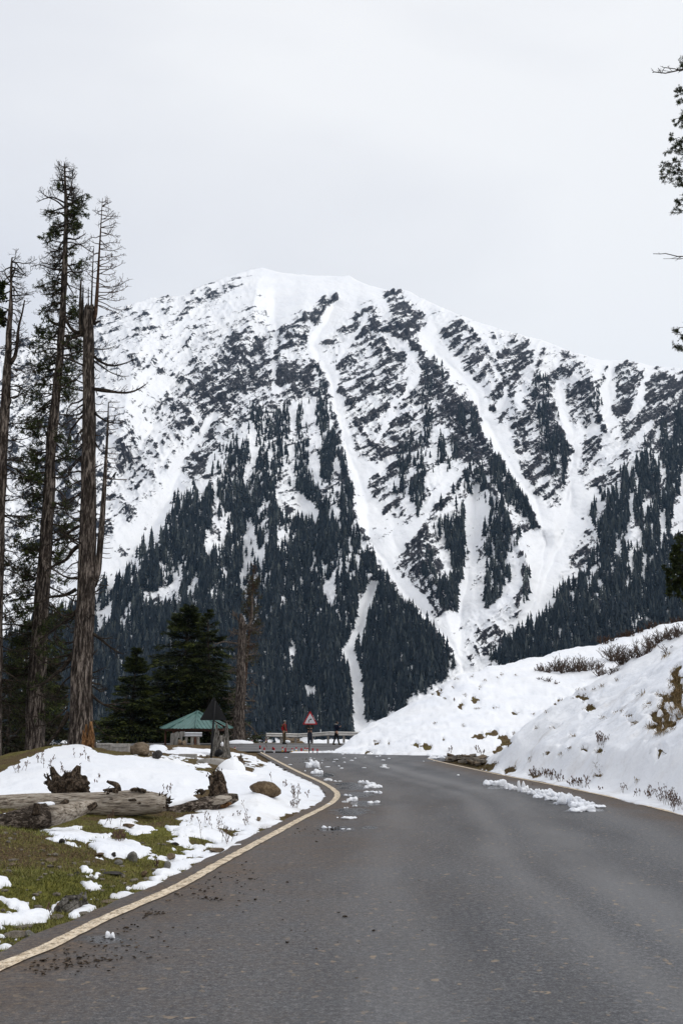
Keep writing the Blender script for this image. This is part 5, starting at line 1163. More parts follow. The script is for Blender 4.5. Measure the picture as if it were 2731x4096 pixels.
lA, qA, rA = log_thing('fallen_log', 'long smooth grey barkless log lying at the foot of the snow mound', [R1(-300, 615), R1(0, 600), R1(400, 590), R1(800, 592), R1(1000, 595), R1(1250, 585), R1(1400, 590), R1(1490, 580)], [17.6, 17.6, 17.5, 17.4, 17.4, 17.35, 17.3, 17.3],
                       np.array([150, 155, 170, 190, 215, 208, 180, 130]) / 2.24, M['log_grey'], 28, .07, 3)
mb = MB()
splinters(mb, P(*R1(1470, 560), 17.3), 10, .14, .03, rg, (.9, -.2, .3), .5); splinters(mb, P(*R1(1440, 530), 17.3), 6, .12, .03, rg, (.8, -.2, .6), .4); splinters(mb, P(*R1(1480, 630), 17.25), 8, .1, .03, rg, (.9, -.3, .0), .4)
for (x, y, l) in ((960, 485, .16), (1240, 468, .1), (1310, 480, .12)): splinters(mb, P(*R1(x, y + 10), 17.3), 5, l, .02, rg, (.5, 0, .6), .5)
adopt(mb.build('bark_scrap', M['root'], None, True, 'stuff'), lA)
mb = MB(); tube(mb, spline(wpath([R1(1060, 480), R1(1060, 440), R1(1030, 415), R1(985, 405), R1(960, 393)], 17.2), 9), rpx([60, 60, 55, 50, 44, 38, 30, 24, 18, 10], 17.2)[:10] if False else np.linspace(.065, .02, len(spline(wpath([R1(1060, 480), R1(1060, 440), R1(1030, 415), R1(985, 405), R1(960, 393)], 17.2), 9))), 8, None, True, .3, 5)
tube(mb, spline(wpath([R1(1060, 475), R1(1000, 470), R1(925, 472)], 17.15), 6), np.linspace(.06, .015, len(spline(wpath([R1(1060, 475), R1(1000, 470), R1(925, 472)], 17.15), 6))), 8, None, True, .4, 6)
tag(mb.build('bark_piece', M['root']), 'hooked dark piece of bark lying on the long grey log', 'bark')
mb = MB()
for (x0, y0, x1, y1, w) in ((1165, 470, 1250, 462, 24), (1230, 468, 1310, 478, 26), (1290, 470, 1305, 492, 22)): tube(mb, np.linspace(P(*R1(x0, y0), 17.25), P(*R1(x1, y1), 17.22), 5), np.array([.01, .03, .035, .03, .01]), 6, None, True, .4, 8)
tag(mb.build('bark_piece', M['root']), 'flat dark scrap of bark near the right end of the grey log', 'bark')
mb = MB()
for (x, y, w, h) in ((1190, 560, 60, 22), (1250, 590, 26, 16), (1000, 552, 34, 8)):
    c = P(*R1(x, y), 17.06); lump(mb, c, (w / 2.24 * 17 / FPX * .6, .05, h / 2.24 * 17 / FPX * .6), 2, .4, 2, int(x))
adopt(mb.build('knot_hole', M['root'], None, True, 'stuff'), lA)
lB, qB, rB = log_thing('fallen_log', 'dark barky log slanting in front of the grey log, half stripped of bark', [R1(-260, 900), R1(0, 805), R1(250, 745), R1(430, 700)], [14.1, 14.2, 14.35, 14.5], np.array([190, 185, 205, 200]) / 2.24, M['log_bark'], 26, .12, 9, .02)
mb = MB(); qq = wpath([R1(410, 712), R1(520, 685), R1(650, 655), R1(760, 625), R1(830, 600), R1(862, 592)], [14.48, 14.55, 14.65, 14.75, 14.8, 14.85])
tube(mb, qq, rpx(np.array([172, 168, 150, 120, 80, 40]) / 1.0 / 1.0, 14.65) / 2.24 * 1.0, 22, None, True, .12, 12); adopt(mb.build('bare_wood', M['log_grey']), lB)
for nm, pts, w in (('stub', [R1(325, 690), R1(328, 640), R1(332, 590)], [90, 66, 52]), ('stub', [R1(800, 640), R1(840, 612), R1(866, 592)], [60, 54, 44]), ('stub', [R1(560, 640), R1(590, 590), R1(600, 555)], [120, 90, 40]), ('stub', [R1(240, 790), R1(225, 745), R1(222, 720)], [50, 40, 26])):
    mb = MB(); dd_ = 14.3 if pts[0][0] < 200 else 14.65; tube(mb, spline(wpath(pts, dd_ - .05), 6), np.interp(np.linspace(0, 1, len(spline(wpath(pts, dd_ - .05), 6))), np.linspace(0, 1, len(w)), rpx(np.array(w) / 2.24, dd_)), 9, None, True, .3, 4); adopt(mb.build(nm, M['root']), lB)
mb = MB()
for i in range(150):     # loose plates of bark
    f = rg.uniform(.28, 1.0); j = int(f * (len(qB) - 1)); a = rg.uniform(-2.2, 1.2); T_ = unit(qB[-1] - qB[0]); sd_ = unit(np.cross(T_, [0, 0, 1])); up_ = np.cross(sd_, T_)
    nrm = math.cos(a) * up_ + math.sin(a) * sd_; tg = math.cos(a) * sd_ - math.sin(a) * up_; c = qB[j] + nrm * (rB[j] * 1.04)
    l, w_ = rg.uniform(.03, .09), rg.uniform(.012, .03); V = np.array([c - T_ * l, c + tg * w_, c + T_ * l, c - tg * w_, c + nrm * .018 + T_ * l * .2])
    mb.add(V, [(0, 1, 4), (1, 2, 4), (2, 3, 4), (3, 0, 4)])
adopt(mb.build('bark', M['log_bark'], None, False, 'stuff'), lB)
o = on_log(qB, rB, .30, .80, .5, .05, seed=3, side=-.75); tag(o, 'strip of snow lying on the dark barky log', 'snow')
mb = MB(); lump(mb, P(*R1(415, 605), 14.75), (.13, .08, .045), 3, .3, 1.5, 8); tag(mb.build('snow_clump', M['clump']), 'small snow lump lying between the dark log and the grey log', 'snow')
lC, qC, rC = log_thing('fallen_log', 'dark rotting log with snow on top and red rotten end, right of the grey log', [R2(80, 610), R2(200, 585), R2(400, 540), R2(560, 500), R2(640, 480), R2(690, 468)], [18.2, 18.3, 18.5, 18.7, 18.8, 18.8], np.array([100, 112, 118, 112, 86, 46]) / 1.96, M['log_bark'], 22, .2, 15, .03)
mb = MB(); tube(mb, wpath([R2(390, 520), R2(480, 505), R2(560, 490), R2(640, 470)], 18.55), rpx(np.array([30, 62, 66, 30]) / 1.96, 18.6), 12, None, True, .25, 3); adopt(mb.build('bare_wood', M['log_grey']), lC)
mb = MB(); tube(mb, wpath([R2(520, 545), R2(580, 530), R2(640, 515)], 18.6), rpx(np.array([24, 44, 18]) / 1.96, 18.6), 9, None, True, .3, 4); adopt(mb.build('rotten_wood', M['rot']), lC)
o = on_log(qC, rC, .03, .50, .62, .09, seed=5, side=-.35); tag(o, 'thick snow strip lying on the dark rotting log', 'snow')
def root_thing(name, label, cat, arms, body, d, mat, seed):
    o = thing(name, label, cat, P(*body[0], d)); rr = np.random.RandomState(seed)
    mb = MB(); c = P(*body[0], d); lump(mb, c, tuple(body[1]), 4, .45, 2.6, seed); splinters(mb, c + np.array([0, -.05, body[1][2] * .6]), 14, body[1][2] * .9, .02, rr, (0, 0, 1.), .8); adopt(mb.build('root_body', mat), o)
    for i, (pts, w) in enumerate(arms):
        mb = MB(); q = spline(wpath(pts, d), 12); r = np.interp(np.linspace(0, 1, len(q)), np.linspace(0, 1, len(w)), rpx(w, d)); tube(mb, q, r, 12, None, True, .4, seed + i, 0, .012); splinters(mb, q[-1], 4, .06, .014, rr, unit(q[-1] - q[-3]), .5)
        for k_ in range(7): j = rr.randint(2, len(q) - 1); splinters(mb, q[j] + rr.normal(0, .03, 3), 1, .08, .016, rr, (rr.choice([-1, 1]) * .8, -.3, .8), .4)
        adopt(mb.build('root_horn', mat), o)
    return o
root_thing('uprooted_stump', 'dark two horned broken root stump standing behind the logs', 'stump', [([R1(600, 480), R1(545, 420), R1(490, 340), R1(462, 265)], np.array([150, 130, 70, 34]) / 2.24), ([R1(640, 500), R1(660, 400), R1(680, 320), R1(710, 255)], np.array([190, 150, 96, 40]) / 2.24), ([R1(700, 420), R1(740, 470), R1(790, 530), R1(825, 560)], np.array([90, 80, 60, 24]) / 2.24), ([R1(520, 450), R1(450, 420), R1(405, 405)], np.array([70, 56, 14]) / 2.24), ([R1(470, 440), R1(440, 380), R1(430, 330)], np.array([60, 40, 10]) / 2.24), ([R1(650, 360), R1(610, 335), R1(595, 320)], np.array([50, 30, 8]) / 2.24)],
           (R1(620, 450), (.33, .2, .22)), 17.9, M['root'], 21)
root_thing('broken_root', 'jagged upright root at the end of the dark rotting log', 'stump', [([R2(560, 470), R2(520, 400), R2(490, 330), R2(465, 300)], np.array([130, 110, 70, 26]) / 1.96), ([R2(550, 440), R2(555, 360), R2(560, 300), R2(550, 262)], np.array([120, 90, 60, 14]) / 1.96), ([R2(530, 330), R2(510, 290), R2(500, 262)], np.array([60, 36, 8]) / 1.96), ([R2(540, 320), R2(535, 280), R2(528, 248)], np.array([50, 30, 8]) / 1.96), ([R2(420, 440), R2(395, 415), R2(368, 432)], np.array([50, 36, 10]) / 1.96)],
           (R2(535, 420), (.17, .15, .20)), 18.9, M['root'], 22)
# hollow grey stump and mossy stump
o = thing('hollow_stump', 'grey hollow tree stump with dark cavity behind the black sign post', 'stump', P(880, 3024, 38))
mb = MB(); K = 28
def Z9(x, y): return (600 + x / 3.92, 2780 + y / 3.92)
base = P(*Z9(1110, 955), 38); th = np.arange(K) * 2 * math.pi / K; rr_s = np.random.RandomState(4); top = .55 + .55 * np.maximum(np.cos(th * 1 - .2), 0) ** 3 * .9 + .45 * np.maximum(np.cos(th - math.pi + .1), 0) ** 4 + .18 * rr_s.rand(K)
rows_ = []
for f in np.linspace(0, 1, 12):
    r = (.33 * (1 - .35 * f) + .10 * (1 - f) ** 3) * (1 + .14 * (vnoise(np.cos(th) * 3, np.sin(th) * 3, np.full(K, f * 1.2), seed=3) - .5) * 2); rows_.append(np.stack([base[0] + r * np.cos(th), base[1] + r * np.sin(th), base[2] - .05 + (top + .1) * f], 1))
inn = []
for f in np.linspace(1, .2, 5):
    r = .2 * (1 - .2 * f) * np.ones(K); inn.append(np.stack([base[0] + r * np.cos(th), base[1] + r * np.sin(th), base[2] + top * f - .02], 1))
V = np.concatenate(rows_ + inn); mb.add(V, grid_faces(len(rows_) + len(inn), K, True)); adopt(mb.build('trunk', M['old_wood']), o)
mb = MB(); lump(mb, P(*Z9(1085, 920), 37.66), (.17, .08, .17), 3, .3, 2, 3); adopt(mb.build('cavity', M['black']), o)  # solid black lump painted in for the shade inside the hollow
for x0, y0, x1, y1, w in ((1075, 700, 1078, 555, 30), (1205, 700, 1212, 570, 42), (1045, 780, 1050, 610, 26)):
    mb = MB(); q = np.linspace(P(*Z9(x0, y0), 37.9), P(*Z9(x1, y1), 37.9), 8); tube(mb, q, np.linspace(w, w * .6, 8) / 3.92 / 2 * 38 / FPX, 7, None, True, .25, 3); adopt(mb.build('splinter', M['old_wood']), o)
mb = MB(); lump(mb, P(*Z9(1133, 770), 37.6), (.06, .05, .09), 2, .3, 2, 3); tag(mb.build('snow_clump', M['clump']), 'tiny snow lump caught on the hollow grey stump', 'snow')
o = thing('old_stump', 'small dark mossy stump with snow heaped on its left side', 'stump', P(965, 3090, 27.5))
mb = MB(); q = wpath([R2(722, 290), R2(712, 240), R2(708, 190), R2(712, 160)], 27.5); tube(mb, spline(q, 14), np.interp(np.linspace(0, 1, len(spline(q, 14))), [0, .5, 1], rpx(np.array([88, 62, 40]) / 1.96, 27.5)), 16, None, True, .3, 6, 0, .02); splinters(mb, q[-1], 8, .14, .02, rg); adopt(mb.build('trunk', M['root']), o)
mb = MB(); lump(mb, P(*R2(615, 310), 27.3), (.75, .5, .22), 3, .15, 1.0, 5); lump(mb, P(*R2(640, 285), 27.45), (.40, .36, .40), 3, .15, 1.0, 7); lump(mb, P(*R2(660, 250), 27.5), (.22, .25, .36), 3, .12, 1.0, 9); tag(mb.build('snow_heap', M['clump']), 'heap of snow leaning on the small mossy stump', 'snow')
# rocks
def rock(label, cxy, wh, d=None, mat='rock_grey', seed=0, name='rock', facet=5, sub=3, depth=.8, sink=.25, rough=.25):
    p = at(*cxy) if d is None else P(cxy[0], cxy[1], d); d = p[1]; rx, rz_ = wh[0] / 2 * d / FPX, wh[1] * d / FPX
    mb = MB(); lump(mb, (0, 0, rz_ * (.5 - sink * .5)), (rx, rx * depth, rz_ * .62), sub, rough, 1.4, seed, None, None, seed * .7, facet); o = mb.build(name, M[mat], None, False if facet else True); o.location = p
    return tag(o, label, 'rock')
rock('big rounded tan boulder on the grass behind the snow mound', (561, 3022), (94, 48), None, 'rock_tan', 3, 'boulder', 2, 4)
rock('dark pointed rock right of the tan boulder', (631, 3036), (42, 34), None, 'rock_dark', 5)
rock('brown boulder in the snow beside the road bend', (1060, 3178), (134, 50), None, 'rock_brown', 9, 'boulder', 4, 4, .7)
rock('flat brown rock poking from the snow patch under the grey log', (515, 3310), (62, 16), None, 'rock_brown', 2)
rock('grey green angular stone on the edge of the middle snow patch', (530, 3446), (46, 36), None, 'rock_grey', 12)
rock('reddish flat rock under the left of the middle snow patch', (400, 3424), (36, 12), None, 'rock_brown', 14)
rock('dark rock at the front rim of the middle snow patch', (457, 3424), (24, 14), None, 'rock_dark', 15)
rock('brown grey rock between snow strips near the road line', (685, 3440), (44, 22), None, 'rock_tan', 16)
rock('pale speckled stone close to the road line', (668, 3472), (36, 24), None, 'rock_grey', 17)
rock('brown slab at the snow edge just above the road line', (865, 3412), (60, 18), None, 'rock_tan', 18)
rock('grey striped stone on the grass below the middle snow patch', (475, 3466), (34, 18), None, 'rock_grey', 19)
rock('flat pinkish slab on the grass slope', (205, 3450), (52, 14), None, 'rock_tan', 20, facet=3)
rock('small tan slab left on the grass slope', (48, 3464), (34, 14), None, 'rock_tan', 21)
rock('long brown bark coloured rock lying in the grass', (450, 3500), (92, 9), None, 'rock_dark', 22)
rock('black lump in the grass left of the small snow strip', (308, 3502), (24, 14), None, 'rock_dark', 23)
rock('dark stone beside the snow strip above the grass slope', (248, 3375), (32, 18), None, 'rock_dark', 24)
rock('dark reddish stone by the lower snow strip near the road', (578, 3508), (34, 22), None, 'rock_brown', 25)
rock('flat pale slab near the road at the lower left', (230, 3676), (56, 16), None, 'slate', 26)
rock('long flat stone at the bottom left verge', (60, 3752), (86, 22), None, 'slate', 27, facet=3)
rock('squarish pale stone on top of the bottom left verge', (118, 3748), (44, 24), None, 'rock_grey', 28)
rock('tan block stone above the bottom left verge', (92, 3738), (40, 18), None, 'rock_tan', 29)
rock('thin flat stone at the left picture edge by the road line', (20, 3826), (50, 8), None, 'slate', 30)
rock('flat stone under the snow beside the splintered wood', (330, 3660), (50, 14), None, 'slate', 32)
rock('small slab between splintered wood and the road line', (440, 3610), (80, 9), None, 'rock_tan', 33)
rock('tan slab in the snow strip by the bend', (1035, 3285), (30, 14), None, 'rock_tan', 34)
rock('grey rock at the front edge of the bend snow', (700, 3385), (40, 12), None, 'rock_dark', 35)
o = bbox_obj('concrete_block', (-.28, -.12, -.08), (.28, .12, .13), M['concrete'], None, .02); o.location = at(752, 3033); tag(o, 'grey concrete block lying on the grass behind the snow mound', 'block')
mb = MB(); lump(mb, (0, 0, .02), (.52, .35, .15), 3, .12, 1.3, 4, None, None, .1, 3); o = mb.build('footing', M['concrete']); o.location = at(845, 3058) + [0, .3, 0]; tag(o, 'stained concrete footing of the black sign post', 'footing')
def Zc(x, y): return (x / 1.4255, 2400 + y / 1.4255)
for k_, (x0, x1, y0, y1, lb) in enumerate(((545, 642, 818, 842, 'left slab of the low grey parapet beside the big trunk'), (640, 742, 822, 862, 'right slab of the low grey parapet beside the big trunk'))):
    a = P(*Zc(x0, y1), 37 + k_ * -.6); b_ = P(*Zc(x1, y1), 37 + k_ * -.6); h_ = (y1 - y0) / 1.4255 * 37 / FPX
    o = thing('parapet_slab', lb, 'parapet', a * .5 + b_ * .5); L = np.linalg.norm(b_ - a)
    e1 = bbox_obj('slab', (-L / 2, -.15, -.3), (L / 2 - .02, .15, h_ * .55), M['concrete'], o, .015); e2 = bbox_obj('coping', (-L / 2, -.19, h_ * .55 + .003), (L / 2 - .02, .19, h_), M['concrete'], o, .015)
    o.rotation_euler = (0, 0, math.atan2(b_[1] - a[1], b_[0] - a[0]))
# splintered wood block at lower left
o = thing('splintered_wood', 'splintered grey chunk of old wood beside the road at lower left', 'wood', at(275, 3655))
b0 = at(275, 3655); dW = b0[1]
for k_, (x0, y0, x1, y1, w0, w1) in enumerate(((478, 665, 600, 560, 40, 70), (520, 690, 700, 570, 70, 60), (590, 690, 740, 580, 60, 50), (560, 560, 720, 535, 34, 30), (620, 600, 790, 585, 60, 26), (690, 560, 740, 495, 44, 20), (760, 570, 770, 490, 40, 16), (590, 530, 700, 520, 22, 14))):
    mb = MB(); q = np.linspace(P(*R3(x0, y0), dW + .02 * k_), P(*R3(x1, y1), dW + .1 + .02 * k_), 8); tube(mb, q, np.linspace(w0, w1, 8) / 2.24 / 2 * dW / FPX, 7, None, True, .35, k_); adopt(mb.build('wood_shard', M['old_wood'], None, False), o)
# slate heap in the inner corner of the bend
mb = MB(); rg = np.random.RandomState(8)
ns_ = 0
for i in range(46):
    px = rg.uniform(1790, 1930); py = rg.uniform(3034, 3064); 
    if px < 1830 and py > 3050: continue
    p = at(px, py); a = rg.uniform(0, 3.1); R_ = Matrix.Rotation(a, 3, 'Z') @ Matrix.Rotation(rg.normal(0, .25), 3, 'X') @ Matrix.Rotation(rg.normal(0, .25), 3, 'Y')
    l, w_, h_ = rg.uniform(.12, .34), rg.uniform(.08, .2), rg.uniform(.02, .05)
    mb2 = MB(); box(mb2, (-l, -w_, -h_), (l, w_, h_)); o = mb2.build('slate_stone', M['slate'] if i % 3 else M['rock_tan'], None, False); o.matrix_world = Matrix.Translation(p + np.array([0, 0, h_ + .03 + .10 * rg.rand()])) @ R_.to_4x4()
    tag(o, 'flat slate stone of the heap in the inner corner of the bend', 'stone', 'slate stones heaped in the bend')
# small stones scattered on the verge (too small to tell apart)
mb = MB(); rg = np.random.RandomState(9)
for i in range(520):
    if i < 330: px, py = rg.uniform(0, 900), rg.uniform(3380, 3880)
    else: px, py = rg.uniform(560, 1150), rg.uniform(2985, 3110)
    r = ray(px, py)
    p = flat(px, py)
    if p[0] > xl(p[1]) - .4: continue
    z, h, t_ = hs(p[0], p[1])
    if t_[0] > 0.0: continue
    s_ = rg.uniform(.012, .04) * (1 if i < 330 else 1.8); v, f = ICO[1]; q = v * np.array([s_ * rg.uniform(.8, 1.8), s_, s_ * .55]) * rg.uniform(.75, 1.2, (len(v), 1)); a = rg.uniform(0, 6)
    q = q @ np.array([[math.cos(a), math.sin(a), 0], [-math.sin(a), math.cos(a), 0], [0, 0, 1]]); mb.add(q + [p[0], p[1], h[0] + s_ * .2], f)
mb.build('gravel', M['slate'], None, False, 'stuff')
# clods of dirt and leaves on the asphalt
mb = MB(); rg = np.random.RandomState(10)
CL = [((300, 3850), 150, 50, 90), ((620, 3655), 60, 14, 30), ((850, 3600), 60, 8, 22), ((180, 3880), 120, 26, 18), ((500, 3700), 250, 60, 40), ((900, 3500), 250, 60, 40), ((1250, 3330), 140, 30, 30), ((1250, 3040), 140, 20, 26), ((2300, 3170), 300, 40, 40), ((1400, 3700), 700, 220, 26), ((420, 3790), 300, 60, 120), ((800, 3560), 300, 60, 90)]
for (cx0, cy0), sx, sy, n in CL:
    for i in range(n):
        p = flat(cx0 + rg.normal(0, sx * .5), cy0 + rg.normal(0, sy * .5))
        if not (xl(p[1]) + .15 < p[0] < xr(min(p[1], 44)) - .1): continue
        s_ = rg.uniform(.003, .0095) * (1 + p[1] / 25) * (1.6 if rg.rand() < .08 else 1); v, f = ICO[1]; q = v * np.array([s_ * rg.uniform(.8, 2.0), s_, s_ * .5]) * rg.uniform(.6, 1.2, (len(v), 1)); mb.add(q + [p[0], p[1], .008 + s_ * .2], f)
mb.build('dirt', M['root'], None, False, 'stuff')

# ------------------------------------------------------------------ lumps of snow on the asphalt
def clump(label, cxy, wh, seed, n=4, group=None, name='snow_clump'):
    p = flat(*cxy); d = p[1]; w, h = wh[0] * d / FPX, wh[1] * d / FPX; mb = MB(); r_ = np.random.RandomState(seed)
    for i in range(n):
        x = (i / max(1, n - 1) - .5) * w * .62 if n > 1 else 0; s_ = r_.uniform(.7, 1.15)
        lump(mb, (x + r_.normal(0, .03) * w, r_.normal(0, .12) * w, h * .20), (w * (.28 if n > 1 else .5) * s_, w * .26 * s_, h * .72 * s_ * r_.uniform(.7, 1.1)), 3, .5, 2.0, seed * 10 + i, None, -h * .22, r_.uniform(0, 3), 2)
    o = mb.build(name, M['clump']); o.location = (p[0], p[1], .004); return tag(o, label, 'snow', group)
def W5(x, y): return (1000 + x / 1.568, 2900 + y / 1.568)
for k_, (lb, c, wh, n) in enumerate((
        ('tall snow clump on the left lane, farthest of the big ones', W5(393, 267), (52, 30), 4), ('snow clump just nearer than the tall one', W5(420, 308), (48, 20), 4), ('small snow lump above the tall clump', W5(377, 222), (10, 7), 1), ('small snow lump behind the tall clump', W5(400, 233), (24, 8), 2),
        ('low snow clump left of the wet streaks', W5(492, 350), (30, 10), 3), ('tiny snow lump beside the white line at the bend', W5(345, 292), (10, 5), 1), ('flat snow lump right of the low clump', W5(548, 356), (26, 4), 2), ('lone snow lump on the middle of the far lane', W5(556, 262), (15, 7), 1),
        ('left block of the broken snow slab on the left lane', W5(711, 368), (42, 17), 3), ('middle block of the broken snow slab on the left lane', W5(760, 376), (34, 12), 3), ('right flattened block of the broken snow slab', W5(772, 395), (62, 13), 4), ('small snow lump below the right end of the broken slab', W5(803, 432), (25, 12), 2), ('thin icy lump left below the broken slab', W5(750, 424), (36, 6), 2),
        ('snow lump on the wet streak, upper left', W5(615, 446), (26, 8), 2), ('snow lump with two humps on the wet streak', W5(640, 480), (38, 18), 4), ('snow lump left of the two humped one', W5(596, 488), (24, 12), 3), ('thin snow crust right on the wet streak', W5(775, 488), (44, 8), 2), ('small snow lump low on the wet streak', W5(656, 512), (20, 8), 2), ('tiny snow lump left low on the wet streak', W5(604, 522), (18, 6), 2),
        ('long flat snow lump below the wet streak', W5(628, 588), (56, 10), 3), ('small snow chip left of the long flat lump', W5(548, 583), (18, 4), 1), ('rounded snow lump on the lowest wet patch', W5(483, 650), (32, 12), 2), ('tiny snow chip right of the rounded lump', W5(525, 651), (8, 6), 1), ('flat icy crust on the lowest wet patch', W5(600, 655), (34, 4), 2),
        ('single peaked snow lump on the near wet patch at lower left', R3(985, 905), (42, 26), 2), ('snow lump by the line at the tip of the bend', W5(495, 498), (22, 6), 1),
        ('white snow heap at the tip of the inner corner', W5(1165, 213), (60, 14), 4), ('small snow chip on the asphalt before the inner corner', W5(1305, 317), (12, 5), 1), ('snow chip beside the inner corner line', W5(1087, 230), (12, 5), 1),
        ('left end block of the ploughed snow row, set apart', (1978, 3142), (78, 26), 6))):
    clump(lb, c, wh, 40 + k_, n)
rg = np.random.RandomState(12)
row = [((2035, 3155), (34, 26)), ((2060, 3160), (40, 20)), ((2083, 3168), (26, 38)), ((2106, 3168), (44, 24)), ((2130, 3178), (44, 22)), ((2152, 3180), (50, 24)), ((2160, 3190), (40, 18)), ((2185, 3182), (50, 24)), ((2212, 3188), (54, 22)), ((2205, 3202), (50, 18)), ((2236, 3192), (50, 22)), ((2262, 3200), (50, 24)), ((2262, 3218), (64, 48)), ((2292, 3206), (50, 22)), ((2300, 3228), (50, 24)), ((2318, 3216), (50, 22)), ((2345, 3220), (54, 18)), ((2320, 3232), (60, 22)), ((2375, 3230), (84, 14)), ((2150, 3192), (34, 12)), ((2230, 3216), (30, 8)), ((2330, 3246), (84, 22))]
for k_, (c, wh) in enumerate(row):
    clump(['snow lump in the ploughed row on the right lane', 'biggest bulging lump of the ploughed snow row', 'nearest flat lump in front of the ploughed snow row'][1 if k_ == 12 else 2 if k_ == 21 else 0], c, wh, 140 + k_, 3, 'lumps of the ploughed snow row')
# little flat chips along the far end of the asphalt
mb = MB()
for i in range(40):
    px, py = rg.uniform(1090, 1560), rg.uniform(3014, 3075); p = flat(px, py)
    if p[0] < xl(p[1]) + .2: continue
    lump(mb, (p[0], p[1], .01), (rg.uniform(.03, .14), rg.uniform(.03, .1), rg.uniform(.015, .04)), 1, .4, 2, i)
mb.build('snow_crumbs', M['clump'], None, True, 'stuff')

# ------------------------------------------------------------------ dry weeds, shrubs, grass
def weed(label, cxy, hpx, seed, n=3, spread=.12, group=None, heads=True, mat='weed', name='dry_weed', cat='plant'):
    p = at(*cxy); d = p[1]; H = hpx * d / FPX; mb = MB(); r_ = np.random.RandomState(seed)
    for i in range(n):
        q = bpath((r_.normal(0, spread * .4), r_.normal(0, spread * .4), -.03), (r_.normal(0, .25), r_.normal(0, .25), 1), H * r_.uniform(.6, 1.05), 6, r_, -.02, .02, .08); rad = max(.0028, d * .00017)
        tube(mb, q, np.linspace(rad * 1.3, rad * .7, 7), 3, cap=False)
        tp = twigs(mb, q, rad * .8, r_, 5, H * .25, 1, .6, start=.35)
        if heads:
            for t in tp: lump(mb, t[-1], (rad * 2.2, rad * 2.2, rad * 5), 1, .3, 1, 3)
    o = mb.build(name, M[mat]); o.location = p; return tag(o, label, cat, group)
for k_, (lb, c, h, n) in enumerate((
        ('tall thin dry weed in front of the snow strip near the bend', (835, 3378), 145, 1), ('dry weed with curled heads on the snow left of the road bend', (870, 3325), 70, 4), ('red brown bushy weed on the snow edge above the road line', (905, 3375), 80, 8), ('dead weed clump with curled tips before the road bend', (985, 3300), 50, 4), ('dry weeds on the bend snow, widest clump', (1180, 3195), 60, 9), ('low dry weeds under the widest bend clump', (1175, 3230), 40, 8),
        ('thin weed pair right on the bend snow', (1232, 3190), 34, 2), ('short dark weed behind the boulder on the bend snow', (1145, 3150), 34, 3), ('single stem beside the brown boulder', (1080, 3130), 60, 1), ('fine dry weed left in the bend snow', (762, 3290), 50, 2), ('dry weed left of the curled one on the snow', (810, 3296), 52, 3), ('small weed poking through snow in front of the rotting log', (962, 3264), 24, 3), ('long thin stem leaning over the bend snow', (1000, 3275), 75, 1),
        ('brush of dry grass stems behind the middle snow patch', (475, 3362), 50, 22), ('thin stems in front of the grey log', (435, 3300), 60, 3), ('stem standing on the slope by the grey log', (462, 3310), 45, 2),
        ('dead weed on the snow mound, left', (70, 3095), 46, 4), ('drooping dead weed on the snow mound crest', (96, 3085), 60, 2), ('dark dead weed high on the snow mound', (168, 3050), 50, 4), ('dead weed right of the dark one on the mound', (187, 3075), 60, 3), ('weed on the mound near the rotten trunk', (322, 3035), 55, 3), ('weed behind the two horned stump', (247, 3090), 46, 3), ('weed stem right of the mound middle', (368, 3050), 40, 2), ('short weed on the mound above the log', (398, 3122), 30, 2), ('weed left of the hooked bark on the mound', (382, 3130), 22, 2),
        ('weed tuft at the mound edge before the rotting log', (662, 3160), 26, 4), ('weed stem at the mound edge right', (675, 3175), 30, 2), ('dry stems beside the splintered wood', (170, 3670), 70, 1), ('leaning twig on the splintered wood', (205, 3650), 40, 2), ('short stub stem on the lower left snow', (88, 3695), 22, 1), ('thin red weed near the pale speckled stone', (640, 3470), 55, 3))):
    weed(lb, c, h, 300 + k_, n)
for k_, (px, py, h, n) in enumerate(((455, 2985, 34, 8), (470, 2988, 26, 8), (600, 2972, 34, 10), (615, 2975, 40, 10), (640, 2978, 26, 8), (665, 2978, 30, 9), (590, 2985, 20, 8), (1077, 3002, 40, 1), (1142, 3002, 45, 1), (965, 2996, 20, 2))):
    weed('dry straw coloured weed near the shelter fence' if k_ < 7 else 'thin bare stem among the striped kerb posts', (px, py), h, 360 + k_, n, .3, 'weeds by the shelter' if k_ < 7 else 'stems among the kerb posts', False, 'straw' if k_ < 7 else 'weed')
for k_, (px, py, h, n) in enumerate(((2135, 3108, 42, 9), (2150, 3112, 30, 10), (2190, 3115, 36, 8), (2215, 3122, 44, 8), (2235, 3128, 34, 6), (2290, 3140, 32, 6), (2310, 3148, 36, 7), (2330, 3152, 40, 5), (2350, 3155, 66, 2), (2485, 3172, 52, 3), (2395, 3160, 18, 3), (2560, 3185, 40, 5), (2578, 3190, 50, 5), (2600, 3195, 30, 4), (2640, 3205, 40, 4), (2662, 3210, 62, 8), (2680, 3220, 70, 10), (2700, 3228, 60, 10), (2718, 3240, 55, 10), (2730, 3246, 50, 8), (1800, 3015, 24, 3), (1915, 3020, 30, 3), (1930, 3020, 26, 3), (2400, 2985, 46, 9), (2410, 2990, 40, 8), (1822, 2808, 26, 1))):
    weed('dry reddish weeds at the foot of the snowy embankment' if k_ < 20 else 'few dry stems on the snow near the road', (px, py), h, 380 + k_, n, .2, 'weeds along the embankment foot' if k_ < 20 else 'stems in the roadside snow')
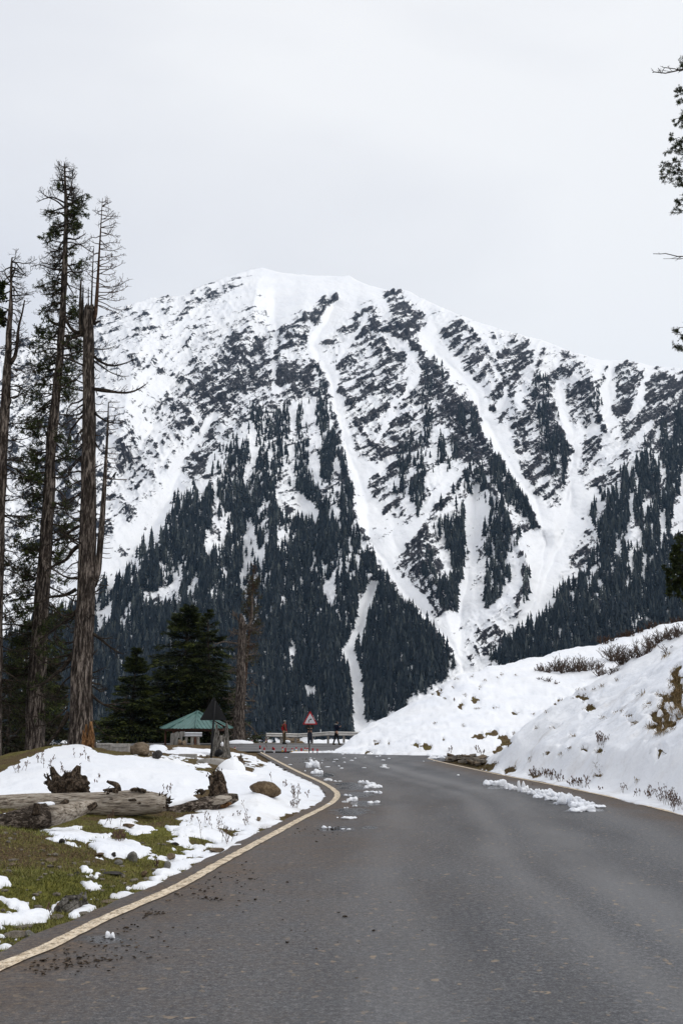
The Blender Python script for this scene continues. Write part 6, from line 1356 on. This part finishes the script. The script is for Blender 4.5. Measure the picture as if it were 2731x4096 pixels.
def shrub(label, cxy, wpx, hpx, seed, n=26, group='bare shrubs on the snowy hill', mat='shrub', d=None):
    p = at(*cxy) if d is None else P(cxy[0], cxy[1], d); d = p[1]; W, H = wpx * d / FPX, hpx * d / FPX; r_ = np.random.RandomState(seed); rad = d * .00021
    o = thing('bare_shrub', label, 'shrub', p, 0, group); mb = MB()
    for i in range(n):
        x = r_.uniform(-.32, .32) * W; dr = (x / W * 1.5 + r_.normal(0, .3), r_.normal(0, .4), 1.0)
        q = bpath((x, r_.uniform(-.3, .3) * W * .6, -.1), dr, H * r_.uniform(.55, 1.1), 7, r_, -.08, .05, .20); tube(mb, q, np.linspace(rad * 1.9, rad * .8, 8), 3, cap=False)
        twigs(mb, q, rad * .85, r_, 5, H * .34, 2, .5, start=.2)
    ob = mb.build('stems', M[mat], o); ob['kind'] = 'stuff'; return o
for k_, (x, y, w, h, n) in enumerate(((490, 545, 50, 70, 16), (540, 550, 60, 70, 18), (620, 545, 110, 130, 34), (670, 555, 70, 110, 26), (760, 545, 80, 130, 30), (815, 540, 70, 110, 24), (900, 530, 80, 100, 22), (950, 580, 100, 90, 20), (1040, 560, 80, 80, 16), (1050, 470, 130, 150, 42), (1110, 495, 90, 120, 30), (1180, 450, 120, 130, 32), (1260, 420, 130, 150, 34), (1330, 370, 90, 130, 24), (490, 600, 60, 34, 9), (550, 620, 50, 50, 12), (605, 635, 20, 44, 5), (1420, 310, 140, 110, 30), (1500, 290, 140, 120, 32), (1560, 270, 130, 120, 30), (1380, 330, 110, 90, 22), (1450, 400, 70, 90, 8))):
    px, py = 1900 + x / 1.887, 2400 + y / 1.887
    shrub('bare brown shrub with many thin upright stems on the snowy hill', (px, py), w / 1.887, h / 1.887, 500 + k_, n)
for k_, px in enumerate((2415, 2440, 2490, 2500, 2520, 2560, 2600, 2640, 2670, 2700, 2730, 2760)):
    shrub('rust brown scrub along the crest of the snowy hill', (px, np.interp(px, HILLSIL[:, 0], HILLSIL[:, 1]) + 5), 44, 26 if k_ % 3 else 38, 540 + k_, 16, 'rusty scrub on the hill crest', 'limb_red', 91 + (px - 2400) / 50)
# hanging grass on the broken bank at the right edge
mb = MB(); rg = np.random.RandomState(14)
def blades(mb, c, n, L, rg, w=.006, d=(0, -.3, .6), spread=.5, tone=(.1, .9)):
    A = np.asarray(c) + rg.normal(0, 1, (n, 3)) * np.array([.05, .05, .01]); D = np.asarray(d) + rg.normal(0, spread, (n, 3)); D /= np.linalg.norm(D, axis=1)[:, None]
    s = np.stack([-D[:, 1], D[:, 0], 0 * D[:, 0]], 1); s /= np.linalg.norm(s, axis=1)[:, None] + 1e-9; l = L * rg.uniform(.5, 1.2, (n, 1))
    m_ = A + D * l * .55; e_ = A + D * l; e_[:, 2] -= l[:, 0] * .35
    V = np.stack([A - s * w, A + s * w, m_ + s * w * .7, m_ - s * w * .7, e_], 1).reshape(-1, 3); i = np.arange(n)[:, None] * 5
    mb.add2(V, i + np.array([[0, 1, 2, 3]]), i + np.array([[3, 2, 4]]), np.repeat(rg.uniform(*tone, n), 5))
for i in range(420):
    px, py = rg.uniform(2560, 2731), rg.uniform(2590, 2960)
    p = at(px, py, 15, 60); px2, py2 = proj(*p)
    if holes_sd(np.array([px2]), np.array([py2]))[0] < 2: continue
    blades(mb, p, 16, .26, rg, .007, (-.15, -.6, .15), .45)
for (a, b, c, d_) in HOLES:
    n_ = int(4 + c * d_ / 60)
    if a > 2550: continue
    for i in range(min(n_, 26)):
        p = at(a + rg.uniform(-.8, .8) * c, b + rg.uniform(-.7, .5) * d_, 15, 110); blades(mb, p, 8, .10 + p[1] * .0012, rg, .004 + p[1] * .00009, (0, -.5, .35), .5, (.0, .7))
mb.build('bank_grass', M['straw'], None, False, 'stuff')
# short turf on the near verge
mb = MB(); rg = np.random.RandomState(15)
N_ = 60000; px = rg.uniform(-40, 1150, N_); py = 3250 + 640 * rg.rand(N_) ** .9
r3_ = ray(px, py); t_ = -EYE / r3_[:, 2]; X = r3_[:, 0] * t_; Y = r3_[:, 1] * t_
ok = (X < xl(Y) - .30) & (Y < 24); X, Y = X[ok], Y[ok]
for k_ in range(2): X = np.concatenate([X, X + rg.normal(0, .04, len(X))]); Y = np.concatenate([Y, Y + rg.normal(0, .06, len(Y))])
ok = X < xl(Y) - .29; X, Y = X[ok], Y[ok]
h = h_soil(X, Y); tt_, *_x = snow_thick(X, Y, h); gr = green_share(X, Y, np.zeros(len(X), bool)) + .35 * (fbm(X * 1.3, Y * 1.3, oct=3, seed=98) - .5) * 2
ok = (tt_ < -.004) & (gr > rg.uniform(.15, .85, len(X))) & (rg.rand(len(X)) < .62); X, Y, h, gr = X[ok], Y[ok], h[ok], gr[ok]; n = len(X)
D = np.stack([rg.normal(0, .8, n), rg.normal(0, .8, n), np.full(n, .7)], 1); D /= np.linalg.norm(D, axis=1)[:, None]; l = rg.uniform(.018, .055, (n, 1)) * (1 + Y[:, None] * .02)
s = np.stack([-D[:, 1], D[:, 0], 0 * D[:, 0]], 1); s /= np.linalg.norm(s, axis=1)[:, None]; w = (.0022 + Y[:, None] * .00016); A = np.stack([X, Y, h - .004], 1)
V = np.stack([A - s * w, A + s * w, A + D * l], 1).reshape(-1, 3); tn = np.clip(.45 - .25 * (gr - .5) + rg.normal(0, .22, n), 0, 1)
mb.add(V, np.arange(3 * n).reshape(-1, 3), np.repeat(tn, 3)); mb.build('grass', M['blade'], None, False, 'stuff'); print('grass', n)

rank_labels(grp('bare shrubs on the snowy hill'), 'bare brown many stemmed shrub on the snowy hill')
rank_labels(grp('rusty scrub on the hill crest'), 'rust brown scrub on the hill crest')
rank_labels(grp('weeds along the embankment foot'), 'dry weeds at the embankment foot')
rank_labels(grp('stems in the roadside snow'), 'dry stems in the snow on the right')
rank_labels([q for q in grp('lumps of the ploughed snow row') if q['label'].startswith('snow lump')], 'snow lump of the ploughed row')
rank_labels(grp('weeds by the shelter'), 'straw coloured weed near the shelter')
rank_labels(grp('stems among the kerb posts'), 'thin bare stem among the striped kerb posts')
# ------------------------------------------------------------------ signs, posts, guardrail, shelter
def Z8b(x, y): return (1000 + x / 3.136, 2800 + y / 3.136)
def gz(x, y): return float(hs(x, y)[1][0])
def poly_prism(mb, pts, y0, y1, mi=0):
    """polygon in x-z extruded from y0 to y1"""
    n = len(pts); v = [(a, y0, b) for a, b in pts] + [(a, y1, b) for a, b in pts]
    tr = [(0, i + 1, i) for i in range(1, n - 1)] + [(n, n + i, n + i + 1) for i in range(1, n - 1)]
    mb.add2(np.array(v), [(i, (i + 1) % n, n + (i + 1) % n, n + i) for i in range(n)], tr, None, mi)
def ring_prism(mb, outer, inner, y0, y1):
    n = len(outer); v = [(a, y0, b) for a, b in outer] + [(a, y0, b) for a, b in inner] + [(a, y1, b) for a, b in outer] + [(a, y1, b) for a, b in inner]
    q = []
    for i in range(n):
        j = (i + 1) % n; q += [(i, j, n + j, n + i), (2 * n + i, 3 * n + i, 3 * n + j, 2 * n + j), (i, 2 * n + i, 2 * n + j, j), (n + i, n + j, 3 * n + j, 3 * n + i)]
    mb.add(np.array(v), q)
def rtri(w, h, r):
    """triangle with rounded corners, centred on its base line"""
    C = [(-w / 2 + r * 1.5, r), (w / 2 - r * 1.5, r), (0, h - r * 1.9)]; out_ = []
    for (cx, cz), a0 in zip(C, (210, -90, 30)):
        st, en = (a0 - 60 + 60, a0 + 60) if False else ({210: (150, 270), -90: (-90, 30), 30: (30, 150)}[a0])
        for a in np.linspace(math.radians(st), math.radians(en), 5): out_.append((cx + r * math.cos(a), cz + r * math.sin(a)))
    return out_
# sign with the bend to the right
d_s = 60.6; xs = P(1236, 3006, d_s)[0]; g0 = gz(xs, d_s); zb = P(1238, 2898, d_s)[2]
o = thing('road_sign', 'white triangular warning sign with red border and black right bend arrow', 'road sign', (xs, d_s, g0))
W_ = 58 * d_s / FPX; Ht = 53 * d_s / FPX; zl = zb - g0
mb = MB(); poly_prism(mb, rtri(W_ * .97, Ht * .97, .03), -.03, -.012); p_ = mb.build('sign_plate', M['white'], o, False); p_.location = (.05, 0, zl + .01)
mb = MB(); A_ = rtri(W_, Ht, .035); B_ = [(a * .74, .085 + (b - .03) * .74) for a, b in A_]
ring_prism(mb, A_, B_, -.036, -.031); p_ = mb.build('sign_border', M['red'], o, False); p_.location = (.05, 0, zl)
mb = MB(); arc = [(-.075 + .0, .10), (-.075, .16), (-.06, .22), (-.02, .265), (.03, .28)]
arc = smooth_line(np.array(arc), .012, 2); tg = np.gradient(arc, axis=0); tg /= np.linalg.norm(tg, axis=1)[:, None]; nn = np.stack([-tg[:, 1], tg[:, 0]], 1) * .024
L_ = arc + nn; R_ = arc - nn; n = len(arc)
v = [(a, -.034, b) for a, b in L_] + [(a, -.034, b) for a, b in R_] + [(a, -.031, b) for a, b in L_] + [(a, -.031, b) for a, b in R_]
mb.add(np.array(v), [(i, i + 1, n + i + 1, n + i) for i in range(n - 1)] + [(2 * n + i, 3 * n + i, 3 * n + i + 1, 2 * n + i + 1) for i in range(n - 1)])
poly_prism(mb, [(.025, .225), (.125, .288), (.025, .345)], -.0345, -.0315); p_ = mb.build('bend_arrow', M['black'], o, False); p_.location = (.05, 0, zl + .02)
mb = MB(); tube(mb, [(0, .0, -.2), (.03, 0, zl * .5), (.05, 0, zl + .5)], .03, 8); mb.build('pole', M['black'], o)
mb = MB()
for (a, b, c_, e_) in ((.20, .40, .035, .06), (.235, .33, .03, .05), (.26, .27, .02, .04)): poly_prism(mb, [(a * W_ * 1.15 - .012, b), (a * W_ * 1.15 + .03, b + .01), (a * W_ * 1.15 + .02, b + e_), (a * W_ * 1.15 - .02, b + e_ * .8)], -.0385, -.0365)
p_ = mb.build('peeled_patch', M['white'], o, False); p_.location = (.05, 0, zl); p_['kind'] = 'stuff'
# back of a sign at the left
d_s = 34.0; bx, by_, bz = P(843, 3040, d_s); bz = gz(bx, by_); tx, _, tz = P(855, 2881, d_s)
o = thing('road_sign', 'black back of a triangular sign on a thin black pole beside the shelter', 'road sign', (bx, by_, bz)); W_ = 106 * d_s / FPX; Ht = 92 * d_s / FPX
mb = MB(); poly_prism(mb, rtri(W_, Ht, .03), -.008, .008); p_ = mb.build('sign_plate', M['black'], o, False); p_.location = (tx - bx - .02, .05, tz - bz)
mb = MB(); box(mb, (-W_ / 2 + .03, -.04, .0), (W_ / 2 - .03, -.009, .035)); p_ = mb.build('frame_bar', M['black'], o, False); p_.location = (tx - bx - .02, .05, tz - bz)
mb = MB(); tube(mb, [(0, 0, -.3), ((tx - bx) * .5, 0, (tz - bz) * .5), (tx - bx, 0, tz - bz), (tx - bx + .03, 0, tz - bz + Ht * .8)], .034, 8); mb.build('pole', M['black'], o)
# striped kerb posts along the far edge of the near road
KP = [(125, 572, 630, 'k'), (180, 595, 635, 'w'), (287, 590, 637, 'k'), (302, 600, 637, 'w'), (408, 590, 640, 'y'), (445, 600, 640, 'r'), (528, 605, 640, 'y'), (580, 592, 645, 'y'), (645, 603, 642, 'r'), (690, 595, 650, 'y'), (720, 600, 648, 'y'), (787, 605, 652, 'w'), (845, 612, 645, 'w'), (-190, 590, 640, 'y'), (-345, 560, 610, 'y'), (25, 500, 545, 'y'), (198, 497, 540, 'y')]
protos = {}
for k_, (x, y0, y1, c) in enumerate(KP):
    px, pt = Z8b(x, y0); _, pb = Z8b(x, y1); d = 61.0 if k_ < 13 else (59.0 if k_ < 15 else 80.0)
    q = P(px, pb, d); g = gz(q[0], d) if d < 80 else q[2]; H = (P(px, pt, d)[2] - g)
    if H < .12: H = .2
    if c not in protos:
        o = thing('kerb_post', '', 'post'); protos[c] = o; bands = {'k': [M['black'], M['white'], M['black'], M['red']], 'w': [M['white'], M['white'], M['red'], M['red']], 'y': [M['black'], M['yellow'], M['white'], M['red']], 'r': [M['black'], M['red'], M['red'], M['red']]}[c]
        for j, m_ in enumerate(bands):
            mb = MB(); a0 = j / 4; a1 = (j + 1) / 4; rr = .052 - .002 * j; th = np.arange(10) * math.pi / 5; V = np.concatenate([np.stack([rr * np.cos(th), rr * np.sin(th), np.full(10, z)], 1) for z in (a0 - (.3 if j == 0 else 0), a1)] + [[(0, 0, a1)]])
            mb.add2(V, grid_faces(2, 10, True), [(20, 10 + i, 10 + (i + 1) % 10) for i in range(10)]); mb.build('band', m_, o, False)
    else: o = copy_tree(protos[c])
    o.location = (q[0], d, g); o.scale = (1, 1, H); o['group'] = 'striped kerb posts by the bend'; o['category'] = 'post'
    o['label'] = {'k': 'short red topped post with black and white bands by the bend', 'w': 'short white post with red top by the bend', 'y': 'short red topped post with yellow and black bands by the bend', 'r': 'short worn reddish post with dark foot by the bend'}[c]
rank_labels(grp('striped kerb posts by the bend'), 'short red topped kerb post by the bend')
# guardrail
def beam(mb, path, h=.31):
    prof_ = [(-.5, .0), (-.44, -.02), (-.36, -.075), (-.24, -.08), (-.10, -.015), (.10, -.015), (.24, -.08), (.36, -.075), (.44, -.02), (.5, .0)]
    V = []
    for p in path: V += [(p[0], p[1] + b, p[2] + a * h) for a, b in prof_]
    F_ = grid_faces(len(path), len(prof_)); mb.add(np.array(V), F_)
    mb.add(np.array(V) + [0, .006, 0], F_[:, ::-1])
d_g = 80.5; o = thing('guardrail', 'weathered steel guardrail along the outer edge of the far road', 'guardrail', P(1070, 2972, d_g))
segs = [[(1066, 2939.5), (1130, 2940.5), (1191, 2942)], [(1191.5, 2942), (1250, 2939), (1316, 2934)], [(1316.5, 2934), (1370, 2935), (1440, 2936)]]
for s_, (da, db) in zip(segs, ((80.3, 80.3), (80.3, 78.6), (78.6, 78.0))):
    mb = MB(); beam(mb, wpath(s_, list(np.linspace(da, db, 3)))); adopt(mb.build('rail_beam', M['steel']), o)
for k_, (px, pb) in enumerate(((1066, 2973), (1124, 2970), (1182, 2969), (1248, 2968), (1312, 2966), (1375, 2958), (1425, 2956))):
    d = np.interp(px, [1066, 1191, 1316, 1440], [80.4, 80.4, 78.7, 78.2]) + .10; q = P(px, pb, d); t_ = P(px, 2934 if px < 1250 else 2928, d)
    w_ = .085; mb = MB(); box(mb, (q[0] - w_, d - .02 if k_ else d - .12, q[2] - .25), (q[0] + w_, d + .14, t_[2])); adopt(mb.build('rail_post', M['post_steel'], None, False), o)
mb = MB()
for (x, y) in ((460, 480), (540, 490), (500, 500), (560, 478), (480, 520), (520, 520), (600, 515)):
    q = P(*Z8b(x, y), 82.2); lump(mb, (q[0], q[1], q[2] - .1), (.45, .3, .16), 2, .4, 1.5, int(x), None, None, 0, 4)
mb.build('rubble', M['rock_tan'], None, False, 'stuff')
mb = MB(); lump(mb, P(*Z8b(470, 525), 79.6), (.28, .2, .13), 3, .3, 1.5, 3); tag(mb.build('snow_lump', M['clump']), 'small snow lump on the road beside the person in the red jacket', 'snow')
mb = MB(); lump(mb, P(958, 2975, 79), (1.1, .6, .30), 3, .35, 1.5, 5); tag(mb.build('snow_heap', M['clump']), 'snow heap at the foot of the dead grey trunk by the far road', 'snow')
# short piece of guardrail used as a barrier, and plank screen by the shelter
d_b = 62.0; o = thing('short_guardrail', 'short white guardrail piece on three grey posts by the shelter', 'guardrail', P(770, 2972, d_b))
mb = MB(); beam(mb, wpath([Z9(548, 620), Z9(690, 620), Z9(820, 622)], d_b), 68 / 3.92 * d_b / FPX); adopt(mb.build('rail_beam', M['white']), o)
for a, b, w_ in ((572, 562, 32), (662, 660, 36), (752, 760, 34)):
    q0 = P(*Z9(b, 752), d_b + .1); q1 = P(*Z9(a, 648), d_b + .1); hw = w_ / 3.92 / 2 * d_b / FPX; mb = MB()
    mb.add(np.array([(q0[0] - hw, d_b + .05, q0[2] - .2), (q0[0] + hw, d_b + .05, q0[2] - .2), (q1[0] + hw, d_b + .05, q1[2]), (q1[0] - hw, d_b + .05, q1[2]), (q0[0] - hw, d_b + .25, q0[2] - .2), (q0[0] + hw, d_b + .25, q0[2] - .2), (q1[0] + hw, d_b + .25, q1[2]), (q1[0] - hw, d_b + .25, q1[2])]), [(0, 1, 2, 3), (5, 4, 7, 6), (1, 5, 6, 2), (4, 0, 3, 7), (3, 2, 6, 7)]); adopt(mb.build('rail_post', M['concrete'], None, False), o)
o = thing('plank_screen', 'screen of upright grey weathered planks left of the short guardrail', 'fence', P(*Z9(390, 770), d_b))
for x0, x1, y0, y1, sh in ((322, 358, 596, 772, 8), (361, 396, 592, 768, 4), (399, 440, 574, 766, 10), (442, 471, 582, 672, 2), (474, 512, 566, 736, 2), (514, 546, 568, 652, 4)):
    q0 = P(*Z9((x0 + x1) / 2 - sh * .5, y1), d_b - .05); q1 = P(*Z9((x0 + x1) / 2 + sh * .5, y0), d_b - .05); hw = (x1 - x0) / 3.92 / 2 * d_b / FPX * .97; e_ = .02 * ((x0 * 7) % 3)
    mb = MB(); mb.add(np.array([(q0[0] - hw, d_b - .08 + e_, q0[2] - (.2 if y1 > 700 else 0)), (q0[0] + hw, d_b - .08 + e_, q0[2] - (.2 if y1 > 700 else 0)), (q1[0] + hw, d_b - .08 + e_, q1[2]), (q1[0] - hw, d_b - .08 + e_, q1[2] - .03), (q0[0] - hw, d_b - .02 + e_, q0[2] - (.2 if y1 > 700 else 0)), (q0[0] + hw, d_b - .02 + e_, q0[2] - (.2 if y1 > 700 else 0)), (q1[0] + hw, d_b - .02 + e_, q1[2]), (q1[0] - hw, d_b - .02 + e_, q1[2] - .03)]), [(0, 1, 2, 3), (5, 4, 7, 6), (1, 5, 6, 2), (4, 0, 3, 7), (3, 2, 6, 7)]); adopt(mb.build('plank', M['plank'], None, False), o)
mb = MB()
for x, y, w_ in ((470, 748, 60), (540, 752, 50)): lump(mb, P(*Z9(x, y), 61.6), (w_ / 3.92 * 62 / FPX * .6, .3, .2), 2, .3, 1.4, x, None, None, 0, 4)
tag(mb.build('flat_rock', M['rock_tan'], None, False), 'flat brown rocks at the foot of the plank screen', 'rock')
# shelter: eight sided tin roof on brown posts, one panel half gone
d_h = 75.0; c0_ = P(787, 2914, d_h); ap = P(791, 2848, d_h); fl = -1.1
o = thing('shelter', 'small eight sided shelter with green ribbed tin roof, one panel partly missing', 'shelter', (c0_[0], d_h, fl)); RS = 2.66; ez = c0_[2] - fl; az = ap[2] - fl
vs = [np.array([RS * math.cos(math.radians(6 + 45 * k)), RS * math.sin(math.radians(6 + 45 * k)), ez]) for k in range(8)]; apx = np.array([ap[0] - c0_[0], 0, az])
for k in range(8):
    A_, B_ = vs[k], vs[(k + 1) % 8]; midp = (A_ + B_) / 2; up_ = apx - midp; nrm = unit(np.cross(B_ - A_, up_)); nrm = nrm if nrm[2] > 0 else -nrm
    us = np.linspace(0, 1, 57); u0, u1 = (0.0, 1.0) if k != 7 else (.62, 1.0); us = us[(us >= u0) & (us <= u1)]; V = []; nv = 6
    for u in us:
        w_ = 1 - abs(2 * u - 1); ph = (u * 7) % 1; rib = .045 * (1 if ph < .16 else .6 if ph < .24 else 0)
        for v_ in np.linspace(-.03, 1, nv): V.append(A_ + (B_ - A_) * u + up_ * max(v_ * w_, -.03) + nrm * (rib + .02))
    mb = MB(); V = np.array(V); F_ = grid_faces(len(us), nv); mb.add(V, F_); mb.add(V - nrm * .012, F_[:, ::-1]); mb.build('roof_panel', M['roof'], o, False)
    mb = MB(); tube(mb, [A_ * 1.005 + [0, 0, .03], apx + [0, 0, .05]], .07, 6); mb.build('hip_cap', M['roof'], o)
    mb = MB(); q = A_ * [.84, .84, 1]; tube(mb, [(q[0], q[1], 0), (q[0], q[1], ez + .1)], .075, 8); mb.build('post', M['frame_wood'], o)
    mb = MB(); a2, b2 = A_ * [.86, .86, 1] - [0, 0, .12], B_ * [.86, .86, 1] - [0, 0, .12]; tube(mb, [a2, b2], .07, 4); mb.build('beam', M['frame_wood'], o, False)
    mb = MB(); tube(mb, [A_ * [.99, .99, 1] - [0, 0, .06], apx - [0, 0, .12]], .05, 4); mb.build('rafter', M['frame_wood'], o, False)
    mb = MB(); tube(mb, [A_ * [.98, .98, 1] - [0, 0, .05], B_ * [.98, .98, 1] - [0, 0, .05]], .045, 4); mb.build('fascia', M['frame_wood'], o, False)
for f in (.2, .42, .64):
    mb = MB(); a_, b_ = vs[7] + (apx - vs[7]) * f, vs[0] + (apx - vs[0]) * f; tube(mb, [a_ - [0, 0, .05], b_ - [0, 0, .05]], .04, 4); mb.build('batten', M['frame_wood'], o, False)
mb = MB(); lump(mb, apx + [0, 0, .04], (.16, .16, .07), 2, .1); mb.build('roof_cap', M['roof'], o)
bbox_obj('floor_slab', (-2.5, -2.5, -.25), (2.5, 2.5, .0), M['concrete'], o, .02)

# ------------------------------------------------------------------ people
import bmesh
def skinned(name, chains, mat, parent, root=0, sub=1):
    """chains: lists of (id, (x,y,z), radius); equal ids are shared joints"""
    bm = bmesh.new(); ly = bm.verts.layers.skin.verify(); ids = {}
    for ch in chains:
        prev = None
        for i_, co, r in ch:
            if i_ not in ids:
                v = bm.verts.new(co); v[ly].radius = (r, r) if np.isscalar(r) else r; ids[i_] = v
            if prev is not None and bm.edges.get((prev, ids[i_])) is None: bm.edges.new((prev, ids[i_]))
            prev = ids[i_]
    bm.verts.ensure_lookup_table(); bm.verts[root][ly].use_root = True
    me = bpy.data.meshes.new(name); bm.to_mesh(me); bm.free(); me.materials.append(mat)
    o = bpy.data.objects.new(name, me); COL.objects.link(o); o.parent = parent
    s = o.modifiers.new('skin', 'SKIN'); s.use_smooth_shade = True; s.branch_smoothing = .3
    b = o.modifiers.new('sub', 'SUBSURF'); b.levels = sub; b.render_levels = sub; return o
def person(label, loc, rz, H, J, jacket, trousers, shoes, head, hat=None, collar=None, bag=None):
    """J: joints for a figure 1.72 m tall that faces -Y"""
    o = thing('person', label, 'person', loc, rz); k = H / 1.72; o.scale = (k, k, k)
    sL, sR = (-.185, 0, 1.40), (.185, 0, 1.40); nk = np.array((0, -.01, 1.47)); hd = np.array(J.get('head', (0, -.03, 1.57)))
    ch = [[('pel', (0, 0, .95), .13), ('wai', (0, 0, 1.08), .12), ('che', (0, .01, 1.28), .145), ('up', (0, .0, 1.40), .09), ('nk', tuple(nk), .05), ('h0', tuple(hd - [0, 0, .04]), .07), ('h1', tuple(hd + [0, 0, .04]), .088), ('h2', tuple(hd + [0, .012, .105]), .07)],
          [('h0', 0, 0), ('jaw', tuple(hd + [0, -.05, -.055]), .03)], [('h1', 0, 0), ('nose', tuple(hd + [0, -.105, .0]), .014)], [('h1', 0, 0), ('earL', tuple(hd + [-.085, .01, .0]), .014)], [('h1', 0, 0), ('earR', tuple(hd + [.085, .01, .0]), .014)]]
    jk = [[('pel', (0, 0, .90), .155), ('wai', (0, 0, 1.08), .145), ('che', (0, .01, 1.28), .165), ('up', (0, .0, 1.41), .10), ('nk', (0, -.005, 1.475), .066)]]
    tr = [[('hipc', (0, 0, .96), .135), ('hipc2', (0, 0, .90), .125)]]
    for s, S in (('L', sL), ('R', sR)):
        e, w = J['elb' + s], J['wri' + s]; hv = unit(np.array(w) - e)
        ch.append([('up', 0, 0), ('sh' + s, S, .062), ('el' + s, e, .045), ('wr' + s, w, .030), ('pm' + s, tuple(np.array(w) + hv * .06), (.036, .02)), ])
        side_ = unit(np.cross(hv, (0, 1, 0.2))); fwd = unit(np.cross(side_, hv))
        for q, (off, ln) in enumerate(((-.027, .072), (-.009, .082), (.009, .078), (.026, .062))):
            b0_ = np.array(w) + hv * .09 + side_ * off; curl = fwd * .022
            ch.append([('pm' + s, 0, 0), ('f%d%s' % (q, s), tuple(b0_), .010), ('g%d%s' % (q, s), tuple(b0_ + hv * ln * .5 + curl * .4), .009), ('t%d%s' % (q, s), tuple(b0_ + hv * ln * .85 + curl), .008)])
        tb = np.array(w) + hv * .04 + side_ * .035; ch.append([('pm' + s, 0, 0), ('th' + s, tuple(tb), .011), ('tt' + s, tuple(tb + hv * .04 + side_ * .012 + fwd * .015), .009)])
        jk.append([('up', 0, 0), ('sh' + s, S, .078), ('el' + s, e, .062), ('wr' + s, tuple(np.array(w) - hv * .015), .046)])
        hp, kn, an = (-.095 if s == 'L' else .095, 0, .88), J['kne' + s], J['ank' + s]
        ch.append([('pel', 0, 0), ('hp' + s, hp, .085), ('kn' + s, kn, .055), ('an' + s, an, .038), ('to' + s, (an[0], an[1] - .12, .035), .032)])
        tr.append([('hipc2', 0, 0), ('hp' + s, hp, .098), ('kn' + s, kn, .075), ('an' + s, (an[0], an[1], an[2] + .0), .062)])
        mb = MB(); lump(mb, (an[0], an[1] - .06, .045), (.052, .14, .055), 2, .1, 1, 3, None, -.045); lump(mb, (an[0], an[1], .11), (.056, .062, .08), 2, .08, 1, 4); mb.build('shoe', shoes, o)
    skinned('body', ch, M['skin'], o); skinned('jacket', jk, jacket, o); skinned('trousers', tr, trousers, o)
    mb = MB(); c_ = hd + [0, .012, .035]; v, f = ICO[3]; v = v * [.098, .112, .118] + c_; keep_ = ~((v[:, 1] < c_[1] - .045) & (v[:, 2] < c_[2] + .045)) & (v[:, 2] > c_[2] - .07); ff = f[keep_[f].all(1)]; mb.add(v, ff)
    hh = mb.build(head[0], head[1], o); so_ = hh.modifiers.new('t', 'SOLIDIFY'); so_.thickness = .018
    if hat: mb = MB(); lump(mb, c_ + [0, 0, .06], (.108, .12, .085), 3, .06, 2, 5, None, -.03); mb.build('cap', hat, o)
    if collar: mb = MB(); tube(mb, [(-.13, .0, 1.45), (-.09, .10, 1.49), (0, .13, 1.50), (.09, .10, 1.49), (.13, 0, 1.45)], .05, 8); mb.build('hood', collar, o)
    return o
def spot(px, py, d): q = P(px, py, d); return (q[0], d, .035 + .010 * (d - 62) + .006)
st = {'kneL': (-.10, -.02, .49), 'kneR': (.10, -.02, .49), 'ankL': (-.11, .02, .08), 'ankR': (.11, .02, .08)}
pA = person('person in red jacket and grey cap standing by the guardrail', spot(1136, 2972, 77.5), math.radians(62), 1.74, dict(st, elbL=(-.27, .04, 1.14), elbR=(.27, .04, 1.14), wriL=(-.25, -.08, .92), wriR=(.25, -.08, .92), head=(0, -.04, 1.57)), M['c_red'], M['c_khaki'], M['c_black'], ('hair', M['hair']), M['c_grey'])
mb = MB(); tube(mb, [(-.16, -.12, 1.42), (-.15, -.17, 1.2), (-.14, -.15, 1.0)], .05, 7); tube(mb, [(-.2, .04, 1.44), (-.28, .05, 1.25)], .075, 8); mb.build('camouflage_panel', M['c_camo'], pA)
person('person in dark olive jacket standing behind the triangular road sign', spot(1239, 2968, 78), math.radians(0), 1.74, dict(st, elbL=(-.30, .02, 1.15), elbR=(.30, .02, 1.15), wriL=(-.14, -.20, 1.13), wriR=(.14, -.20, 1.13)), M['c_olive'], M['c_jean'], M['c_black'], ('hair', M['hair']))
pC = person('person in navy hooded jacket holding up a phone near the snow bank', spot(1345, 2975, 75), math.radians(118), 1.72, {'kneL': (-.12, -.06, .49), 'kneR': (.12, .05, .49), 'ankL': (-.17, -.14, .08), 'ankR': (.17, .16, .08), 'elbL': (-.24, -.10, 1.16), 'elbR': (.24, -.10, 1.16), 'wriL': (-.06, -.30, 1.30), 'wriR': (.06, -.30, 1.30), 'head': (0, -.05, 1.56)}, M['c_navy'], M['c_black'], M['c_khaki'], ('hair', M['hair']), None, M['c_grey'])
po = bbox_obj('phone', (-.04, -.006, -.075), (.04, .006, .075), M['black'], None, .006); lw = pC.matrix_basis @ Vector((0, -.40, 1.36)); po.location = lw; po.rotation_euler = (0, 0, pC.rotation_euler[2]); tag(po, 'black phone held up by the person in the navy jacket', 'phone')
# ------------------------------------------------------------------ bird on a branch stub
bp = P(455, 1914.5, 28.93); o = thing('bird', 'black bird perched on a stub of the side leader', 'bird', bp)
skinned('body', [[('b0', (0, 0, .075), .034), ('b1', (.02, 0, .115), .045), ('b2', (.045, 0, .155), .030), ('b3', (.055, -.003, .185), .026), ('b4', (.075, -.004, .19), .014), ('b5', (.10, -.004, .186), .004)], [('b0', 0, 0), ('t0', (-.03, 0, .045), .02), ('t1', (-.085, 0, .0), (.018, .006)), ('t2', (-.12, 0, -.03), (.015, .004))], [('b0', 0, 0), ('l0', (.01, -.015, .03), .008), ('l1', (.012, -.016, -.005), .004)], [('b0', 0, 0), ('m0', (.01, .015, .03), .008), ('m1', (.012, .016, -.005), .004)]], M['black'], o)
